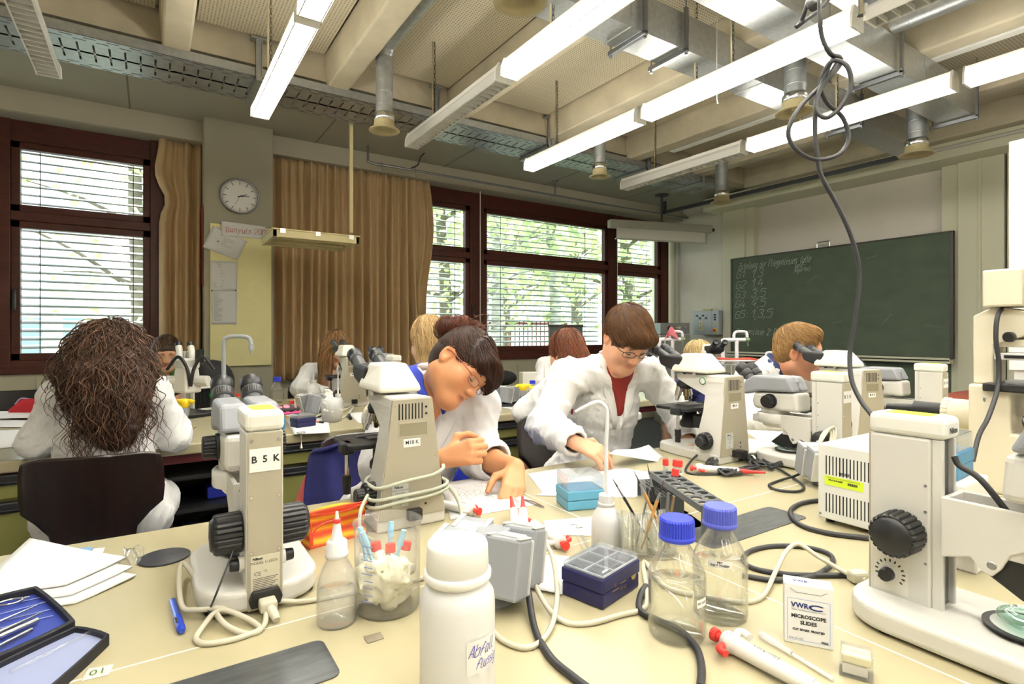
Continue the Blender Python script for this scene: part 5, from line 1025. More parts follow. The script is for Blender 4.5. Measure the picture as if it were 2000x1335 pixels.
# slide boxes
CARD = mat('white_card', '#e9e9e8', .6)
def slidebox(lo, rz, lab, lying=None):
    t = thing('slide_box', lab, 'box', lo, rz, 'white microscope slide boxes'); L = dict(local=True); w, d, h = .064, .03, .088
    if lying: t.rotation_euler = lying
    ob('carton', MB().b2((-w / 2, -d / 2, 0), (w / 2, d / 2, h), .0012), CARD, t, **L)
    m = MB()
    for z in (.008, .058): pass
    f = mat('blue_border', '#9db3dc', .7)
    for lo_, hi_ in (((-.028, 0, .006), (.028, 0, .0066)), ((-.028, 0, .0665), (.028, 0, .0671)), ((-.028, 0, .006), (-.0274, 0, .067)), ((.0274, 0, .006), (.028, 0, .067))): m.b2((lo_[0], -d / 2 - .0003, lo_[2]), (hi_[0], -d / 2, hi_[2]))
    ob('border', m, f, t, **L); DB = mat('dark_blue_print', '#23306c', .6)
    y = -d / 2; m = MB(); text_mb(m, 'VWR', (-.0115, y, .0575), (1, 0, 0), (0, 0, 1), .0098, bold=.0004, spacing=1.05)
    m.grid(lambda u, v: (.011 + .011 * math.cos(u * 5 + .6) * (1 - .35 * v), y - .0005, .0572 + .0045 * math.sin(u * 5 + .6) * (1 - .45 * v)), 24, 1)
    text_mb(m, 'VWR', (-.01, -.002, h + .0002), (1, 0, 0), (0, 1, 0), .009, bold=.0004); ob('logo', m, DB, t, **L)
    m = MB(); text_mb(m, 'MICROSCOPE', (0, y, .0415), (1, 0, 0), (0, 0, 1), .0074, bold=.0003); text_mb(m, 'SLIDES', (0, y, .0325), (1, 0, 0), (0, 0, 1), .0074, bold=.0003); text_mb(m, 'CUT EDGES  FROSTED', (0, y, .022), (1, 0, 0), (0, 0, 1), .0042, bold=.0002); text_mb(m, 'ECN 631-1551', (-.016, y, .0085), (1, 0, 0), (0, 0, 1), .0032); text_mb(m, '50/pk', (.021, y, .0085), (1, 0, 0), (0, 0, 1), .004, bold=.0002); text_mb(m, 'Supplier Partnerships for Customer Solutions', (0, y, .051), (1, 0, 0), (0, 0, 1), .0024)
    m.tube([(-.024, y - .0003, .0815), (-.016, y - .0003, .0765), (.016, y - .0003, .0765), (.024, y - .0003, .0815)], .00025, 4, 1); ob('lettering', m, INK, t, **L)
    return t
a = on(1534, 1252); b = on(1621, 1269); slidebox(V((a.x + b.x) / 2 + .013, (a.y + b.y) / 2 + .007, BZ), math.atan2(b.y - a.y, b.x - a.x), 'white box of microscope slides standing at right foreground')
p = on(1905, 1155); slidebox(p + V(-.02, .05, .0155), 0, 'white box of microscope slides lying behind the large stereo microscope', lying=(math.radians(-90), 0, math.radians(8)))
# small clear cube with pads
a = on(1672, 1315); t = thing('clear_box', 'small clear plastic box with cream pads in the lower right', 'box', a, math.radians(-64)); s = .019
ob('shell', MB().b2((-s, -s * .8, 0), (s, s * .8, .034), .0015).b2((-s + .001, -s * .8 + .001, .001), (s - .001, s * .8 - .001, .033)), CLEAR, t, local=True); ob('base_rim', MB().b2((-s - .001, -s * .8 - .001, 0), (s + .001, s * .8 + .001, .003), .001), CLEAR, t, local=True)
ob('pad', MB().b2((-s + .002, -s * .8 + .002, .018), (s - .002, s * .8 - .002, .03), .002), mat('cream_pad', '#ece6c0', .7), t, local=True); ob('pad', MB().b2((-s + .003, -s * .8 + .003, .003), (s - .006, s * .8 - .003, .017), .002), WHITE, t, local=True)
# pipettes
def pipette(p, q, lab, L=None, text=None, red_tip=False, group='red and white pipettes', roll=0):
    p = Vector(p); q = Vector(q); d = (q - p).normalized(); t = thing('pipette', lab, 'pipette', p, 0, group); n = V(0, 0, 1); sd = d.cross(n).normalized(); n = sd.cross(d)
    ob('barrel', MB().tube([p + d * .022, p + d * .05, p + d * .10, p + d * .15], lambda u: .0135 - .003 * u, 20, 4), WHITE, t); ob('tip_cone', MB().tube([p + d * .15, p + d * .18, p + d * .23], lambda u: .0085 - .005 * u, 14, 3), REDP if red_tip else WHITE, t)
    ob('button', MB().ribbed(p, p + d * .009, .0095, 16, .05).cyl(p + d * .009, p + d * .022, .005, n=12), REDP, t); ob('end_cap', MB().lathe([(.008, .019), (.0125, .02), (.0148, .024), (.0148, .034), (.0135, .036)], p, d, 24), mat('grey_white', '#d3d2cc', .4), t)
    ob('finger_rest', MB().tube([p + d * .028 + sd * -.012, p + d * .024 - sd * .028 + n * .004, p + d * .032 - sd * .031 + n * .005, p + d * .042 - sd * .028 + n * .004], .0055, 10, 4), WHITE, t); ob('ejector', MB().tube([p + d * .028 + sd * .012, p + d * .03 + sd * .026, p + d * .044 + sd * .03], .005, 8, 4), REDP, t)
    if text: w = MB(); text_mb(w, text, p + d * .085 + n * .0131, -d if d.x < 0 else d, n.cross(d) if d.x >= 0 else n.cross(-d), .0095, lift=.0002); ob('lettering', w, INK, t)
    return t
Z1 = .0145
pipette(on(1392, 1255) + V(0, 0, Z1), on(1555, 1345) + V(0, 0, Z1), 'white pipette with a red button running off the lower edge', text='Ebio-Kurs')
pipette(on(1106, 1080) + V(0, 0, Z1), on(1035, 1030) + V(0, 0, Z1), 'white pipette with red button and tip beside the socket post', red_tip=True)
pipette(on(938, 1010) + V(0, 0, Z1), on(840, 990) + V(0, 0, Z1), 'white pipette lying behind the socket post below the drawing', red_tip=False)
pipette(on(1348, 922) + V(0, 0, Z1), on(1475, 930) + V(0, 0, Z1), 'white pipette with a red shaft in front of the M9 K microscope', red_tip=True)
for i, (x, y) in enumerate(((1012, 1042), (1024, 1042))): a = on(x, y + 30); pipette(a + V(0, 0, Z1), on(x - 8 + i * 6, y - 10) + V(0, 0, .03), ('left' if i == 0 else 'right') + ' of two red-ended pipettes lying behind the socket post', red_tip=True)
# plastic transfer pipette lying
a = on(1486, 1246) + V(0, 0, .006); b = on(1628, 1332) + V(0, 0, .004); d = (b - a); one('transfer_pipette', MB().tube([a, a + d * .05, a + d * .25, a + d * .3, a + d * .45, a + d * .5, a + d], lambda u: .0055 if u < .33 else (.004 if u < .7 else .003), 12, 3), FROST, 'clear plastic transfer pipette lying in the lower right', 'pipette')
# boxes of tips
def tipbox(lo, rz, lab, w, d, h, lid, base, liph=.03, inner=None, tips=True):
    t = thing('tip_box', lab, 'box', lo, rz, 'pipette tip boxes'); L = dict(local=True)
    ob('base', MB().b2((-w / 2, -d / 2, 0), (w / 2, d / 2, h * .52), .004).b2((-w / 2 - .001, -d / 2 - .001, h * .52), (w / 2 + .001, d / 2 + .001, h), .003), base, t, **L)
    if tips:
        m = MB(); nx, ny = 12, 8
        for i in range(nx):
            for j in range(ny): x = -w / 2 + .01 + (w - .02) * i / (nx - 1); y = -d / 2 + .01 + (d - .02) * j / (ny - 1); m.cyl((x, y, h), (x, y, h + .0012), .0028, n=8)
        o = ob('tip_holes', m, mat('tip_blue', '#3d86b4', .5), t, **L); o['kind'] = 'stuff'; ob('tip_rack', MB().b2((-w / 2 + .006, -d / 2 + .006, h - .002), (w / 2 - .006, d / 2 - .006, h + .0006), .001), inner or base, t, **L)
    ob('lid', MB().b2((-w / 2 + .001, -d / 2 + .001, h), (w / 2 - .001, d / 2 - .001, h + liph), .004).b2((-w / 2 + .0025, -d / 2 + .0025, h + .0005), (w / 2 - .0025, d / 2 - .0025, h + liph - .0015)), lid, t, **L)
    return t
LB = mat('light_blue_plastic', '#5fa3c4', .45); LB2 = mat('blue_plastic', '#3f7ea3', .45); NAVY = mat('navy_plastic', '#1b1b4a', .4); LID = glassy('clear_lid', '#f6f8fa', .1, 1.4)
a = on(1092, 993); b = on(1176, 1003); tipbox(V(a.x + .066, a.y - .006, BZ), math.radians(-18), 'light blue pipette tip box with clear lid beside the drawing', .105, .088, .05, LID, LB, .04)
nb_ = tipbox(V(.672, .735, BZ), math.radians(14), 'dark blue pipette tip box with clear lid before the blue-capped bottles', .12, .085, .05, LID, NAVY, .012, WHITE, tips=False)
m = MB()
for x in (-.055, -.02, .018, .055): m.b2((x - .001, -.04, .0515), (x + .001, .04, .0545))
for y in (-.04, .0, .04): m.b2((-.055, y - .001, .0515), (.055, y + .001, .0545))
ob('tray_dividers', m, mat('divider', '#dfe6ee', .4), nb_, local=True); w = MB(); text_mb(w, 'FT 22', (.004, -.0432, .018), (1, 0, 0), (0, 0, 1), .008); text_mb(w, 'G', (-.022, -.0432, .03), (1, 0, 0), (0, 0, 1), .009); w.b2((-.03, -.0435, .021), (-.01, -.043, .0222)).b2((-.005, -.0435, .027), (.012, -.043, .0282)).lathe([(.007, 0), (.008, .0003), (.008, .0006), (.006, .0006)], (.038, -.0428, .028), (0, -1, 0), 20); ob('lettering', w, mat('gold_print', '#b09a55', .4, .3), nb_, local=True)
# white wash bottle with bent spout
lo = on(1184, 1072)
def wcap(t): ob('cap', MB().ribbed((0, 0, .098), (0, 0, .118), .016, 20, .03).lathe([(.017, .094), (.018, .096), (.018, .1), (.016, .101)], n=24), PE, t, local=True); R_ = camv(1, 0, 0); ob('spout', MB().tube([V(0, 0, .118), V(0, 0, .22), V(0, 0, .29) + R_ * .002, V(0, 0, .308) - R_ * .006, V(0, 0, .313) - R_ * .02, V(0, 0, .303) - R_ * .045, V(0, 0, .292) - R_ * .066], lambda u: .0042 if u < .8 else .0042 - .006 * (u - .8), 10, 5), mat('spout_white', '#e3e6e8', .35), t, local=True)
bottle('wash_bottle', 'white wash bottle with a tall bent spout in the middle of the bench', 'bottle', lo, [(.028, 0), (.0315, .004), (.0315, .058), (.029, .072), (.02, .088), (.015, .094), (.015, .1)], PE, wcap)
# clear tube stand with brushes and droppers
c0 = on(1262, 1082); st_ = thing('tube_stand', 'clear plastic tube stand holding brushes and droppers', 'stand', c0); ob('plate', MB().box(c0 + V(0, 0, .003), (.13, .07, .006), .002, rot=(0, 0, -.5)), CLEAR, st_)
tubes = []
for i in range(4):
    for j in range(2):
        p = c0 + Matrix.Rotation(-.5, 3, 'Z') @ V(-.045 + i * .03, -.016 + j * .032, .006); tubes.append(p); ob('tube', MB().lathe([(.0, 0), (.0115, .001), (.013, .006), (.0135, .078), (.0128, .078), (.0122, .007), (0, .003)], p, n=20), glassy('thin_clear', '#fbfcfa', .09, 1.4), st_)
def stick(i, px, py, d_, lab, kind, cols, r=.0022):
    a = tubes[i] + V(0, 0, .012); b = at(px, py, (a.x * CR + a.y * SR) + d_); t = thing(kind, lab, kind.replace('_', ' '), a, 0, None); L_ = (b - a)
    for k, (u0, u1, r0, r1, mm) in enumerate(cols): ob(('handle', 'ferrule', 'bristles', 'tip')[k], MB().cyl(a + L_ * u0, a + L_ * u1, r * r0, r * r1, n=10), mm, t)
TAN = mat('bamboo', '#b98a4e', .5); BRS = mat('bristle', '#3a2b22', .8)
bru = [(0, .7, .7, 1.5, BLACK), (.7, .86, 1.1, .8, STEEL), (.86, 1, .9, .1, BRS)]; brt = [(0, .7, .9, 1.6, TAN), (.7, .82, 1.3, .9, STEEL), (.82, 1, 1, .1, BRS)]
stick(5, 1195, 932, .0, 'thin black paintbrush leaning left in the tube stand', 'paintbrush', bru); stick(6, 1237, 917, .03, 'bamboo paintbrush crossing in the tube stand', 'paintbrush', brt); stick(2, 1297, 936, .0, 'bamboo paintbrush leaning right in the tube stand', 'paintbrush', brt); stick(7, 1264, 905, .03, 'black paintbrush standing upright in the tube stand', 'paintbrush', bru); stick(3, 1274, 930, .02, 'thin needle leaning among the brushes', 'needle', [(0, .6, .9, .9, STEEL), (.6, 1, .5, .2, STEEL)])
for i, (px, py, k) in enumerate(((1208, 915, 1), (1214, 918, 3), (1252, 918, 5))):
    a = tubes[k] + V(0, 0, .01); b = at(px, py, a.x * CR + a.y * SR + .03); d = b - a; one('transfer_pipette', MB().tube([a, a + d * .45, a + d * .6, a + d * .72, a + d * .95, b], lambda u: .002 if u < .5 else .0058, 10, 4), PP, 'clear plastic dropper standing bulb up in the tube stand', 'pipette', 'droppers in the tube stand')
for i, (px, py, k, mm) in enumerate(((1305, 962, 7, STEEL), (1316, 968, 7, mat('bronze_tool', '#8c7a62', .4, .7)))): a = tubes[k] + V(.004, 0, .02 - .01 * i); b = at(px, py, a.x * CR + a.y * SR); one('forceps', MB().tube([a, a.lerp(b, .5) + V(.002, 0, 0), b], lambda u: .0015 + .0018 * u, 6, 4).tube([a, a.lerp(b, .5) - V(.003, 0, 0), b], lambda u: .0012 + .0018 * u, 6, 4), mm, 'metal forceps standing in the tube stand, ' + ('left' if i == 0 else 'brown one at right'), 'forceps')
# grey test tube rack
RK = mat('rack_grey', '#4b4f52', .45); zt = .845; A = on(1300, 935, zt); B = on(1425, 985, zt); C = on(1358, 990, zt)
ux = (B - A); ux.z = 0; Lr = .30; ux = (on(1420, 983, zt) - on(1332, 930, zt)).normalized(); uy = V(-ux.y, ux.x, 0); c1 = on(1425, 985, zt); w_ = .066
o = V(c1.x, c1.y, BZ) - ux * Lr; rk = thing('test_tube_rack', 'dark grey test tube rack with two rows of holes', 'rack', o)
if uy.dot(V(-1, 0, 0)) < 0: uy = -uy
b = bmesh.new()
nu, nw = 8, 2; top = MB(); rr = .0128
def ringquad(mb, cx, cy, hx, hy, r, z):
    n = 24; S = []; Cc = []
    for k in range(n):
        a = 2 * math.pi * k / n; ca, sa = math.cos(a), math.sin(a); q = max(abs(ca) / hx, abs(sa) / hy); S.append(o + ux * (cx + ca / q) + uy * (cy + sa / q) + V(0, 0, z)); Cc.append(o + ux * (cx + r * ca) + uy * (cy + r * sa) + V(0, 0, z))
    mb.add(S + Cc + [p - V(0, 0, .004) for p in Cc], [(k, (k + 1) % n, n + (k + 1) % n, n + k) for k in range(n)] + [(n + k, n + (k + 1) % n, 2 * n + (k + 1) % n, 2 * n + k) for k in range(n)])
for i in range(nu):
    for j in range(nw): ringquad(top, Lr * (i + .5) / nu, w_ * (j + .5) / nw, Lr / nu / 2, w_ / nw / 2, rr, .084)
ob('top_plate', top, RK, rk); P_ = lambda x, y, z: o + ux * x + uy * y + V(0, 0, z)
m = MB().prism([(0, 0), (Lr, 0), (Lr, w_), (0, w_)], o, ux, uy, .003); ob('base_plate', m, RK, rk)
for x0, x1 in ((-.003, 0), (Lr, Lr + .003)): ob('end_plate', MB().prism([(0, 0), (w_, 0), (w_, .084), (0, .084)], o + ux * x1, uy, (0, 0, 1), .003), RK, rk)
ob('side_lip', MB().prism([(0, .070), (Lr, .070), (Lr, .0845), (0, .0845)], o + uy * 0, ux, (0, 0, 1), .002).prism([(0, .070), (Lr, .070), (Lr, .0845), (0, .0845)], o + uy * w_, ux, (0, 0, 1), .002), RK, rk)
for i, (px, py, h, rc, liq, dd, lb) in enumerate(((1300, 900, .10, .0085, 1, 1.62, 'small tube of greenish liquid with red cap, left one in the rack'), (1323, 902, .115, .0145, 0, 1.58, 'wide clear tube with slanted red cap, rear one in the rack'), (1318, 920, .10, .0095, 0, 1.45, 'narrow tube with red cap and handwritten label, front one in the rack'))):
    tp = at(px, py, dd); t = thing('sample_tube', lb, 'tube', tp - V(0, 0, h)); r = rc * .86; ob('tube', MB().lathe([(0, 0), (r * .3, .002), (r, .02), (r, h - .004), (r * .92, h - .004), (r * .92, .021), (0, .004)], tp - V(0, 0, h), n=20), LID, t); ob('cap', MB().ribbed(tp - V(0, 0, .012), tp + V(.002 * i, 0, .006), rc, 20, .03), REDP, t)
    if liq: ob('liquid', MB().lathe([(0, .004), (r * .9, .021), (r * .9, h * .68), (0, h * .68)], tp - V(0, 0, h), n=16), glassy('green_liquid', '#d5dd70', .15, 1.33, .1, '#cfd86a'), t)
    else: ob('label', MB().lathe([(r * 1.02, h * .35), (r * 1.02, h * .75)], tp - V(0, 0, h), n=20, caps=False), WLABEL, t); w = MB(); hand_mb(w, 'Glut' if i == 2 else 'lacZ', (0, 0, 0), (0, 0, -1), (1, 0, 0), .006, .0006); 
# black mesh rack behind
c = on(1288, 985); m = MB(); rot = Matrix.Rotation(math.atan2(ux.y, ux.x), 3, 'Z')
for z in (.045,):
    for k in range(13): m.box(c + rot @ V(-.08 + k * .0135, 0, z), (.004, .06, .003), rot=rot)
    for k in range(6): m.box(c + rot @ V(0, -.028 + k * .0112, z), (.166, .004, .003), rot=rot)
for sx in (-1, 1): m.box(c + rot @ V(sx * .083, 0, .024), (.003, .062, .046), rot=rot)
one('wire_rack', m, RK, 'low black grid rack between the tube stand and the grey rack', 'rack')
# ---------------------------------------------------------------- socket posts
def socket_post(lo, lab, rz=0, flip=(0, 1, 2, 3), s=1.0, sticker=True):
    t = thing('socket_post', lab, 'socket post', lo, rz, 'bench socket posts'); L = dict(local=True)
    ob('foot', MB().lathe([(.042, 0), (.044, .006), (.036, .012), (.03, .016), (.026, .03)], n=32), MGREY, t, **L); ob('post', MB().b2((-.03, -.03, .02), (.03, .03, .12), .004), MGREY, t, **L)
    for k, a in enumerate((math.radians(-62), math.radians(-118), math.radians(62), math.radians(118))):
        M = Matrix.Translation((math.cos(a) * .062, math.sin(a) * .05, .025)) @ Matrix.Rotation(math.radians(-90 if k < 2 else 90) + math.pi / 2, 4, 'Z') @ Matrix.Rotation(math.radians(14), 4, 'X' if False else 'Y')
        m = MB().b2((-.03, -.034, .0), (.016, .034, .095), .005); m.v = [tuple(M @ Vector(v)) for v in m.v]; b = ob('socket_box', m, MGREY, t, **L)
        m = MB().b2((.0165, -.035, .002), (.024, .035, .092), .004).b2((-.01, -.022, .093), (.02, .022, .099), .003).b2((-.03, -.033, .0945), (.012, -.024, .0975), .001).b2((-.03, .024, .0945), (.012, .033, .0975), .001); m.v = [tuple(M @ Vector(v)) for v in m.v]; ob('flap_lid', m, mat('lid_grey', '#c6c7c3', .45), b, **L)
        if sticker and k == 1: m = MB().add([(.0243, -.03, .03), (.0243, -.002, .03), (.0243, -.024, .072)], [(0, 1, 2)]); m.v = [tuple(M @ Vector(v)) for v in m.v]; ob('sticker', m, mat('green_sticker', '#3f8a68', .5), b, **L)
    return t
sp = socket_post(on(957, 1168), 'white four-socket post behind the wide-mouth bottle', math.radians(30))
# ---------------------------------------------------------------- papers, drawings
def bsheet(px, lab, m=PAPER, name='paper_sheet', writing=None, lift=.0006, curl=0, cat='paper', group=None, zs=None):
    c = [on(x, y) + V(0, 0, lift + (zs[i] if zs else 0)) for i, (x, y) in enumerate(px)]; return sheet(c, lab, cat, m, .0007, writing, curl, name, group)
def sketch(seed, n=26):
    def f(wb, o, ux, uy, nn):
        r = random.Random(seed)
        for k in range(n):
            x, y = r.uniform(.08, .9), r.uniform(.1, .9); a = r.uniform(0, 6.28); P = [];
            for i in range(8): P.append((x, y)); a += r.uniform(-.7, .7); x += math.cos(a) * .03; y += math.sin(a) * .04
            for (xa, ya), (xb, yb) in zip(P, P[1:]):
                p = o + ux * xa + uy * ya + nn * .0018; q = o + ux * xb + uy * yb + nn * .0018; d = (q - p).cross(nn).normalized() * .0004; wb.quad(p - d, q - d, q + d, p + d)
    f.mats = mat('pencil', '#8d8d90', .9); return f
bsheet([(880, 1015), (1052, 985), (960, 932), (862, 945)], 'pencil drawing of branching forms under the hand of the woman in glasses', writing=sketch(1, 40))
bsheet([(1045, 968), (1240, 972), (1330, 930), (1175, 908)], 'printed sheets with faint drawings between the tip box and the young man', writing=sketch(2, 40), curl=.004)
bsheet([(1060, 963), (1180, 965), (1110, 912), (1030, 925)], 'sheet slipping out under the printed sheets by the light blue box', lift=.0003, writing=sketch(3, 14))
p = [at(1190, 887, 1.84), at(1320, 908, 2.02), at(1265, 874, 2.1), at(1200, 880, 1.95)]; sheet(p, 'white sheet lifted by the young man in glasses', curl=.012)
def squig(wb, o, ux, uy, n): hand_mb(wb, 'S', o, ux, uy, .01) ; wb.tube([o + ux * .55 + uy * .6 + n * .002, o + ux * .6 + uy * .75 + n * .002, o + ux * .7 + uy * .7 + n * .002, o + ux * .66 + uy * .5 + n * .002, o + ux * .8 + uy * .55 + n * .002], .0006, 4, 5)
squig.mats = INK
bsheet([(1075, 1045), (1168, 1047), (1200, 1005), (1060, 1018)], 'torn white paper with a pen squiggle behind the wash bottle', writing=squig, curl=.003)
bsheet([(1028, 1150), (1098, 1165), (1112, 1090), (1040, 1085)], 'small white notepad lying beside the socket post', lift=.004)
one('squeeze_tray', MB().tube([on(1125, 1035) + V(0, 0, .006), on(1145, 1078) + V(0, 0, .006), on(1158, 1100) + V(0, 0, .006)], .008, 10, 4), PP, 'clear plastic bag strip lying left of the wash bottle', 'bag')
one('pencil', MB().cyl(on(873, 984) + V(0, 0, .006), on(908, 989) + V(0, 0, .006), .0042, n=8).cyl(on(908, 989) + V(0, 0, .006), on(916, 990) + V(0, 0, .006), .004, .001, n=8), mat('brown_pencil', '#6e4326', .5), 'brown pencil lying on the drawing by the M10 K microscope', 'pencil')
a = on(1021, 977) + V(0, 0, .003); b = on(1063, 992) + V(0, 0, .003); one('forceps', MB().tube([a, a.lerp(b, .5) + V(.002, .004, .003), b], .0018, 6, 4).tube([a, a.lerp(b, .5) - V(.002, .004, 0), b], .0018, 6, 4), CHROME, 'shiny forceps lying beside the resting hand', 'forceps')
one('glass_slide', MB().box((on(1004, 978) + on(1010, 990)) / 2 + V(0, 0, .012), (.01, .024, .001), rot=(.5, 0, .4)), mat('slide_brown', '#a38b80', .2), 'narrow brown slide held under the resting hand', 'slide')
# left: paper pile, card, disc, bag
for i, (dz, off, lb) in enumerate(((0, (8, 20), 'lowest sheet of the white pile at the left edge'), (.004, (0, 8), 'middle sheet of the white pile at the left edge'), (.009, (-12, -6), 'top sheet of the white pile at the left edge'))):
    o = [on(-60 + off[0], 1190 + off[1]), on(140 + off[0], 1160 + off[1]), on(258 + off[0], 1108 + off[1]), on(70 + off[0], 1068 + off[1])]; c = [q + V(0, 0, .001 + dz) for q in o]; sheet(c, lb, 'paper', PAPER, .003, None, .003, 'paper_sheet', 'paper pile at the left edge')
bsheet([(130, 1086), (172, 1086), (182, 1069), (150, 1072)], 'corner of a blue picture card under the white pile', mat('blue_card', '#6f9fd8', .5), 'picture_card', lift=.001, cat='card')
bsheet([(170, 1095), (196, 1092), (205, 1070), (182, 1072)], 'white slip of paper behind the blue card', lift=.0008)
c = (on(272, 1089) + on(369, 1088)) / 2; c = on(321, 1089); one('stage_plate', MB().lathe([(.045, 0), (.0465, .001), (.0465, .003), (.045, .004), (.0, .004)], c, n=56).lathe([(.003, .0042), (.002, .0045)], c + V(.014, .006, 0), n=10), mat('matt_black', '#2c2d33', .5), 'black stage plate disc lying on the bench left of the B 5 K microscope', 'disc')
bag = MB().grid(lambda u, v: on(232, 1106).lerp(on(275, 1104), u).lerp(on(243, 1072).lerp(on(283, 1074), u), v) + V(0, 0, .006 + .008 * math.sin(u * 7 + v * 3) * math.sin(v * 6 + 1)), 16, 16, thick=.0006); one('plastic_bag', bag, CLEAR, 'small crumpled clear plastic bag beside the black disc', 'bag')
# bench number
s10 = [on(x, y) for x, y in ((157, 1331), (213, 1317), (222, 1297), (172, 1305))]; t = sheet([q + V(0, 0, .0004) for q in s10], 'white bench number 10 stuck to the worktop at the lower left', 'sticker', mat('sticker_white', '#dcd8c4', .5), .0003, name='number_sticker'); w = MB(); d = (s10[0] - s10[1]).normalized(); c = sum(s10, V(0, 0, 0)) / 4; text_mb(w, '10', c + V(0, 0, .0014), d, V(0, 0, 1).cross(d), .02); ob('lettering', w, mat('green_ink', '#4d6b3f', .7), t)
# dissecting kit
kt = thing('dissecting_kit', 'open dark blue zip case with dissecting tools in the lower left corner', 'case', on(60, 1260)); NV = mat('navy_cloth', '#15151d', .6, bump=.05, bscale=200); NB = mat('blue_lining', '#2a3a8c', .45)
def slab(px, z0, z1, r=.02, tilt=0): return [on(x, y) for x, y in px]
a, b_, c_, d_ = on(-100, 1215), on(72, 1167), on(150, 1240), on(-40, 1330)
def case_mb(c, th, inset, lip):
    m = MB(); ctr = sum(c, V(0, 0, 0)) / 4; P = catmull([p for q in range(4) for p in (c[q].lerp(c[(q + 1) % 4], .12), c[q].lerp(c[(q + 1) % 4], .88))], 4, True); n = len(P)
    I = [p.lerp(ctr, inset) for p in P]; rows = [P, [p + V(0, 0, th) for p in P], [p + V(0, 0, th + .001) for p in [q.lerp(ctr, inset * .3) for q in P]], [p + V(0, 0, th) for p in I], [p + V(0, 0, th - lip) for p in I]]
    for r0, r1 in zip(rows, rows[1:]): m.add(r0 + r1, [(k, (k + 1) % n, n + (k + 1) % n, n + k) for k in range(n)], 0, True)
    f = MB().add(rows[-1], [tuple(range(n))]); return m, f
m, f = case_mb([a, b_, c_, d_], .022, .09, .010); ob('shell', m, NV, kt); ob('lining', f, NB, kt)
low = [p + V(0, 0, -.0) for p in (on(-60, 1345), on(150, 1241), on(216, 1258), on(60, 1400))]; m, f = case_mb([low[0], low[1], low[2], low[3]], .016, .08, .007); ob('shell', m, NV, kt); ob('lining', f, mat('clear_pocket', '#9ba3c4', .15, spec=.8), kt)
def lay(p, q, z, r0, r1, nm, lb, m_=CHROME, cat='tool'): A_ = on(*p) + V(0, 0, z); B_ = on(*q) + V(0, 0, z); return one(nm, MB().tube([A_, A_.lerp(B_, .5), B_], lambda u: r0 + (r1 - r0) * u, 8, 3), m_, lb, cat)
Zk = .018
lay((-20, 1245), (72, 1203), Zk, .0028, .0008, 'dissecting_needle', 'thin dissecting needle with hooked tip in the case'); lay((-10, 1262), (84, 1216), Zk, .004, .0008, 'dissecting_needle', 'straight dissecting needle with black handle in the case', STEEL); lay((-20, 1275), (73, 1233), Zk, .004, .0045, 'scalpel_handle', 'flat steel scalpel handle in the case'); lay((-10, 1290), (62, 1252), Zk, .003, .003, 'probe', 'grey metal probe lowest in the case', STEEL)
q = on(20, 1196) + V(0, 0, Zk); one('scissors', MB().tube([q + V(.016 * math.cos(k * .628), .010 * math.sin(k * .628), 0) for k in range(10)], .002, 8, 3, closed=True).tube([q + V(.012, .006, 0), on(58, 1186) + V(0, 0, Zk)], .0016, 6, 2).tube([q + V(-.014, -.004, 0), on(-20, 1210) + V(0, 0, Zk)], .0022, 6, 2), CHROME, 'steel scissors with round finger ring in the case', 'scissors')
pk = MB()
for k, (y0, y1) in enumerate(((1196, 1180), (1212, 1190), (1226, 1206), (1240, 1218))): pk.tube([on(-10, y0 + 6) + V(0, 0, .0135), on(86 + k * 6, y1) + V(0, 0, .0135)], .0009, 5, 1)
ob('pocket_edges', pk, mat('pocket_welt', '#8d95c8', .25), kt); lay((20, 1330), (178, 1250), .012, .004, .004, 'glass_tube', 'row of clear sealed packs in the lower flap of the case', CLEAR, 'pack')
# blue pen
a = on(337, 1180) + V(0, 0, .006); b = on(355, 1240) + V(0, 0, .006); d = b - a; t = thing('pen', 'chunky blue pen lying beside the grey cable', 'pen', a); PB = mat('pen_blue', '#4c66c8', .15, .5); ob('barrel', MB().tube([a, a + d * .3, a + d * .6], .0055, 14, 2), PB, t); ob('cap', MB().tube([a + d * .58, a + d * .7, a + d * .92, b], lambda u: .0064 if u < .7 else .0064 - .009 * (u - .7), 14, 3), mat('pen_cap_blue', '#2440b0', .15), t); ob('clip', MB().box(a + d * .75 + V(-.004, .0, .0055), (.003, .02, .0012), rot=(0, 0, math.atan2(d.y, d.x) + math.pi / 2)), CHROME, t)
# striped pencil case
P0 = on(608, 1055); t = thing('pencil_case', 'orange and yellow striped pencil case behind the dropper bottle', 'pencil case', P0)
ST = mat('striped_cloth', '#d9622a', .8); nt = ST.node_tree; wv = nt.nodes.new('ShaderNodeTexWave'); wv.inputs['Scale'].default_value = 14; wv.bands_direction = 'Z'; wv.inputs['Distortion'].default_value = 1.5; cr_ = nt.nodes.new('ShaderNodeValToRGB'); cr_.color_ramp.elements[0].color = lin('#c8432a'); cr_.color_ramp.elements[1].color = lin('#f0b52e'); e = cr_.color_ramp.elements.new(.5); e.color = lin('#e0702c'); tc = nt.nodes.new('ShaderNodeTexCoord'); nt.links.new(tc.outputs['Object'], wv.inputs[0]); nt.links.new(wv.outputs[0], cr_.inputs[0]); nt.links.new(cr_.outputs[0], nt.nodes['Principled BSDF'].inputs[0])
L0 = on(606, 1075); L1 = on(716, 1045); ax_ = (L1 - L0); up_ = V(0, 0, 1); sd = up_.cross(ax_).normalized()
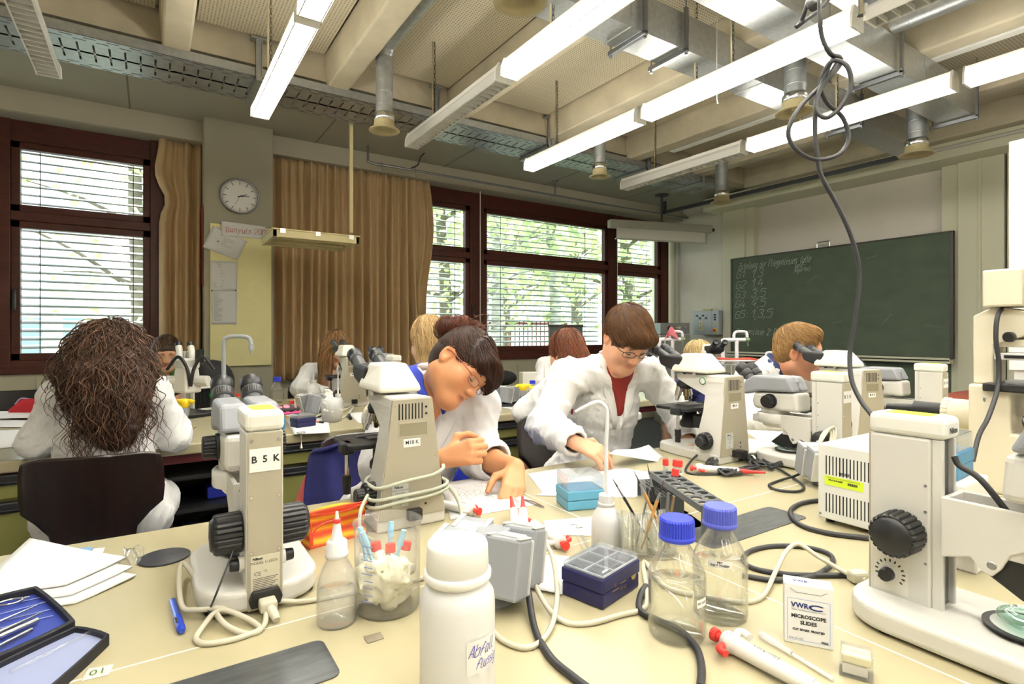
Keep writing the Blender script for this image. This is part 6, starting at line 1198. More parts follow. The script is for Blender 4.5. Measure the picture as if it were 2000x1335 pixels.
m = MB().grid(lambda u, v: L0 + ax_ * (u * 1.05) + sd * (.006 + .022 * math.sin(math.pi * min(v, 1)) * (1 if True else 0)) * 1 + up_ * (.075 * v - .01 * v * math.sin(u * 3)) - sd * .0, 14, 8, thick=.002); m.grid(lambda u, v: L0 + ax_ * (u * 1.05) + sd * (.05 - .022 * math.sin(math.pi * v) * .6 - .03 * v) + up_ * (.075 * v + .006 * math.sin(u * 4)), 14, 8, thick=.002); m.add([L0, L0 + sd * .05, L0 + up_ * .075 + sd * .012], [(0, 1, 2)]); ob('pouch', m, ST, t)
ob('zip', MB().tube([L0 + up_ * .076 + sd * .008, L0 + ax_ * .5 + up_ * .078 + sd * .006, L0 + ax_ * 1.04 + up_ * .074 + sd * .01], .0022, 6, 3), mat('orange_zip', '#d24a2c', .7), t); ob('zip_puller', MB().tube([L0 + up_ * .06 - sd * .002, L0 + up_ * .04 - sd * .005], .0015, 6, 1).box(L0 + up_ * .026 - sd * .006, (.008, .002, .03), .001), mat('orange_zip', '#d24a2c', .7), t)
# ---------------------------------------------------------------- power box, adaptors
t = thing('power_supply', 'white vented lamp power box with a yellow inventory label', 'power box', (1.52, .66, BZ)); X0, X1, Y0, Y1, Z0, Z1_ = 1.362, 1.66, .594, .715, BZ + .012, .952
ob('case', MB().b2((X0, Y0, Z0), (X1, Y1, Z1_), .003), mat('case_white', '#e3e3dd', .4), t); sl = MB()
for r_ in range(2):
    sl = MB()
    for k in range(13): y = Y1 - .020 - k * .0078; z = Z1_ - .026 - r_ * .09; sl.b2((X0 - .0004, y - .0013, z - .045), (X0 + .002, y + .0013, z))
    ob('vent_grille', sl, BLACK, t)
lb = ob("label", MB().b2((X0 - .0008, Y0 + .018, Z0 + .083), (X0, Y1 - .016, Z0 + .105)), YELLOWL, t); w = MB()
text_mb(w, 'Friedrich-Alexander-Universitat Erlangen-Nurnberg', (X0 - .0008, (Y0 + Y1) / 2 + .001, Z0 + .1015), (0, -1, 0), (0, 0, 1), .0035); text_mb(w, 'FAU 10-012345', (X0 - .0008, Y1 - .042, Z0 + .096), (0, -1, 0), (0, 0, 1), .005, bold=.0002)
for k in range(16): w.b2((X0 - .0011, Y0 + .030 + k * .0014, Z0 + .091), (X0 - .0008, Y0 + .0306 + k * .0014 + .0004 * (k % 3), Z0 + .097))
for k in range(14): w.b2((X0 - .0006, Y1 - .05 - k * .0017, Z0 + .111), (X0, Y1 - .0494 - k * .0017 + .0004 * (k % 2), Z0 + .118))
ob('lettering', w, INK, lb); sm = MB(); screw(sm, (X0, Y1 - .006, Z0 + .01), (-1, 0, 0), .003); ob('screw', sm, STEEL, t)
for x in (X0 + .03, X1 - .03):
    for y in (Y0 + .015, Y1 - .015): ob('foot', MB().cyl((x, y, BZ), (x, y, Z0 + .001), .01, n=14), BLACK, t)
sp2 = socket_post(V(1.72, .87, BZ), 'white socket post half hidden behind the vented power box', math.radians(55), sticker=False)
t = thing('lamp_transformer', 'white and black transformer block under the arm of the right microscope', 'transformer', (1.35, .36, BZ)); a = on(1870, 1095)
ob('case', MB().box(V(1.36, .44, BZ + .035), (.10, .10, .07), .004), WHITE, t); ob('lamp_head', MB().box(V(1.30, .40, BZ + .075), (.10, .05, .05), .004, rot=(0, .5, .1)), BLACK, t)
c = on(1868, 900); wbx = one('white_box', MB().b2((1.50, .47, BZ), (1.66, .60, .885), .006), WHITE, 'white box carrying the blue tip boxes behind the right microscope', 'box')
tipbox(V(1.58, .535, .8855), math.radians(4), 'blue pipette tip box with clear lid standing on the white box', .125, .088, .062, LID, LB2, .04)
# inverted microscope
t = thing('inverted_microscope', 'large cream inverted microscope at the right edge', 'microscope', (2.25, .62, BZ)); IC = mat('inverted_cream', '#d9d1ba', .4)
iX, iY = 2.02, .622
def ib(lo, hi, b=.006): return MB().b2(lo, hi, b)
yb = iY; ob('stand', MB().prism([(0, 0), (.46, 0), (.46, .13), (.15, .14), (.15, .24), (.095, .245), (.0, .245)], (iX, yb, BZ), (0, -1, 0), (0, 0, 1), -.17, .006), IC, t)
ob('stage', ib((iX - .02, yb - .42, BZ + .232), (iX + .22, yb - .06, BZ + .254), .004), BLACK, t)
ob('pillar', MB().prism([(0, .245), (.075, .245), (.075, .40), (.25, .465), (.25, .52), (.12, .55), (.06, .55), (0, .52)], (iX + .03, yb - .003, BZ), (0, -1, 0), (0, 0, 1), -.11, .006), IC, t)
ob('lamp_house', ib((iX - .0, yb - .19, BZ + .553), (iX + .15, yb - .05, BZ + .70), .008), IC, t); ob('lamp_flange', MB().cyl((iX + .08, yb - .19, BZ + .63), (iX + .08, yb - .23, BZ + .63), .045, n=28).b2((iX + .02, yb - .26, BZ + .555), (iX + .14, yb - .23, BZ + .69), .004), CHROME, t)
ob('arm_knob', MB().cyl((iX + .03, yb - .14, BZ + .435), (iX - .0, yb - .14, BZ + .435), .020, n=20, bev=.003), BLACK, t); ob('condenser_arm', ib((iX + .04, yb - .30, BZ + .395), (iX + .12, yb - .07, BZ + .425), .004), IC, t); ob('condenser', MB().cyl((iX + .08, yb - .26, BZ + .30), (iX + .08, yb - .26, BZ + .40), .03, n=24), IC, t)
ob('display', ib((iX + .02, yb - .3, BZ + .345), (iX + .14, yb - .085, BZ + .372), .003), WHITE, t); ob('display_window', ib((iX + .018, yb - .25, BZ + .352), (iX + .021, yb - .12, BZ + .364), .0005), BLACK, t)
ob('camera_port', MB().cyl((iX + .09, yb + .0, BZ + .165), (iX + .09, yb + .07, BZ + .165), .036, n=32).ribbed((iX + .09, yb + .07, BZ + .165), (iX + .09, yb + .09, BZ + .165), .038, 20), IC, t); ob('camera_tube', MB().cyl((iX + .09, yb + .09, BZ + .165), (iX + .09, yb + .17, BZ + .165), .022, n=24).cyl((iX + .09, yb + .17, BZ + .165), (iX + .09, yb + .25, BZ + .163), .014, .011, n=20), BLACK, t)
ob('revolver', MB().cyl((iX + .07, yb - .22, BZ + .17), (iX + .05, yb - .23, BZ + .205), .035, n=24).cyl((iX + .0, yb - .2, BZ + .17), (iX + .05, yb - .21, BZ + .17), .014, n=16), BLACK, t); ob('clamp_screw', MB().cyl((iX - .012, yb - .2, BZ + .175), (iX + .002, yb - .2, BZ + .175), .006, n=12), CHROME, t)
sm = MB(); screw(sm, (iX - .0, yb - .24, BZ + .115), (-1, 0, 0), .004); screw(sm, (iX, yb - .06, BZ + .212), (-1, 0, 0), .006); ob('screw', sm, STEEL, t)
ob('side_panel', MB().b2((iX - .001, yb - .44, BZ + .01), (iX + .001, yb - .23, BZ + .12), .0005), mat('panel_cream', '#d3cbb3', .45), t)
def _zmap(z): return BZ + (z - BZ) * 1.265 if z < BZ + .245 else BZ + .31 + (z - BZ - .245) * .73
for c in t.children:
    for v in c.data.vertices:
        v.co.z = _zmap(v.co.z + BZ) - BZ; y = v.co.y + .62 - iY
        if y < 0: v.co.y -= y * .36
one('microscope_cable', MB().tube([at(1970, 597, 1.63), at(1950, 612, 1.57), at(1945, 660, 1.56), at(1951, 710, 1.56), at(1948, 760, 1.55), at(1930, 815, 1.52), at(1912, 850, 1.5), at(1900, 900, 1.48)], .006, 10, 5), CABLEB, 'black cable hanging down the inverted microscope', 'cable')
# near stereo extras
one('petri_dish', MB().lathe([(.0, .002), (.028, .002), (.04, .008), (.046, .013), (.045, .015), (.038, .010), (.027, .004), (0, .004)], (1.022, .235, BZ + .0495), n=48), glassy('watch_glass', '#d8efe8', .06, 1.5), 'watch glass lying on the stage of the right stereo microscope', 'dish')
one('watch_glass', MB().lathe([(.0, .002), (.03, .003), (.045, .009), (.0455, .011), (.03, .005), (0, .004)], V(1.90, 1.10, BZ + .0495), n=40), glassy('watch_glass', '#d8efe8', .06, 1.5), 'watch glass on the stage of the B 3 K microscope', 'dish')
# notebook, pouch
nb2 = [on(x, y) for x, y in ((1455, 890), (1556, 893), (1560, 868), (1462, 862))]; t = sheet([p + V(0, 0, .008) for p in nb2], 'open spiral notebook before the blond man', 'notebook', PAPER, .006, None, .002, 'notebook'); ob('flipped_pages', MB().grid(lambda u, v: nb2[3].lerp(nb2[2], u) + V(0, 0, .01 + .035 * math.sin(v * 2.4)) + V(0, .14 * v - .04, 0), 10, 10, thick=.001), PAPER, t); ob('spiral', MB().tube([nb2[0].lerp(nb2[1], k / 60) + V(0, .004 * math.sin(k * 2.1), .006 + .005 * math.cos(k * 2.1)) for k in range(61)], .0007, 5, 1), STEEL, t)
P1 = on(1560, 878); t = thing('pouch', 'green and orange zip pouch beside the B 3 K microscope', 'pouch', P1); FP = mat('pouch_print', '#7aa04a', .5, col2='#c27b34', nscale=25); ob('pouch_body', MB().grid(lambda u, v: P1 + V(-.05 + .10 * u * (1 if 1 else 0), .0 + .03 * math.sin(math.pi * u) * math.sin(math.pi * v) - .02 + .0 * v, .058 * v + .006 * math.sin(9 * u)), 14, 10, thick=.02), FP, t); ob('zip', MB().tube([P1 + V(-.05, -.012, .06), P1 + V(0, -.01, .062), P1 + V(.05, -.012, .064)], .002, 6, 3), MGREY, t)
# ---------------------------------------------------------------- cables on the bench
def cable(pts, r, m, lab, z=None): return one('power_cable', MB().tube([(on(x, y) + V(0, 0, r + (dz[0] if dz else 0))) for x, y, *dz in pts], r, 10, 7), m, lab, 'cable')
R5 = .0042
cable([(521, 1207, .012), (517, 1225, .002), (500, 1238), (450, 1255), (400, 1262), (383, 1252), (395, 1238, .006), (420, 1215, .012), (445, 1212, .012), (490, 1222, .004), (508, 1235), (480, 1242), (440, 1232, .006), (415, 1205, .012), (375, 1155, .03), (356, 1140, .034), (350, 1160, .022), (356, 1200, .01), (380, 1210, .012), (430, 1208, .014), (520, 1192, .012), (600, 1178), (700, 1160), (800, 1140), (850, 1125)], R5, CABLEG, 'grey mains cable tied in loops in front of the B 5 K microscope')
t = thing('mains_plug', 'grey mains plug in the socket of the B 5 K microscope', 'plug', (.155, .965, .775)); ob('plug_body', MB().box((.158, .962, .781), (.026, .026, .018), .004), CABLEG, t); ob('strain_relief', MB().tube([(.16, .952, .778), (.164, .938, .772), (.165, .93, .768)], lambda u: .0085 - .003 * u, 10, 3), CABLEG, t)
one('cable_tie', MB().tube([at(473, 1030, .93), at(446, 1100, .885), at(420, 1165, .855), on(411, 1206) + V(0, 0, .016)], lambda u: .0012 + .0008 * u, 8, 5).lathe([(.008, -.006), (.0095, 0), (.008, .006)], on(411, 1208) + V(0, 0, .012), (1, .2, 0), 14, caps=False), BLACK, 'black cable tie strap running from the focus knob to the coiled cable', 'cable tie')
cable([(905, 1105), (930, 1180), (965, 1240), (1010, 1268), (1050, 1262), (1080, 1225, .004), (1088, 1175, .02), (1075, 1135, .05), (1040, 1108, .075), (1020, 1120, .07), (1028, 1150, .045), (1060, 1190, .012), (1100, 1218), (1150, 1222), (1210, 1206), (1260, 1190), (1262, 1150), (1258, 1100), (1300, 1150), (1380, 1170), (1450, 1180), (1490, 1168), (1515, 1130, .01), (1535, 1105, .024), (1560, 1095, .03), (1600, 1110, .018), (1660, 1135, .008), (1690, 1142, .006)], R5, CABLEG, 'grey cable looping from the socket post past the glass bottles to the right microscope')
a = on(1676, 1137) + V(0, 0, .012); t = thing('mains_plug', 'grey mains plug behind the right stereo microscope', 'plug', a); ob('plug_body', MB().box(a, (.034, .022, .02), .005, rot=(0, 0, -.45)), CABLEG, t)
cable([(1025, 1160, .05), (1032, 1185, .02), (1045, 1235), (1075, 1290), (1120, 1330), (1160, 1360)], .0055, CABLEB, 'black cable running from the socket post off the lower edge')
cable([(1262, 1150), (1252, 1165), (1248, 1190), (1258, 1205), (1290, 1220), (1330, 1240), (1360, 1272), (1370, 1310), (1368, 1350)], .0055, CABLEB, 'black cable curving in front of the blue-capped bottles to the lower edge')
cable([(1450, 1128), (1520, 1138), (1590, 1128), (1625, 1105), (1618, 1085), (1570, 1072), (1510, 1070), (1465, 1080), (1452, 1098), (1475, 1115), (1540, 1126), (1620, 1128), (1700, 1126)], .0048, CABLEB, 'black cable lying in a flat loop left of the right microscope')
cable([(1606, 980), (1570, 985), (1548, 996), (1545, 1010), (1565, 1030), (1620, 1046), (1700, 1056)], .0058, CABLEB, 'black cable curving out from under the vented power box')
m = MB(); g = random.Random(8)
for k in range(7):
    c = on(1432, 915); P = []
    for i in range(14): a = i / 14 * 2 * math.pi; P.append(on(1432 + (42 + g.uniform(-12, 12)) * math.cos(a), 913 + (16 + g.uniform(-5, 5)) * math.sin(a)) + V(0, 0, .008 + .014 * g.random()))
    m.tube(P, .004, 8, 4, closed=True)
    P = [on(1500 + (30 + g.uniform(-6, 6)) * math.cos(a) * 1.0, 905 + (12 + g.uniform(-4, 4)) * math.sin(a)) + V(0, 0, .008 + .014 * g.random()) for a in [i / 10 * 6.283 for i in range(10)]]; m.tube(P, .004, 8, 4, closed=True)
m.tube([on(1415, 885) + V(0, 0, .03), on(1380, 892) + V(0, 0, .03), on(1350, 905) + V(0, 0, .01), on(1342, 925) + V(0, 0, .004), on(1400, 928) + V(0, 0, .004), on(1432, 922) + V(0, 0, .01)], .004, 8, 5); m.tube([on(1490, 905) + V(0, 0, .015), on(1530, 925) + V(0, 0, .008), on(1568, 950) + V(0, 0, .005), on(1560, 962) + V(0, 0, .005), on(1520, 960) + V(0, 0, .005), on(1502, 950) + V(0, 0, .005), on(1525, 940) + V(0, 0, .005), on(1565, 935) + V(0, 0, .02), on(1575, 915) + V(0, 0, .03)], .004, 8, 5)
one('power_cable', m, CABLEB, 'tangle of black cable bundled between the M9 K microscope and the power box', 'cable'); one('cable_tie', MB().lathe([(.013, -.004), (.015, 0), (.013, .004)], on(1470, 905) + V(0, 0, .016), (1, -.3, 0), 18, caps=False), CREAM, 'pale tie round the black cable bundle', 'cable tie')
wr = MB()
def wloop(z, a0, a1, hx, r=.0042, tilt=0, yb=-.02): 
    P = []
    for k in range(25): a = a0 + (a1 - a0) * k / 24; x = math.cos(a); y = math.sin(a); P.append(m10.location + V(hx * math.copysign(abs(x) ** .5, x), .045 + (.065 if y > 0 else .062) * math.copysign(abs(y) ** .5, y), z + tilt * x))
    wr.tube(P, r, 10, 3)
wloop(.118, math.radians(40), math.radians(345), .088, tilt=.016); wloop(.085, math.radians(20), math.radians(380), .098, tilt=.008); wloop(.072, math.radians(20), math.radians(380), .1, tilt=.012)
b0 = m10.location; wr.tube([b0 + V(-.098, .03, .085), b0 + V(-.125, .0, .06), b0 + V(-.13, -.02, .02), b0 + V(-.11, -.05, .006)], .0042, 10, 4); wr.tube([b0 + V(.098, .02, .085), b0 + V(.118, .0, .05), b0 + V(.115, -.03, .02), b0 + V(.09, -.07, .006), b0 + V(.06, -.12, .006)], .0042, 10, 4)
one('power_cable', wr, CABLEG2, 'grey-green cable wound round the back of the M10 K microscope', 'cable')
cb = MB(); 
for k in range(3): cb.tube([on(1598, 915) + V(0, 0, .02), at(1596, 880, 1.72), at(1606 + k * 5, 848 - k * 3, 1.74), at(1620 + k * 5, 838 - k * 2, 1.76), at(1622 + k * 4, 860, 1.74), at(1600 + k * 4, 900, 1.70)], .0038, 8, 5)
one('power_cable', cb, CABLEG, 'pale cable coiled upright behind the vented power box', 'cable')
one('stereo_cable', MB().tube([nr.location + V(-.0, .01 - .115, .272 - 0), V(1.022, .325, 1.02), V(1.022, .30, 1.005), V(1.02, .265, .96)], .0045, 10, 5), CABLEB, 'black lead from the column of the right microscope into its arm', 'cable')
a = m9.location; one('mains_plug', MB().box(a + V(0, -.03, .036), (.03, .03, .026), .004), BLACK, 'black mains plug at the back of the M9 K microscope', 'plug')
def cvec(r, u, d): return tuple(camv(r, u, d))
def hairbase(J, r=(.083, .103, .095), c=(0, -.008, .038), face=((0, .098, -.035), (.068, .06, .088)), ears=.03, extra=(), neck=-.052, k=.02):
    F = Field(); H = J['H']; s = J['ls']; R = J['R']; F.ell(H(*c), A3(r) * s, R, k=k); F.ell(H(0, -.035, -.02), A3((.066, .062, .06)) * s, R, k=.03)
    for (cc, rr) in extra: F.ell(H(*cc), A3(rr) * s, R, k=.025)
    if face: F.ell(H(*face[0]), A3(face[1]) * s, R, k=.012, sub=True)
    if ears:
        for a in (-1, 1): F.ell(H(a * .088, .004, -.012), A3((.03, .026, ears)) * s, R, k=.01, sub=True)
    return F
def glasses(root, J, m, lens=.026, z=-.004, y=.108, temple='#7a4030'):
    H = J['H']; g = MB()
    for a in (-1, 1):
        P = [H(a * .034 + lens * .92 * math.copysign(abs(math.cos(t)) ** .6, math.cos(t)), y - .014 * abs(a * .034 + lens * math.cos(t)) / .06, z + .0128 * math.copysign(abs(math.sin(t)) ** .7, math.sin(t))) for t in [i * math.pi / 8 for i in range(16)]]
        g.tube(P, .0013, 6, 2, closed=True)
        g.tube([H(a * .058, y - .014, z + .008), H(a * .072, y - .03, z + .01), H(a * .080, .02, z + .012), H(a * .082, -.015, z + .008), H(a * .079, -.028, z - .012)], .0018, 6, 4)
    g.tube([H(-.011, y, z + .004), H(0, y + .003, z + .007), H(.011, y, z + .004)], .0013, 6, 3)
    o = ob('glasses', g, m, root)
    ln = MB()
    for a in (-1, 1):
        P = [H(a * .034 + (lens - .001) * .9 * math.copysign(abs(math.cos(t)) ** .6, math.cos(t)), y - .014 * abs(a * .034 + lens * math.cos(t)) / .06, z + .0122 * math.copysign(abs(math.sin(t)) ** .7, math.sin(t))) for t in [i * math.pi / 8 for i in range(16)]]
        c = H(a * .034, y - .007, z); ln.add([c] + P, [(0, i + 1, (i + 1) % 16 + 1) for i in range(16)])
    ob('lens', ln, glassy('spectacle_lens', '#fafcff', .02, 1.35), o)
    return o
def legs(J, side=.1, kf=.40, z=.54):
    """seated legs straight ahead of the pelvis"""
    pv = A3(J['pv']); sw = nrm(A3(J['sl']) - A3(J['sr'])); sw[2] = 0; sw = nrm(sw); fw = np.cross(sw, A3((0, 0, 1)))
    for n, a in (('l', 1), ('r', -1)): J['k' + n] = tuple(pv + sw * a * side + fw * kf - (0, 0, pv[2] - z)); k = A3(J['k' + n]); J['a' + n] = tuple(A3((k[0], k[1], .10)) + fw * .02)
    return J
# ---------------------------------------------------------------- young man in glasses
ff = cvec(.274, -.628, -.73); uu = cvec(.267, .778, -.57); E0 = A3(at(1190, 658, 2.2)); ll = np.cross(nrm(uu), nrm(ff))
J = legs(dict(hc=tuple(E0 + ll * .078), f=ff, u=uu, nb=(1.625, 1.70, 1.085), sl=(1.815, 1.68, 1.045), sr=(1.40, 1.735, 1.045), pv=(1.63, 1.88, .56), el=(1.94, 1.60, .84), er=(1.265, 1.70, .865), wl=(1.76, 1.43, .80), wr=(1.20, 1.45, .853), hs=1.04,
   hr=dict(d=(.55, -.75, -.32), n=(-.25, -.5, .85), t=(.6, .3, .5), c=.62, th=.9), hl=dict(d=(-.4, -.85, -.2), n=(0, -.2, 1), t=(-1, 0, 0), c=.4)))
boy, Fb = person('young man in glasses and white lab coat over a red shirt, reading papers', J, '#dba684', 'm', hp='#3b2718')
coat(boy, J, COAT, vdepth=.36, vwidth=.085, seed=3, sleeve=.93, amp=.0065); collar(boy, J, COAT, .055, .24)
sh = shirt(boy, J, mat('red_t_shirt', '#7c2019', .85, bump=.05, bscale=12)); glasses(boy, J, mat('dark_frame', '#2b2326', .35))
BROWN = hair_mat('brown_hair', '#3a2414', '#7a5534')
Fh = hairbase(J, r=(.087, .107, .098), face=((.0, .115, -.052), (.075, .062, .078)), ears=.026, extra=[((.012, .075, .058), (.062, .04, .035))])
V_, Q = Fh.mesh(.005); hb = np_ob('hair', V_, Q, mat('brown_hair_base', '#4a301c', .5), boy)
crown = A3(J['H'](-.02, -.055, .12))
def fl(P, t, J=J, c=crown): L = locl(J, P); d = nrm3(P - c); return d + glob(J, np.stack([.75 + 0 * L[:, 0], .55 + 0 * L[:, 0], -.35 - L[:, 1] * 3], 1)) * .8
def nrm3(a): return a / (np.linalg.norm(a, axis=1)[:, None] + 1e-9)
strands(boy, 'hair_strands', BROWN, scalp(J, 2600, 1, lambda L: (L[:, 2] > .0) & ((L[:, 1] < .06) | (L[:, 2] > .06))), fl, Fh, n=8, step=.011, r=.0013, lift=(.0, .004), jitter=.3)
# ---------------------------------------------------------------- woman in glasses
ff = (.230, -.788, -.572); uu = (.716, -.260, .646); ll = np.cross(nrm(uu), nrm(ff)); E0 = A3(at(880, 690, 1.66))
J = legs(dict(hc=tuple(E0 + ll * .078), f=ff, u=uu, nb=(.775, 1.65, 1.06), sl=(.925, 1.61, .985), sr=(.645, 1.68, 1.035), pv=(.70, 1.80, .56), el=(.905, 1.585, .81), er=(.58, 1.60, .82), wl=(.905, 1.36, .825), wr=(.675, 1.385, .872), cw=.95,
   hl=dict(d=(-.45, -.55, -.38), n=(.2, -.35, .9), t=(-.85, .3, 0), fc=(.42, .38, .40, .55), c=.4, th=.3, sp=.06), hr=dict(d=(.6, -.6, .25), n=(-.2, -.8, .35), t=(-.2, .1, .9), c=1.15, th=.9)))
wom, Fw = person('woman in glasses with hair in a bun and blue coat collar, bent over a drawing', J, '#cf9468', 'f', hp='#2a1a12', lips='#a85848')
ct = coat(wom, J, COATB, vdepth=.31, vwidth=.07, seed=8, short=.32, amp=.004); BLUEC = mat('blue_collar', '#2d3fa8', .8, bump=.06, bscale=30)
collar(wom, J, COATB, .06, .24, lift=.009, name='lapel'); collar(wom, J, BLUEC, .05, .05, lift=.016); glasses(wom, J, mat('copper_frame', '#a0583f', .3, .6), lens=.027)
DARKB = hair_mat('dark_brown_hair', '#1d120d', '#50301f'); REDB = hair_mat('auburn_bun', '#3b1a10', '#7d4025')
Fh = hairbase(J, r=(.081, .102, .094), face=((0, .110, -.045), (.075, .055, .085)), ears=.034, extra=[((.012, .080, .055), (.068, .036, .042)), ((.035, .095, .03), (.042, .022, .045))])
V_, Q = Fh.mesh(.0045); np_ob('hair', V_, Q, mat('dark_hair_base', '#2a1a13', .5), wom)
bun = A3(J['H'](0, -.095, .085))
def fl(P, t, J=J, b=bun):
    L = locl(J, P); back = nrm3(b - P); fr = np.clip((L[:, 1] - .045) * 40, 0, 1)[:, None]; return back * (1 - fr) + fr * (glob(J, np.tile([.8, .35, -.55], (len(P), 1))) + np.array([0, 0, -.35]))
strands(wom, 'hair_strands', DARKB, scalp(J, 2600, 2, lambda L: ((L[:, 2] > -.0) & (L[:, 1] < .06)) | (L[:, 2] > .05)), fl, Fh, n=10, step=.0105, r=.0012, lift=(.0, .0035), jitter=.16)
Fbun = Field(); H = J['H']; Fbun.ell(H(0, -.100, .078), A3((.048, .036, .046)), J['R']); Fbun.ell(H(.03, -.075, .115), A3((.035, .03, .028)), J['R'], k=.02); Fbun.ell(H(-.035, -.115, .05), A3((.034, .03, .034)), J['R'], k=.02)
V_, Q = Fbun.mesh(.005); bn = np_ob('bun', V_, Q, mat('bun_base', '#3a1c12', .6), wom)
g = np.random.default_rng(4); st = bun + g.normal(size=(700, 3)) * .03
strands(wom, 'bun_strands', REDB, st, lambda P, t: np.cross(P - bun, glob(J, A3([[.3, .9, .4]]))) * 20 + (P - bun) * 4, Fbun, n=12, step=.009, r=.0011, lift=(.0, .010), jitter=.9, seed=5)
one('pocket_patch', MB(), COATB, '', '') if 0 else None
# ---------------------------------------------------------------- blond man at the microscope
ff = cvec(.86, -.16, -.48); uu = cvec(.12, .98, -.13); ll = np.cross(nrm(uu), nrm(ff)); E0 = A3(at(1557, 688, 2.64))
J = legs(dict(hc=tuple(E0 + ll * .078), f=ff, u=uu, nb=(2.655, 1.60, 1.055), sl=(2.86, 1.60, .99), sr=(2.51, 1.66, .99), pv=(2.70, 1.86, .56), el=(2.95, 1.45, .81), er=(2.36, 1.53, .815), wl=(2.70, 1.28, .80), wr=(2.52, 1.32, .80), hs=1.05,
   hr=dict(d=(.5, -.8, -.1), n=(0, 0, 1), t=(1, 0, 0), c=.4), hl=dict(d=(-.5, -.8, 0), n=(0, 0, 1), t=(-1, 0, 0), c=.4)))
man, Fm = person('blond man in white lab coat looking into a microscope, seen in profile', J, '#d99d7c', 'm', hp='#8a6136')
coat(man, J, COAT, vdepth=.26, vwidth=.07, seed=12, sleeve=.93, amp=.006); collar(man, J, COAT, .06, .2); shirt(man, J, mat('navy_shirt', '#27345e', .85))
BLOND = hair_mat('dark_blond_hair', '#7a5a33', '#c79f68')
Fh = hairbase(J, r=(.081, .102, .094), face=((0, .112, -.018), (.085, .072, .088)), ears=.042, extra=[((0, .045, .09), (.052, .04, .03))])
V_, Q = Fh.mesh(.005); np_ob('hair', V_, Q, mat('blond_base', '#7d5a33', .55), man); crown2 = A3(J['H'](0, -.06, .12))
def fl(P, t, J=J, c=crown2): L = locl(J, P); return nrm3(P - c) + glob(J, np.tile([.1, .55, -.1], (len(P), 1)))
strands(man, 'hair_strands', BLOND, scalp(J, 2300, 3, lambda L: ((L[:, 2] > -.02) & (L[:, 1] < -.02)) | ((L[:, 2] > .055) & (L[:, 1] < .06))), fl, Fh, n=6, step=.009, r=.0013, lift=(.0, .005), jitter=.4)
# ---------------------------------------------------------------- woman with curly hair, seen from behind
J = legs(dict(hc=(-.145, 2.765, 1.135), f=(.12, .86, -.5), u=(.05, .5, .86), nb=(-.14, 2.64, 1.045), sl=(-.28, 2.645, .985), sr=(.005, 2.58, .98), pv=(-.14, 2.50, .55), el=(-.345, 2.66, .82), er=(.075, 2.58, .815), wl=(-.30, 2.86, .80), wr=(.06, 2.84, .80), hide_face=1, cw=1.0,
   hl=dict(d=(.4, .9, -.1), n=(0, 0, 1), t=(1, 0, 0), c=.4), hr=dict(d=(-.4, .9, -.1), n=(0, 0, 1), t=(-1, 0, 0), c=.4)), kf=.3, z=.53)
cur, Fc = person('woman with long curly brown hair in a white lab coat, seen from behind', J, '#d8a482', 'f', simple=True)
coat(cur, J, COAT, off=.008, vdepth=.05, vwidth=.03, seed=21, sleeve=.95, amp=.008, h=.0065)
Fh = Field(); rt = Matrix(((.836, -.548, 0), (.548, .836, 0), (0, 0, 1))); Rw = np.array(rt)
for cc_, r in (((-.14, 2.75, 1.16), (.105, .115, .11)), ((-.145, 2.66, 1.08), (.145, .10, .12)), ((-.215, 2.63, 1.02), (.085, .08, .10)), ((-.07, 2.56, 1.01), (.085, .08, .11)), ((-.135, 2.515, .98), (.125, .06, .12)), ((-.12, 2.462, .90), (.085, .04, .10))): Fh.ell(cc_, A3(r), Rw, k=.05)
V_, Q = Fh.mesh(.008, cloth_disp(.007, 1.6, 4)); np_ob('hair', V_, Q, mat('curly_base', '#35221a', .7), cur)
CURL = hair_mat('curly_brown_hair', '#2a1c15', '#6c4d39', .5)
def fl(P, t, J=J, c=A3((-.14, 2.75, 1.12))):
    o = P - c; o[:, 2] *= .2; return nrm3(o) * (.35 - .5 * t) + np.array([.02, -.22, -.9]) * (.35 + 1.0 * t)
g = np.random.default_rng(11); st = A3((-.14, 2.75, 1.155)) + nrm3(g.normal(size=(2000, 3)) + (0, -.3, .5)) * .11; st2 = A3((-.14, 2.64, 1.06)) + nrm3(g.normal(size=(1000, 3)) + (0, -.8, 0)) * (.15, .1, .12); st3 = A3((-.135, 2.52, 1.0)) + nrm3(g.normal(size=(900, 3)) + (0, -.9, .2)) * (.12, .06, .11)
strands(cur, 'curls', CURL, np.concatenate([st, st2, st3]), fl, Fh, n=19, step=np.concatenate([np.full(2000, .0125), np.full(1000, .0095), np.full(900, .0115)]), r=.0023, lift=(.0, .016), jitter=.16, curl=.5, seed=9, follow=.9)
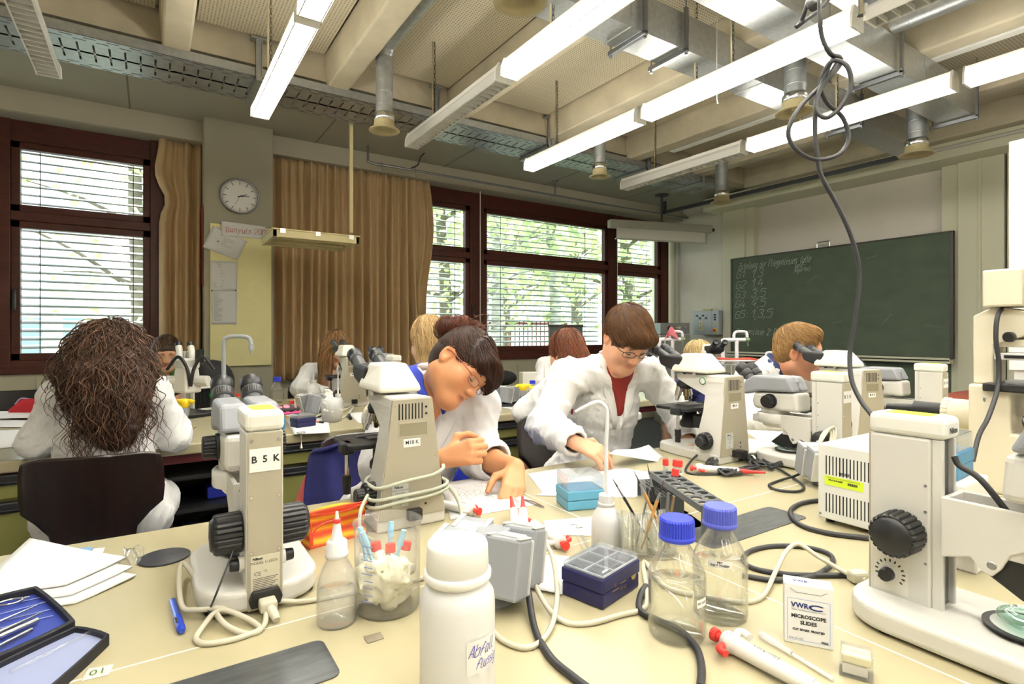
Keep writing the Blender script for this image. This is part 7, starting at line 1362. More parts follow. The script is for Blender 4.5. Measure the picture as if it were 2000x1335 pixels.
# ================================================================ people at the second bench
def strandperson(lab, J, skin, hairc, base, Fh_parts, flow, n, seg, r, coatm=COAT, seed=1, starts=None, vdepth=.10, collar_=True, basecol='#3a2a1e', hair_h=.007, jit=.25, curl=0, hf=None, shirtm=None, short=0):
    p, F = person(lab, J, skin, 'f', simple=True, hp=basecol); coat(p, J, coatm, vdepth=vdepth, vwidth=.035, off=.010, seed=seed, sleeve=.95, amp=.006, h=.008)
    if shirtm: shirt(p, J, shirtm)
    if Fh_parts is None: Fh = hairbase(J, **(hf or {}))
    else:
        Fh = hairbase(J, **(hf or {}))
        for c, rr in Fh_parts: Fh.ell(c, A3(rr), Rw, k=.04)
    V_, Q = Fh.mesh(hair_h); np_ob('hair', V_, Q, mat('hairbase_' + basecol[1:], basecol, .55), p)
    strands(p, 'hair_strands', hair_mat('strands_' + hairc[0][1:], *hairc), starts if starts is not None else scalp(J, n, seed, lambda L: (L[:, 2] > .0) & ((L[:, 1] < .05) | (L[:, 2] > .075))), flow(J), Fh, n=seg, step=.018, r=r, lift=(.0, .006), jitter=jit, curl=curl, seed=seed)
    return p
def down(J, part=0):
    c = A3(J['H'](0, -.01, .08))
    def f(P, t): o = P - c; o[:, 2] *= .1; return nrm3(o) * max(0, .9 - 1.6 * t) + np.array([0, 0, -1.0]) * (.25 + 1.2 * t)
    return f
hands_fwd = dict(hl=dict(d=(.3, -.9, -.1), n=(0, 0, 1), t=(1, 0, 0), c=.4), hr=dict(d=(-.3, -.9, -.1), n=(0, 0, 1), t=(1, 0, 0), c=.4))
def seated(x, y, z, face, lean=.1, pitch=-.35, w=.17, drop=0):
    """joints for someone seated at a bench with both forearms on it; z = ear height, face = +1 towards +y, -1 towards -y"""
    s = face; J = dict(hc=(x, y, z), f=(0, s * math.cos(pitch), math.sin(pitch)), u=(0, -s * math.sin(pitch), math.cos(pitch)), nb=(x, y - s * .08, z - .14), pv=(x, y - s * (.08 + lean), .56)); q = -s   # left is -x when facing +y
    J['sl'] = (x + q * w, y - s * .07, z - .185); J['sr'] = (x - q * w, y - s * .07, z - .185); J['el'] = (x + q * (w + .09), y + s * .02, .82); J['er'] = (x - q * (w + .09), y + s * .02, .82); J['wl'] = (x + q * .12, y + s * .20, .80); J['wr'] = (x - q * .12, y + s * .20, .80)
    for k, g_ in (('hl', 1), ('hr', -1)): J[k] = dict(d=(-q * g_ * .4, s * .9, -.1), n=(0, 0, 1), t=(-q * g_, 0, 0), c=.45)
    return legs(J, kf=.36, z=.53)
# long-haired woman at a microscope
p = at(655, 678, 4.12); J = seated(p.x, p.y, p.z, -1, lean=.12, pitch=-.5)
sp_ = [((p.x - .085, p.y - .05, p.z - .12), (.05, .05, .16)), ((p.x - .10, p.y - .09, p.z - .30), (.05, .045, .12)), ((p.x + .09, p.y - .02, p.z - .12), (.04, .05, .14))]
strandperson('woman with long light brown hair looking into a microscope before the curtain', J, '#d8a68a', ('#4b3220', '#b58a55'), None, sp_, down, 900, 18, .0022, seed=31, basecol='#6b4a2e', hf=dict(face=((0, .115, -.03), (.058, .06, .085)), ears=0), shirtm=mat('black_shirt', '#1d1d20', .9))
# woman behind the white microscope at the left
p = at(325, 690, 3.95); J = seated(p.x, p.y, p.z, -1, lean=.1, pitch=-.25)
strandperson('woman with pinned-up brown hair behind the white microscope at the left', J, '#d9a888', ('#2f2017', '#5f4733'), None, None, lambda J: (lambda P, t: np.tile(glob(J, A3([[.3, -.9, -.2]])), (len(P), 1))), 900, 7, .0018, seed=32, basecol='#3d2b1f', hf=dict(face=((.012, .112, -.04), (.07, .058, .09)), ears=.03), coatm=mat('green_top', '#5f7a3a', .85))
# blurred blond
p = at(838, 668, 2.72); J = seated(p.x, p.y, p.z, 1, lean=.12, pitch=-.2); sp_ = [((p.x, p.y - .075, p.z - .10), (.085, .05, .16)), ((p.x - .04, p.y - .085, p.z - .20), (.05, .04, .10))]
strandperson('person with long straight blond hair turned away behind the woman in glasses', J, '#e0b597', ('#8f6d42', '#e2c48e'), None, sp_, down, 1100, 17, .002, seed=33, basecol='#b48f5c', hf=dict(face=((0, .115, -.03), (.06, .06, .085)), ears=0), coatm=mat('cream_blouse', '#d9cfba', .85))
# auburn hair behind the young man
p = at(1108, 690, 2.92); J = seated(p.x, p.y, p.z, 1, lean=.12, pitch=-.25); sp_ = [((p.x, p.y - .07, p.z - .09), (.085, .06, .13)), ((p.x - .02, p.y - .085, p.z - .17), (.075, .045, .10))]
strandperson('person with smooth auburn hair and white coat, turned away behind the young man', J, '#d9a888', ('#3f2012', '#8a5030'), None, sp_, down, 1100, 15, .002, seed=34, basecol='#5b2f1c', hf=dict(face=((0, .115, -.03), (.06, .06, .085)), ears=0))
# dark hair by the monitor
p = at(1106, 668, 4.5); J = seated(p.x, p.y, p.z, -1, lean=.1, pitch=-.6)
strandperson('person with dark hair bent down before the dark monitor', J, '#d3a080', ('#20120e', '#4a2a20'), None, None, lambda J: (lambda P, t: np.tile(glob(J, A3([[.3, -.9, -.1]])), (len(P), 1))), 700, 8, .0022, seed=35, basecol='#2c1a14', hf=dict(face=((0, .112, -.05), (.06, .058, .085)), ears=.03))
# blond in blue at the right
p = at(1364, 700, 3.95); J = seated(p.x, p.y, p.z, 1, lean=.1, pitch=-.3); sp_ = [((p.x + .02, p.y - .06, p.z - .10), (.085, .06, .14)), ((p.x + .11, p.y - .06, p.z - .22), (.07, .035, .07))]
strandperson('person with blond hair in a dark blue top, turned away near the control panel', J, '#e0b597', ('#9a7a48', '#ecd7a4'), None, sp_, down, 1000, 15, .0025, seed=36, basecol='#c2a36c', hf=dict(face=((0, .115, -.03), (.06, .06, .085)), ears=0), coatm=mat('dark_blue_top', '#2b3160', .85))
# ================================================================ jackets on the chairs of the front pair
BLJ = mat('navy_jacket', '#2c2f6f', .85, bump=.15, bscale=20)
t = thing('jacket', 'dark blue jacket with red lining on the chair left of the M10 K microscope', 'jacket', (.52, 1.95, .45)); m = MB()
q = [at(592, 985, 2.05), at(700, 985, 1.95), at(720, 862, 1.98), at(606, 872, 2.1)]
def jf(u, v): p = q[0].lerp(q[1], u).lerp(q[3].lerp(q[2], u), v); return p + V(0, .02 * math.sin(u * 9 + v * 3) - .05 * (v > .92) * (v - .92) * 12, -.012 * (2 * u - 1) ** 2 * v - (.28 * (1 - v) if v < .08 else 0))
ob('jacket_body', MB().grid(jf, 18, 18, thick=.012), BLJ, t); q2 = [at(572, 992, 2.1), at(612, 990, 2.07), at(606, 935, 2.1), at(594, 925, 2.12)]
ob('lining', MB().grid(lambda u, v: q2[0].lerp(q2[1], u).lerp(q2[3].lerp(q2[2], u), v) + V(0, -.01 + .01 * math.sin(u * 6 + v * 4), -(.3 * (1 - v) if v < .1 else 0)), 8, 10, thick=.008), mat('red_lining', '#c8615a', .8), t)
t = thing('jacket', 'bright blue jacket on the chair behind the woman in glasses', 'jacket', (.98, 1.85, .45)); BJ2 = mat('bright_blue_jacket', '#2438b8', .8, bump=.15, bscale=20)
q3 = [at(885, 960, 1.90), at(985, 935, 2.05), at(962, 830, 2.1), at(935, 800, 2.05)]
ob('jacket_body', MB().grid(lambda u, v: q3[0].lerp(q3[1], u).lerp(q3[3].lerp(q3[2], u), v) + V(0, .015 * math.sin(u * 8 + v * 5), -(.25 * (1 - v) if v < .08 else 0)), 14, 14, thick=.014), BJ2, t)
q4 = [on(860, 955) + V(0, .12, -.06), on(950, 940) + V(0, .12, -.06), at(960, 905, 1.72), at(890, 930, 1.66)]
# ================================================================ things on the second bench
def tap(lo, h, w, lab, m, twin=False, knob=GREENP, dirv=None):
    t = thing('bench_tap', lab, 'tap', lo, 0, 'bench taps'); dv = dirv or camv(1, 0, 0); o = Vector(lo)
    ob('pipe', MB().tube([o, o + V(0, 0, h * .5), o + V(0, 0, h - .05), o + V(0, 0, h - .012) + dv * .012, o + V(0, 0, h) + dv * .05, o + V(0, 0, h) + dv * (w - .05), o + V(0, 0, h - .012) + dv * (w - .012), o + V(0, 0, h - .05) + dv * w], .0125, 14, 5), m, t)
    ob('foot', MB().lathe([(.03, 0), (.028, .012), (.016, .02), (.016, .05)], o, n=24).lathe([(.016, h * .42), (.019, h * .43), (.019, h * .46), (.015, h * .48)], o, n=20), m, t)
    q = o + V(0, 0, h - .05) + dv * w; ob('nozzle', MB().cyl(q, q - V(0, 0, .03), .016, n=16).cyl(q - V(0, 0, .03), q - V(0, 0, .055), .007, .005, n=12), m, t)
    k = o + V(0, 0, .09) - dv * .035; ob('valve_knob', MB().cyl(o + V(0, 0, .09), k, .008, n=10).ribbed(k, k - dv * .04, .022, 8, .12), knob, t)
    return t
LG = mat('tap_grey', '#b3b9be', .4); TW = mat('tap_white', '#e0dde2', .4)
tap(on(437, 800) + V(0, 0, 0), .44, .165, 'grey swan-neck tap standing in front of the pin board', LG)
def gasframe(px, py, d, lab):
    p = at(px, py, d); o = V(p.x, p.y, BZ); h = p.z - BZ; t = thing('gas_pipe_stand', lab, 'tap', o, 0, 'white pipe frames'); a = camv(1, 0, 0); L = .145
    for s in (0, 1): ob('post', MB().tube([o + a * s * .105, o + a * s * .105 + V(0, 0, h - .03), o + a * (s * .105 + .008) + V(0, 0, h - .006), o + a * (s * .105 + .03) + V(0, 0, h)], .014, 12, 4), TW, t)
    ob('cross_pipe', MB().tube([o + a * .025 + V(0, 0, h), o + a * .17 + V(0, 0, h)], .014, 12, 1), TW, t); q = o + a * .085 + V(0, 0, h); ob('bow', MB().tube([q, q + V(0, 0, .04), q + V(0, 0, .06) + a * .02, q + V(0, 0, .06) + a * .08, q + V(0, 0, .04) + a * .098, q - V(0, 0, .02) + a * .1], .011, 10, 4), TW, t)
    q = o + a * .17 + V(0, 0, h); ob('valve', MB().ell(q + a * .015, .022, 12).cyl(q + a * .02, q + a * .02 - V(0, 0, .05), .006, n=8), mat('valve_green', '#6d8060', .5), t)
gasframe(1412, 663, 4.2, 'white pipe frame with a green valve in front of the chalkboard edge'); gasframe(1288, 662, 4.4, 'white pipe frame with a green valve and pink cloth behind the young man')
c = at(1312, 655, 4.38); one('pink_cloth', MB().grid(lambda u, v: c + camv(.09 * (u - .5) * (.5 + v * .8), .07 * (.6 - v) + .03 * math.exp(-((u - .45) / .2) ** 2), .03 * math.sin(u * 7)), 14, 8, thick=.004), mat('pink_cloth', '#e07c86', .9), 'pink cloth hung over the white pipe frame', 'cloth')
o = on(1400, 760) ; p = at(1440, 712, 4.0)
t = thing('hose_basket', 'white wire basket holding red hoses below the chalkboard', 'basket', V(p.x, p.y, BZ)); a = camv(1, 0, 0); m = MB()
for k in range(7): m.cyl(p + a * (-.13 + k * .043) + V(0, 0, .02), V(p.x, p.y, BZ) + a * (-.13 + k * .043), .004, n=6)
for z in (0, .03, -.09): m.cyl(p + a * -.135 + V(0, 0, z), p + a * .135 + V(0, 0, z), .006, n=8)
ob('basket', m, TW, t); ob('tray', MB().box(p + V(0, .05, .03), (.26, .14, .012), .003, rot=(0, 0, -.58)), TW, t)
one('red_hose', MB().tube([p + a * -.15 + V(0, 0, .05), p + a * -.05 + V(0, -.02, .04), p + a * .08 + V(0, 0, .045), p + a * .16 + V(0, 0, .03), p + a * .05 + V(0, .02, .03), p + a * -.12 + V(0, .01, .035), p + a * -.16 + V(0, 0, .06)], .008, 8, 5), mat('hose_red', '#cf4a33', .5), 'red rubber hose lying on the wire basket', 'hose')
# instrument on the trolley by the end wall
A = at(1290, 630, 7.4); B = at(1347, 705, 7.4); t = thing('instrument_rack', 'grey instrument with dials standing below the wall conduits', 'instrument', V(5.95, 4.95, 0)); GI = mat('instrument_grey', '#8d9090', .45, .2)
a = camv(1, 0, 0); dd = camv(0, 0, 1); o = A
ob('cabinet', MB().add([o - V(0, 0, o.z) , o + a * .40 - V(0, 0, o.z), o + a * .40 + V(0, 0, -.16), o + V(0, 0, -.16)] + [v + dd * .35 for v in (o - V(0, 0, o.z), o + a * .40 - V(0, 0, o.z), o + a * .40 + V(0, 0, -.16), o + V(0, 0, -.16))], [(0, 1, 2, 3), (5, 4, 7, 6), (4, 0, 3, 7), (1, 5, 6, 2), (3, 2, 6, 7)]), mat('instrument_body', '#a5a79f', .5), t)
ob('head_unit', MB().add([o + V(0, 0, -.15), o + a * .39 + V(0, 0, -.15), o + a * .39, o] + [v + dd * .33 for v in (o + V(0, 0, -.15), o + a * .39 + V(0, 0, -.15), o + a * .39, o)], [(0, 1, 2, 3), (5, 4, 7, 6), (4, 0, 3, 7), (1, 5, 6, 2), (3, 2, 6, 7)]), GI, t)
for i, (u, z, r, mm) in enumerate(((.12, -.07, .028, BLACK), (.19, -.065, .012, STEEL), (.22, -.07, .012, YELP), (.25, -.068, .02, CREAM), (.33, -.06, .02, STEEL))): q = o + a * u + V(0, 0, z); ob('dial', MB().cyl(q, q - dd * .02, r, n=18, bev=.003), mm, t)
ob('pipe', MB().cyl(o + a * .06 + V(0, 0, -.2) - dd * .03, o + a * .06 + V(0, 0, -.6) - dd * .03, .02, n=12), CHROME, t)
# dark monitor, white microscope
A = at(1075, 638, 5.0); B = at(1134, 690, 5.0); t = thing('monitor', 'dark monitor on the far bench in front of the large window', 'monitor', V((A.x + B.x) / 2, (A.y + B.y) / 2, BZ)); q = (A + B) / 2; ob('screen', MB().box(V(q.x, q.y, A.z - .14), (.30, .05, .30), .006, rot=(0, 0, math.radians(-33))), mat('monitor_dark', '#3a4440', .4), t); ob('top_edge', MB().box(V(q.x, q.y, A.z + .012), (.32, .07, .018), .004, rot=(0, 0, math.radians(-33))), BLACK, t); ob('stand', MB().box(V(q.x, q.y + .03, (BZ + A.z - .28) / 2), (.06, .04, A.z - .28 - BZ), .004).box(V(q.x, q.y, BZ + .008), (.2, .16, .016), .004), BLACK, t)
fm = compound(tuple(V(1.06, 3.42, BZ)), 'beige compound microscope with white hood in front of the long-haired woman', 'M 12', simple=True)
q = at(1158, 690, 4.2); f2 = dup(fm, (q.x, q.y - .12, BZ), math.radians(180), 'compound microscope with pale hood beside the auburn-haired person')
q = at(1338, 690, 4.0); f3 = dup(fm, (q.x + .1, q.y - .05, BZ), math.radians(150), 'compound microscope with black eyepieces beside the blond person in blue')
# black stereo head behind M10K
q = on(775, 805); t3 = stereo((q.x, q.y, BZ), 'pale stereo microscope with black knobs behind the M10 K microscope', None, arm=.20, group='stereo microscopes'); 
q = at(1165, 770, 3.1); dup(t3, (q.x, q.y, BZ), math.radians(180), 'stereo microscope column in front of the auburn-haired person')
# white teaching stereo at left
q = on(365, 812, BZ); o = V(q.x, q.y, BZ); t = thing('stereo_microscope', 'white stereo microscope with black gooseneck lights before the column', 'microscope', o, 0, None); LW = mat('leica_white', '#e3e2dc', .35)
d = nrm(A3((o.x, o.y, 0))); D = V(*d); Rr = camv(1, 0, 0)
ob('base', MB().box(o + V(0, 0, .012), (.2, .24, .024), .006, rot=(0, 0, .5)), BLACK, t); ob('post', MB().cyl(o + D * .05 + V(0, 0, .02), o + D * .05 + V(0, 0, .36), .016, n=16), CHROME, t)
ob('pod', MB().box(o + V(0, 0, .20), (.10, .12, .14), .012, rot=(0, 0, .55), taper=(.8, .8)), LW, t); ob('binocular_body', MB().box(o + V(0, 0, .29) + D * .03, (.10, .09, .06), .012, rot=(0, 0, .55)), LW, t)
for s in (-1, 1):
    p0 = o + V(0, 0, .30) + Rr * s * .034 + D * .03; p1 = p0 + V(0, 0, .085) + D * .045 - Rr * .012; e = ob('eyepiece', MB().cyl(p0, p1, .019, .017, n=18), LW, t); ob('eyecup', MB().cyl(p1, p1 + (p1 - p0) * .22, .0185, n=18), BLACK, e)
    k = o + V(0, 0, .195) + Rr * s * .05; ob('focus_knob', MB().ribbed(k, k + Rr * s * .07, .030, 18, .05), LW, t)
    ob('gooseneck', MB().tube([o + V(0, 0, .17) + Rr * .02 - D * .06, o + V(0, 0, .27) + Rr * (.02 + s * .02) - D * .06, o + V(0, 0, .33) + Rr * (.02 + s * .07) - D * .05, o + V(0, 0, .26) + Rr * (.02 + s * .13) - D * .04], .009, 10, 6), BLACK, t)
ob('camera_tube', MB().cyl(o + V(0, 0, .30) + Rr * .07, o + V(0, 0, .37) + Rr * .07, .022, n=16), BLACK, t)
q = on(385, 800) + D * .0; t = thing('light_source', 'black ribbed cold light source with a white frame beside the grey tap', 'light source', q, 0, None); M_ = Matrix.Rotation(.55, 3, 'Z'); m = MB()
for k in range(9): m.box(q + M_ @ V(-.05 + k * .0125, -.045, .065), (.006, .01, .11))
m.box(q + V(0, .0, .065), (.12, .08, .12), .004, rot=(0, 0, .55)); ob('housing', m, BLACK, t); m = MB()
for dx, dz, sx, sz in ((-.068, .065, .012, .14), (.068, .065, .012, .14), (0, .136, .148, .012), (0, .006, .148, .012)): m.box(q + M_ @ V(dx, -.02, dz), (sx, .1, sz), .004, rot=(0, 0, .55))
ob('frame', m, LW, t)
one('black_bag', MB().ell(V(.33, 4.02, BZ + .14), (.13, .10, .15), 18), mat('bag_black', '#1a1a1b', .8, bump=.3, bscale=12), 'black bag lying on the bench before the column', 'bag')
# gas tap yellow
q = on(360, 838); t = thing('gas_tap', 'grey gas tap with a yellow handle beside the curly-haired woman', 'tap', q, 0, 'yellow gas taps'); ob('body', MB().lathe([(.03, 0), (.028, .01), (.014, .02), (.016, .06), (.022, .09), (.018, .11)], q, n=20), MGREY, t); m = MB().lathe([(.016, .10), (.024, .115), (.026, .13), (.018, .145), (0, .148)], q, n=20)
for s in (-1, 1): m.tube([q + V(0, 0, .13), q + Rr * s * .03 + V(0, 0, .135), q + Rr * s * .045 + V(0, 0, .128)], .010, 10, 3)
ob('handle', m, YELP, t)
for px, py, lb in ((1022, 795, 'grey gas tap with a yellow handle, left of the two by the socket post'), (1050, 800, 'grey gas tap with a yellow handle, right of the two by the socket post')): q2_ = on(px, py); dup(t, (q2_.x, q2_.y, BZ), 0, lb)
# blue-capped bottles, tubes and so on
SB = [o for o in COL.objects if o.name.startswith('reagent_bottle') and o.parent is None][0]
for px, py, lb in ((490, 788, 'small glass bottle with blue cap, left of the two beyond the B 5 K microscope'), (541, 785, 'small glass bottle with blue cap, right of the two beyond the B 5 K microscope'), (1040, 780, 'glass bottle with blue cap beside the yellow gas taps')):
    q = on(px, py); c = dup(SB, (q.x, q.y, BZ), .5, lb, 'blue-capped bottles on the second bench', .95 if px < 1000 else .75)
    for ch in list(c.children):
        if ch.name.startswith('label'):
            for s in list(ch.children): bpy.data.objects.remove(s)
            bpy.data.objects.remove(ch)
def simple_bottle(px, py, r, h, lab, m=PE, nozzle=0, capm=None, cat='bottle', name='plastic_bottle'):
    q = on(px, py); t = thing(name, lab, cat, q); ob('body', MB().lathe([(r * .9, 0), (r, .004), (r, h * .6), (r * .8, h * .75), (r * .45, h * .86), (r * .45, h * .9)], q, n=24), m, t); ob('cap', MB().cyl(q + V(0, 0, h * .88), q + V(0, 0, h), r * .52, n=20), capm or WHITE, t)
    if nozzle: ob('nozzle', MB().tube([q + V(0, 0, h), q + V(0, 0, h + nozzle * .5), q + V(0, 0, h + nozzle)], lambda u: .006 - .004 * u, 8, 2), WHITE, t)
simple_bottle(612, 790, .045, .16, 'white wash bottle with a tall pointed nozzle before the long-haired woman', nozzle=.10); simple_bottle(660, 806, .03, .11, 'small white bottle with a bent spout beside the glove beaker', nozzle=.14); simple_bottle(582, 802, .028, .09, 'small white bottle between the blue-capped bottles and the socket post')
simple_bottle(946, 770, .03, .06, 'small white medicine jar behind the drawing of the woman in glasses', WHITE); simple_bottle(1063, 770, .024, .12, 'white bottle with a thin bent spout under the window', nozzle=.1)
for px, py, lb in ((454, 790, 'small red-capped tube, leftmost beyond the B 5 K microscope'), (465, 795, 'small red-capped tube, second beyond the B 5 K microscope'), (570, 812, 'small red-capped tube beside the polka dot pouch')):
    q = on(px, py); t = thing('sample_tube', lb, 'tube', q, 0, 'red-capped tubes on the second bench'); ob('tube', MB().cyl(q, q + V(0, 0, .07), .011, n=14), FROST, t); ob('cap', MB().cyl(q + V(0, 0, .068), q + V(0, 0, .085), .013, n=14), REDP, t)
q = on(525, 802); one('screw_stopper', MB().ribbed(q, q + V(0, 0, .02), .016, 14), REDP, 'loose red cap lying beyond the B 5 K microscope', 'cap')
dup(sp, tuple(on(612, 812)), math.radians(12), 'white socket post on the second bench before the long-haired woman'); dup(sp, tuple(on(985, 792)), math.radians(10), 'white socket post under the large window')
q = on(648, 822); t = thing('beaker', 'plastic beaker stuffed with a white paper towel on the second bench', 'beaker', q); ob('wall', MB().lathe([(.045, 0), (.05, .004), (.054, .12), (.052, .12), (.048, .006), (0, .005)], q, n=32, caps=False), FROST, t); F = Field(); g = np.random.default_rng(8)
for k in range(16): a_ = g.uniform(0, 6.28); e = A3(q) + (math.cos(a_) * .03, math.sin(a_) * .03, g.uniform(.03, .15)); F.cap(A3(q) + (0, 0, .04), e, .022, .014, .02)
V_, Q = F.mesh(.005, cloth_disp(.006, 3, 9)); np_ob('paper_towel', V_, Q, mat('towel', '#ecebe4', .9), t)
# pouch, keyring, boxes near the edge
q = on(556, 828); t = thing('pouch', 'black pouch with pink dots lying on a tip box', 'pouch', q + V(0, 0, .055)); DOT = mat('polka_dots', '#2b2628', .8); nt = DOT.node_tree; vo = nt.nodes.new('ShaderNodeTexVoronoi'); vo.inputs['Scale'].default_value = 26; vo.inputs['Randomness'].default_value = .35; rp = nt.nodes.new('ShaderNodeValToRGB'); rp.color_ramp.interpolation = 'CONSTANT'; rp.color_ramp.elements[0].color = lin('#e68a9c'); rp.color_ramp.elements[1].position = .42; rp.color_ramp.elements[1].color = lin('#2f282b'); tc = nt.nodes.new('ShaderNodeTexCoord'); nt.links.new(tc.outputs['Object'], vo.inputs[0]); nt.links.new(vo.outputs[0], rp.inputs[0]); nt.links.new(rp.outputs[0], nt.nodes['Principled BSDF'].inputs[0])
ob('pouch_body', MB().ell(q + V(0, 0, .075), (.075, .05, .022), 20), DOT, t); ob('zip', MB().tube([q + V(-.06, -.045, .062), q + V(0, -.055, .06), q + V(.07, -.03, .06)], .006, 8, 4), mat('pink_trim', '#d8488a', .6), t)
tipbox(on(528, 838), .3, 'light blue tip box without lid under the pouch', .11, .08, .05, LID, mat('sky_blue', '#3f8fc6', .45), .004, tips=False); tipbox(on(592, 832), .3, 'dark blue tip box with gold print under the keyring', .1, .07, .045, LID, NAVY, .02, WHITE, tips=False)
q = on(590, 838); k = V(q.x - .02, q.y - .06, BZ); t = thing('keyring', 'silver keyring with a small tower charm hanging over the bench edge', 'keyring', k); p = on(588, 846); e = V(p.x, 2.643, BZ)
ob('ring', MB().tube([p + V(.018 * math.cos(a), .018 * math.sin(a), .004) for a in [i * .6283 for i in range(10)]], .002, 6, 2, closed=True), CHROME, t); ob('chain', MB().tube([p + V(0, -.015, .004), e + V(0, 0, .004), e + V(0, -.003, -.02)], .0022, 6, 3), CHROME, t); ob('charm', MB().lathe([(.012, 0), (.009, .008), (.006, .012), (.0045, .02), (.003, .024), (.001, .045)], e + V(0, -.006, -.066), n=4), CHROME, t)
def b2sheet(px, lab, **k): return bsheet(px, lab, **k)
b2sheet([(575, 848), (645, 845), (640, 815), (560, 822)], 'white sheet under the pink pencil on the second bench'); a = on(606, 823) + V(0, 0, .006); b = on(625, 826) + V(0, 0, .006); t = thing('pencil', 'short pink pen with black end on the second bench', 'pen', a); ob('barrel', MB().cyl(a, b, .005, n=10), mat('pink_pen', '#e0a084', .5), t); ob('end', MB().cyl(b, b + (b - a) * .3, .0065, n=10), BLACK, t)
pipette(on(645, 812) + V(0, 0, Z1), on(560, 816) + V(0, 0, Z1), 'white pipette with red end lying before the beaker on the second bench')
b2sheet([(700, 826), (760, 822), (740, 803), (678, 806)], 'round-edged drawing left of the M10 K microscope on the second bench', writing=sketch(6, 12)); a = on(681, 812) + V(0, 0, .008); one('marker', MB().cyl(a, on(685, 820) + V(0, 0, .008), .008, n=12, bev=.001), BLACK, 'short black marker beside the drawing on the second bench', 'pen')
t = thing('screwdriver', 'red-handled screwdriver lying before the long-haired woman', 'screwdriver', on(680, 792)); a = on(662, 794) + V(0, 0, .02); b = on(684, 789) + V(0, 0, .02); ob('handle', MB().tube([a, a.lerp(b, .5), b], .007, 10, 2), REDP, t); ob('end', MB().cyl(b, b + (b - a) * .25, .011, n=12), BLACK, t)
one('power_cable', MB().tube([on(610, 820) + V(0, 0, .005), on(640, 808) + V(0, 0, .03), on(628, 802) + V(0, 0, .02), on(645, 818) + V(0, 0, .005), on(672, 816) + V(0, 0, .005), on(690, 800) + V(0, 0, .02), on(660, 808) + V(0, 0, .005), on(625, 818) + V(0, 0, .005)], .005, 8, 6), CABLEG, 'pale cable coiled before the beaker on the second bench', 'cable'); one('cable_tie', MB().tube([on(620, 790) + V(0, 0, .05), on(640, 812) + V(0, 0, .015)], .0025, 6, 1), BLACK, 'thin black strap across the beaker on the second bench', 'cable tie')
# papers and red case on the left end
b2sheet([(-30, 880), (78, 868), (92, 838), (-30, 842)], 'white sheet nearest the edge at the left end of the second bench', lift=.002); b2sheet([(-30, 835), (92, 836), (100, 822), (-30, 820)], 'pale printed sheet in the middle at the left end of the second bench', lift=.003, writing=lines(6, 7)); b2sheet([(0, 822), (100, 820), (105, 806), (-10, 808)], 'open booklet at the left end of the second bench', lift=.012, curl=.01)
t = thing('pencil_case', 'red pencil case lying open at the left end of the second bench', 'pencil case', on(50, 808)); q = on(18, 810); e = on(96, 808); ax2 = e - q; RC = mat('red_case', '#b32630', .8, bump=.1, bscale=40)
ob('pouch', MB().grid(lambda u, v: q + ax2 * u + V(0, -.02 + .05 * v - .02 * math.sin(math.pi * v), .09 * math.sin(math.pi * v * .9) * (.35 + .65 * min(1, u * 3))), 14, 10, thick=.006), RC, t); ob('zip', MB().tube([q + ax2 * .15 + V(0, -.01, .06), q + ax2 * .3 + V(0, 0, .092), q + ax2 * .6 + V(0, 0, .084), q + ax2 * .95 + V(0, .0, .09)], .004, 6, 4), mat('zip_lilac', '#b9a0c8', .5), t)
one('brown_pencil', MB().cyl(on(366, 842) + V(0, 0, .006), on(384, 836) + V(0, 0, .006), .005, .002, n=8), mat('pencil_brown', '#7d6140', .5), 'short brown pencil lying beside the curly-haired woman', 'pencil')
# between the woman and the young man
b2sheet([(940, 790), (1005, 800), (1062, 785), (985, 778)], 'crumpled white papers under a red pen on the second bench', curl=.012, writing=sketch(9, 12)); one('pen', MB().cyl(on(1018, 782) + V(0, 0, .02), on(1048, 779) + V(0, 0, .018), .006, .004, n=10), REDP, 'red pen lying on the crumpled papers', 'pen')
q = on(1048, 765); one('white_box', MB().box(q + V(0, .1, .075), (.14, .1, .15), .004, rot=(0, 0, -.3)), WHITE, 'white box behind the blue-capped bottle under the window', 'box'); one('black_jacket', MB().ell(on(985, 752) + V(0, .05, .06), (.16, .09, .07), 18), mat('cloth_black', '#17171a', .9, bump=.4, bscale=9), 'black jacket heaped on the far bench under the window', 'jacket')
m = MB(); g = random.Random(3)
for k in range(7):
    m.tube([on(1000 + g.uniform(-45, 50) + 18 * math.cos(a), 788 + g.uniform(-6, 5) + 5 * math.sin(a)) + V(0, 0, .01 + .02 * g.random()) for a in [i * .785 for i in range(8)]], .006, 7, 4, closed=True)
c = on(1036, 785) + V(0, 0, .07); m.tube([c + camv(.04 * math.cos(a), .04 * math.sin(a), .01 * math.sin(2 * a)) for a in [i * .6283 for i in range(10)]], .005, 7, 4, closed=True)
one('power_cable', m, CABLEB, 'tangle of black cables around the socket post under the window', 'cable')
# shelf trolley and blue crate by the board
q = at(1880, 775, 3.6); t = thing('shelf_trolley', 'narrow shelf with a red-brown top behind the inverted microscope', 'shelf', V(q.x, q.y, 0)); ob('top', MB().box(V(q.x + .1, q.y - .1, 1.0 - .19), (.9, .35, .03), .004), mat('brown_top', '#8a4334', .5), t); ob('leg', MB().box(V(q.x - .3, q.y, .4), (.03, .03, .78)), PIL, t); ob('leg', MB().box(V(q.x + .5, q.y - .2, .4), (.03, .03, .78)), PIL, t); ob('shelf_board', MB().box(V(q.x + .1, q.y - .1, .62), (.88, .33, .02)), PIL, t)
one('blue_crate', MB().box(V(q.x + .02, q.y - .12, .695), (.4, .26, .12), .01), mat('crate_blue', '#3b52d8', .4), 'blue plastic crate on the shelf behind the inverted microscope', 'crate')
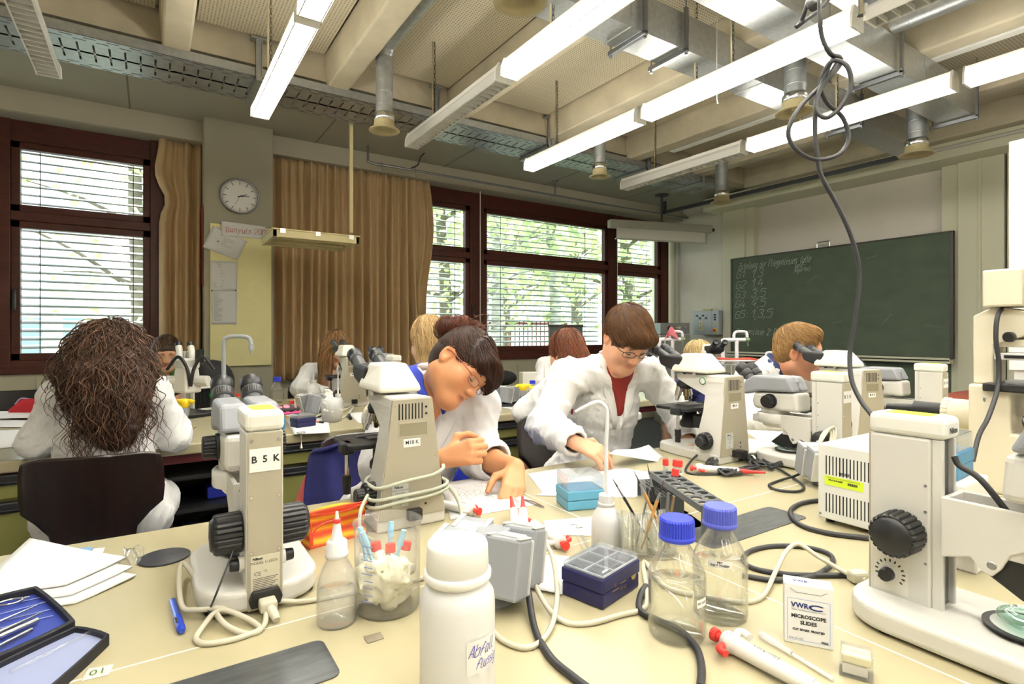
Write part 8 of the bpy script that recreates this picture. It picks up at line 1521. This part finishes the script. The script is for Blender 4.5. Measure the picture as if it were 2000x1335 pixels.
# ================================================================ outside the windows
tag(ob('ground_lawn', MB().b2((-30, 6.2, -.6), (50, 60, -.5)), mat('lawn', '#a9b08c', .9, noise=.3, nscale=2)), kind='structure')
LEAF = mat('leaf', '#d9eab0', .7, col2='#c0dc98', nscale=2); nt = LEAF.node_tree; LEAF.node_tree.nodes['Principled BSDF'].inputs['Subsurface Weight'].default_value = 0
BARK = mat('birch_bark', '#d8d6cf', .8, col2='#6f6a63', nscale=5, stretch=(1, 1, 4)); DBARK = mat('dark_bark', '#6d665a', .9, noise=.3, nscale=8)
def tree(x, y, h, cr, lab, bark, n=1500, r=.13, low=1.0, seed=0, lean=0):
    g = np.random.default_rng(seed); t = thing('tree', lab, 'tree', (x, y, -.5), 0, 'trees outside the windows'); m = MB()
    pts = [(x + lean * z * z * .02 + .05 * math.sin(z), y + .06 * math.cos(z * 1.3), z - .5) for z in np.linspace(0, h * .9, 7)]; m.tube(pts, lambda q: r * (1 - .75 * q), 9, 4); br = []
    for k in range(14):
        z = h * g.uniform(.25, .85); a = g.uniform(0, 6.28); L = cr * g.uniform(.6, 1.1); p = V(x + lean * z * z * .02, y, z - .5); q = p + V(math.cos(a) * L, math.sin(a) * L, L * g.uniform(.1, .7)); m.tube([p, p.lerp(q, .5) + V(0, 0, .1), q], lambda s: r * .28 * (1 - .8 * s), 6, 3); br.append((p, q))
    ob('trunk', m, bark, t); f = MB(); vs = []; fs = []
    for k in range(n):
        p, q = br[g.integers(len(br))]; c = A3(p) + (A3(q) - A3(p)) * g.uniform(.25, 1.15) + g.normal(size=3) * cr * .28; c[2] = max(c[2], low + g.uniform(0, .8)); d = g.normal(size=3); d /= np.linalg.norm(d); e = np.cross(d, g.normal(size=3)); e /= np.linalg.norm(e) + 1e-9; s = g.uniform(.06, .13); i = len(vs); vs += [c + d * s, c + e * s * .55, c - d * s, c - e * s * .55]; fs.append((i, i + 1, i + 2, i + 3))
    f.add(vs, fs); ob('foliage', f, LEAF, t)
k = 0
for x, y, h, cr, lb, bk, n, r in ((4.55, 7.9, 8, 1.5, 'birch trunk seen left of centre in the large window', BARK, 500, .11), (5.6, 9.2, 9, 2.2, 'leaning birch seen at centre of the large window', BARK, 1400, .15), (7.2, 9.4, 9, 2.3, 'birch seen behind the young man, right of the large window', BARK, 1700, .16), (9.8, 9.8, 9, 2.6, 'leafy tree seen through the right narrow window', DBARK, 2800, .2), (5.2, 14, 9, 3.6, 'leafy tree farther back in the middle of the large window', DBARK, 2800, .2), (5.4, 11, 9, 2.6, 'leafy tree seen through the narrow window by the curtain', DBARK, 1700, .18), (12.5, 15, 10, 4, 'broad tree far to the right outside', DBARK, 2800, .25), (-.2, 12, 9, 2.0, 'leafy tree at the right edge of the left window', DBARK, 700, .18), (7.5, 19, 11, 5, 'far tree closing the view in the large window', DBARK, 2400, .3), (14, 22, 11, 5, 'far tree at the right end of the view outside', DBARK, 2800, .3)):
    tree(x, y, h, cr, lb, bk, n, r, low=.6, seed=k, lean=.25 if 'leaning' in lb else 0); k += 1
t = thing('fence', 'red-brown railing outside below the birches', 'fence', (5.5, 10.5, -.5))
m = MB()
for i in range(40): m.b2((3.6 + i * .12, 10.5, -.5), (3.62 + i * .12, 10.52, 1.5))
m.b2((3.5, 10.5, 1.42), (8.5, 10.54, 1.48)); ob('railing', m, mat('rail_red', '#7d4c44', .7), t)
t = thing('building', 'pale building low in the left window', 'building', (-2.2, 22, -.5)); ob('wall', MB().b2((-9, 22, -.5), (.5, 26, 2.6)), mat('pale_render', '#dfe3e6', .8), t)
for i in range(6): ob('window', MB().b2((-7.5 + i * 1.3, 21.97, .6), (-6.7 + i * 1.3, 22.02, 1.7)), mat('far_glass', '#8fa0ad', .2), t)
for _o in list(bpy.data.objects):
    if '_w' in _o: del _o['_w']
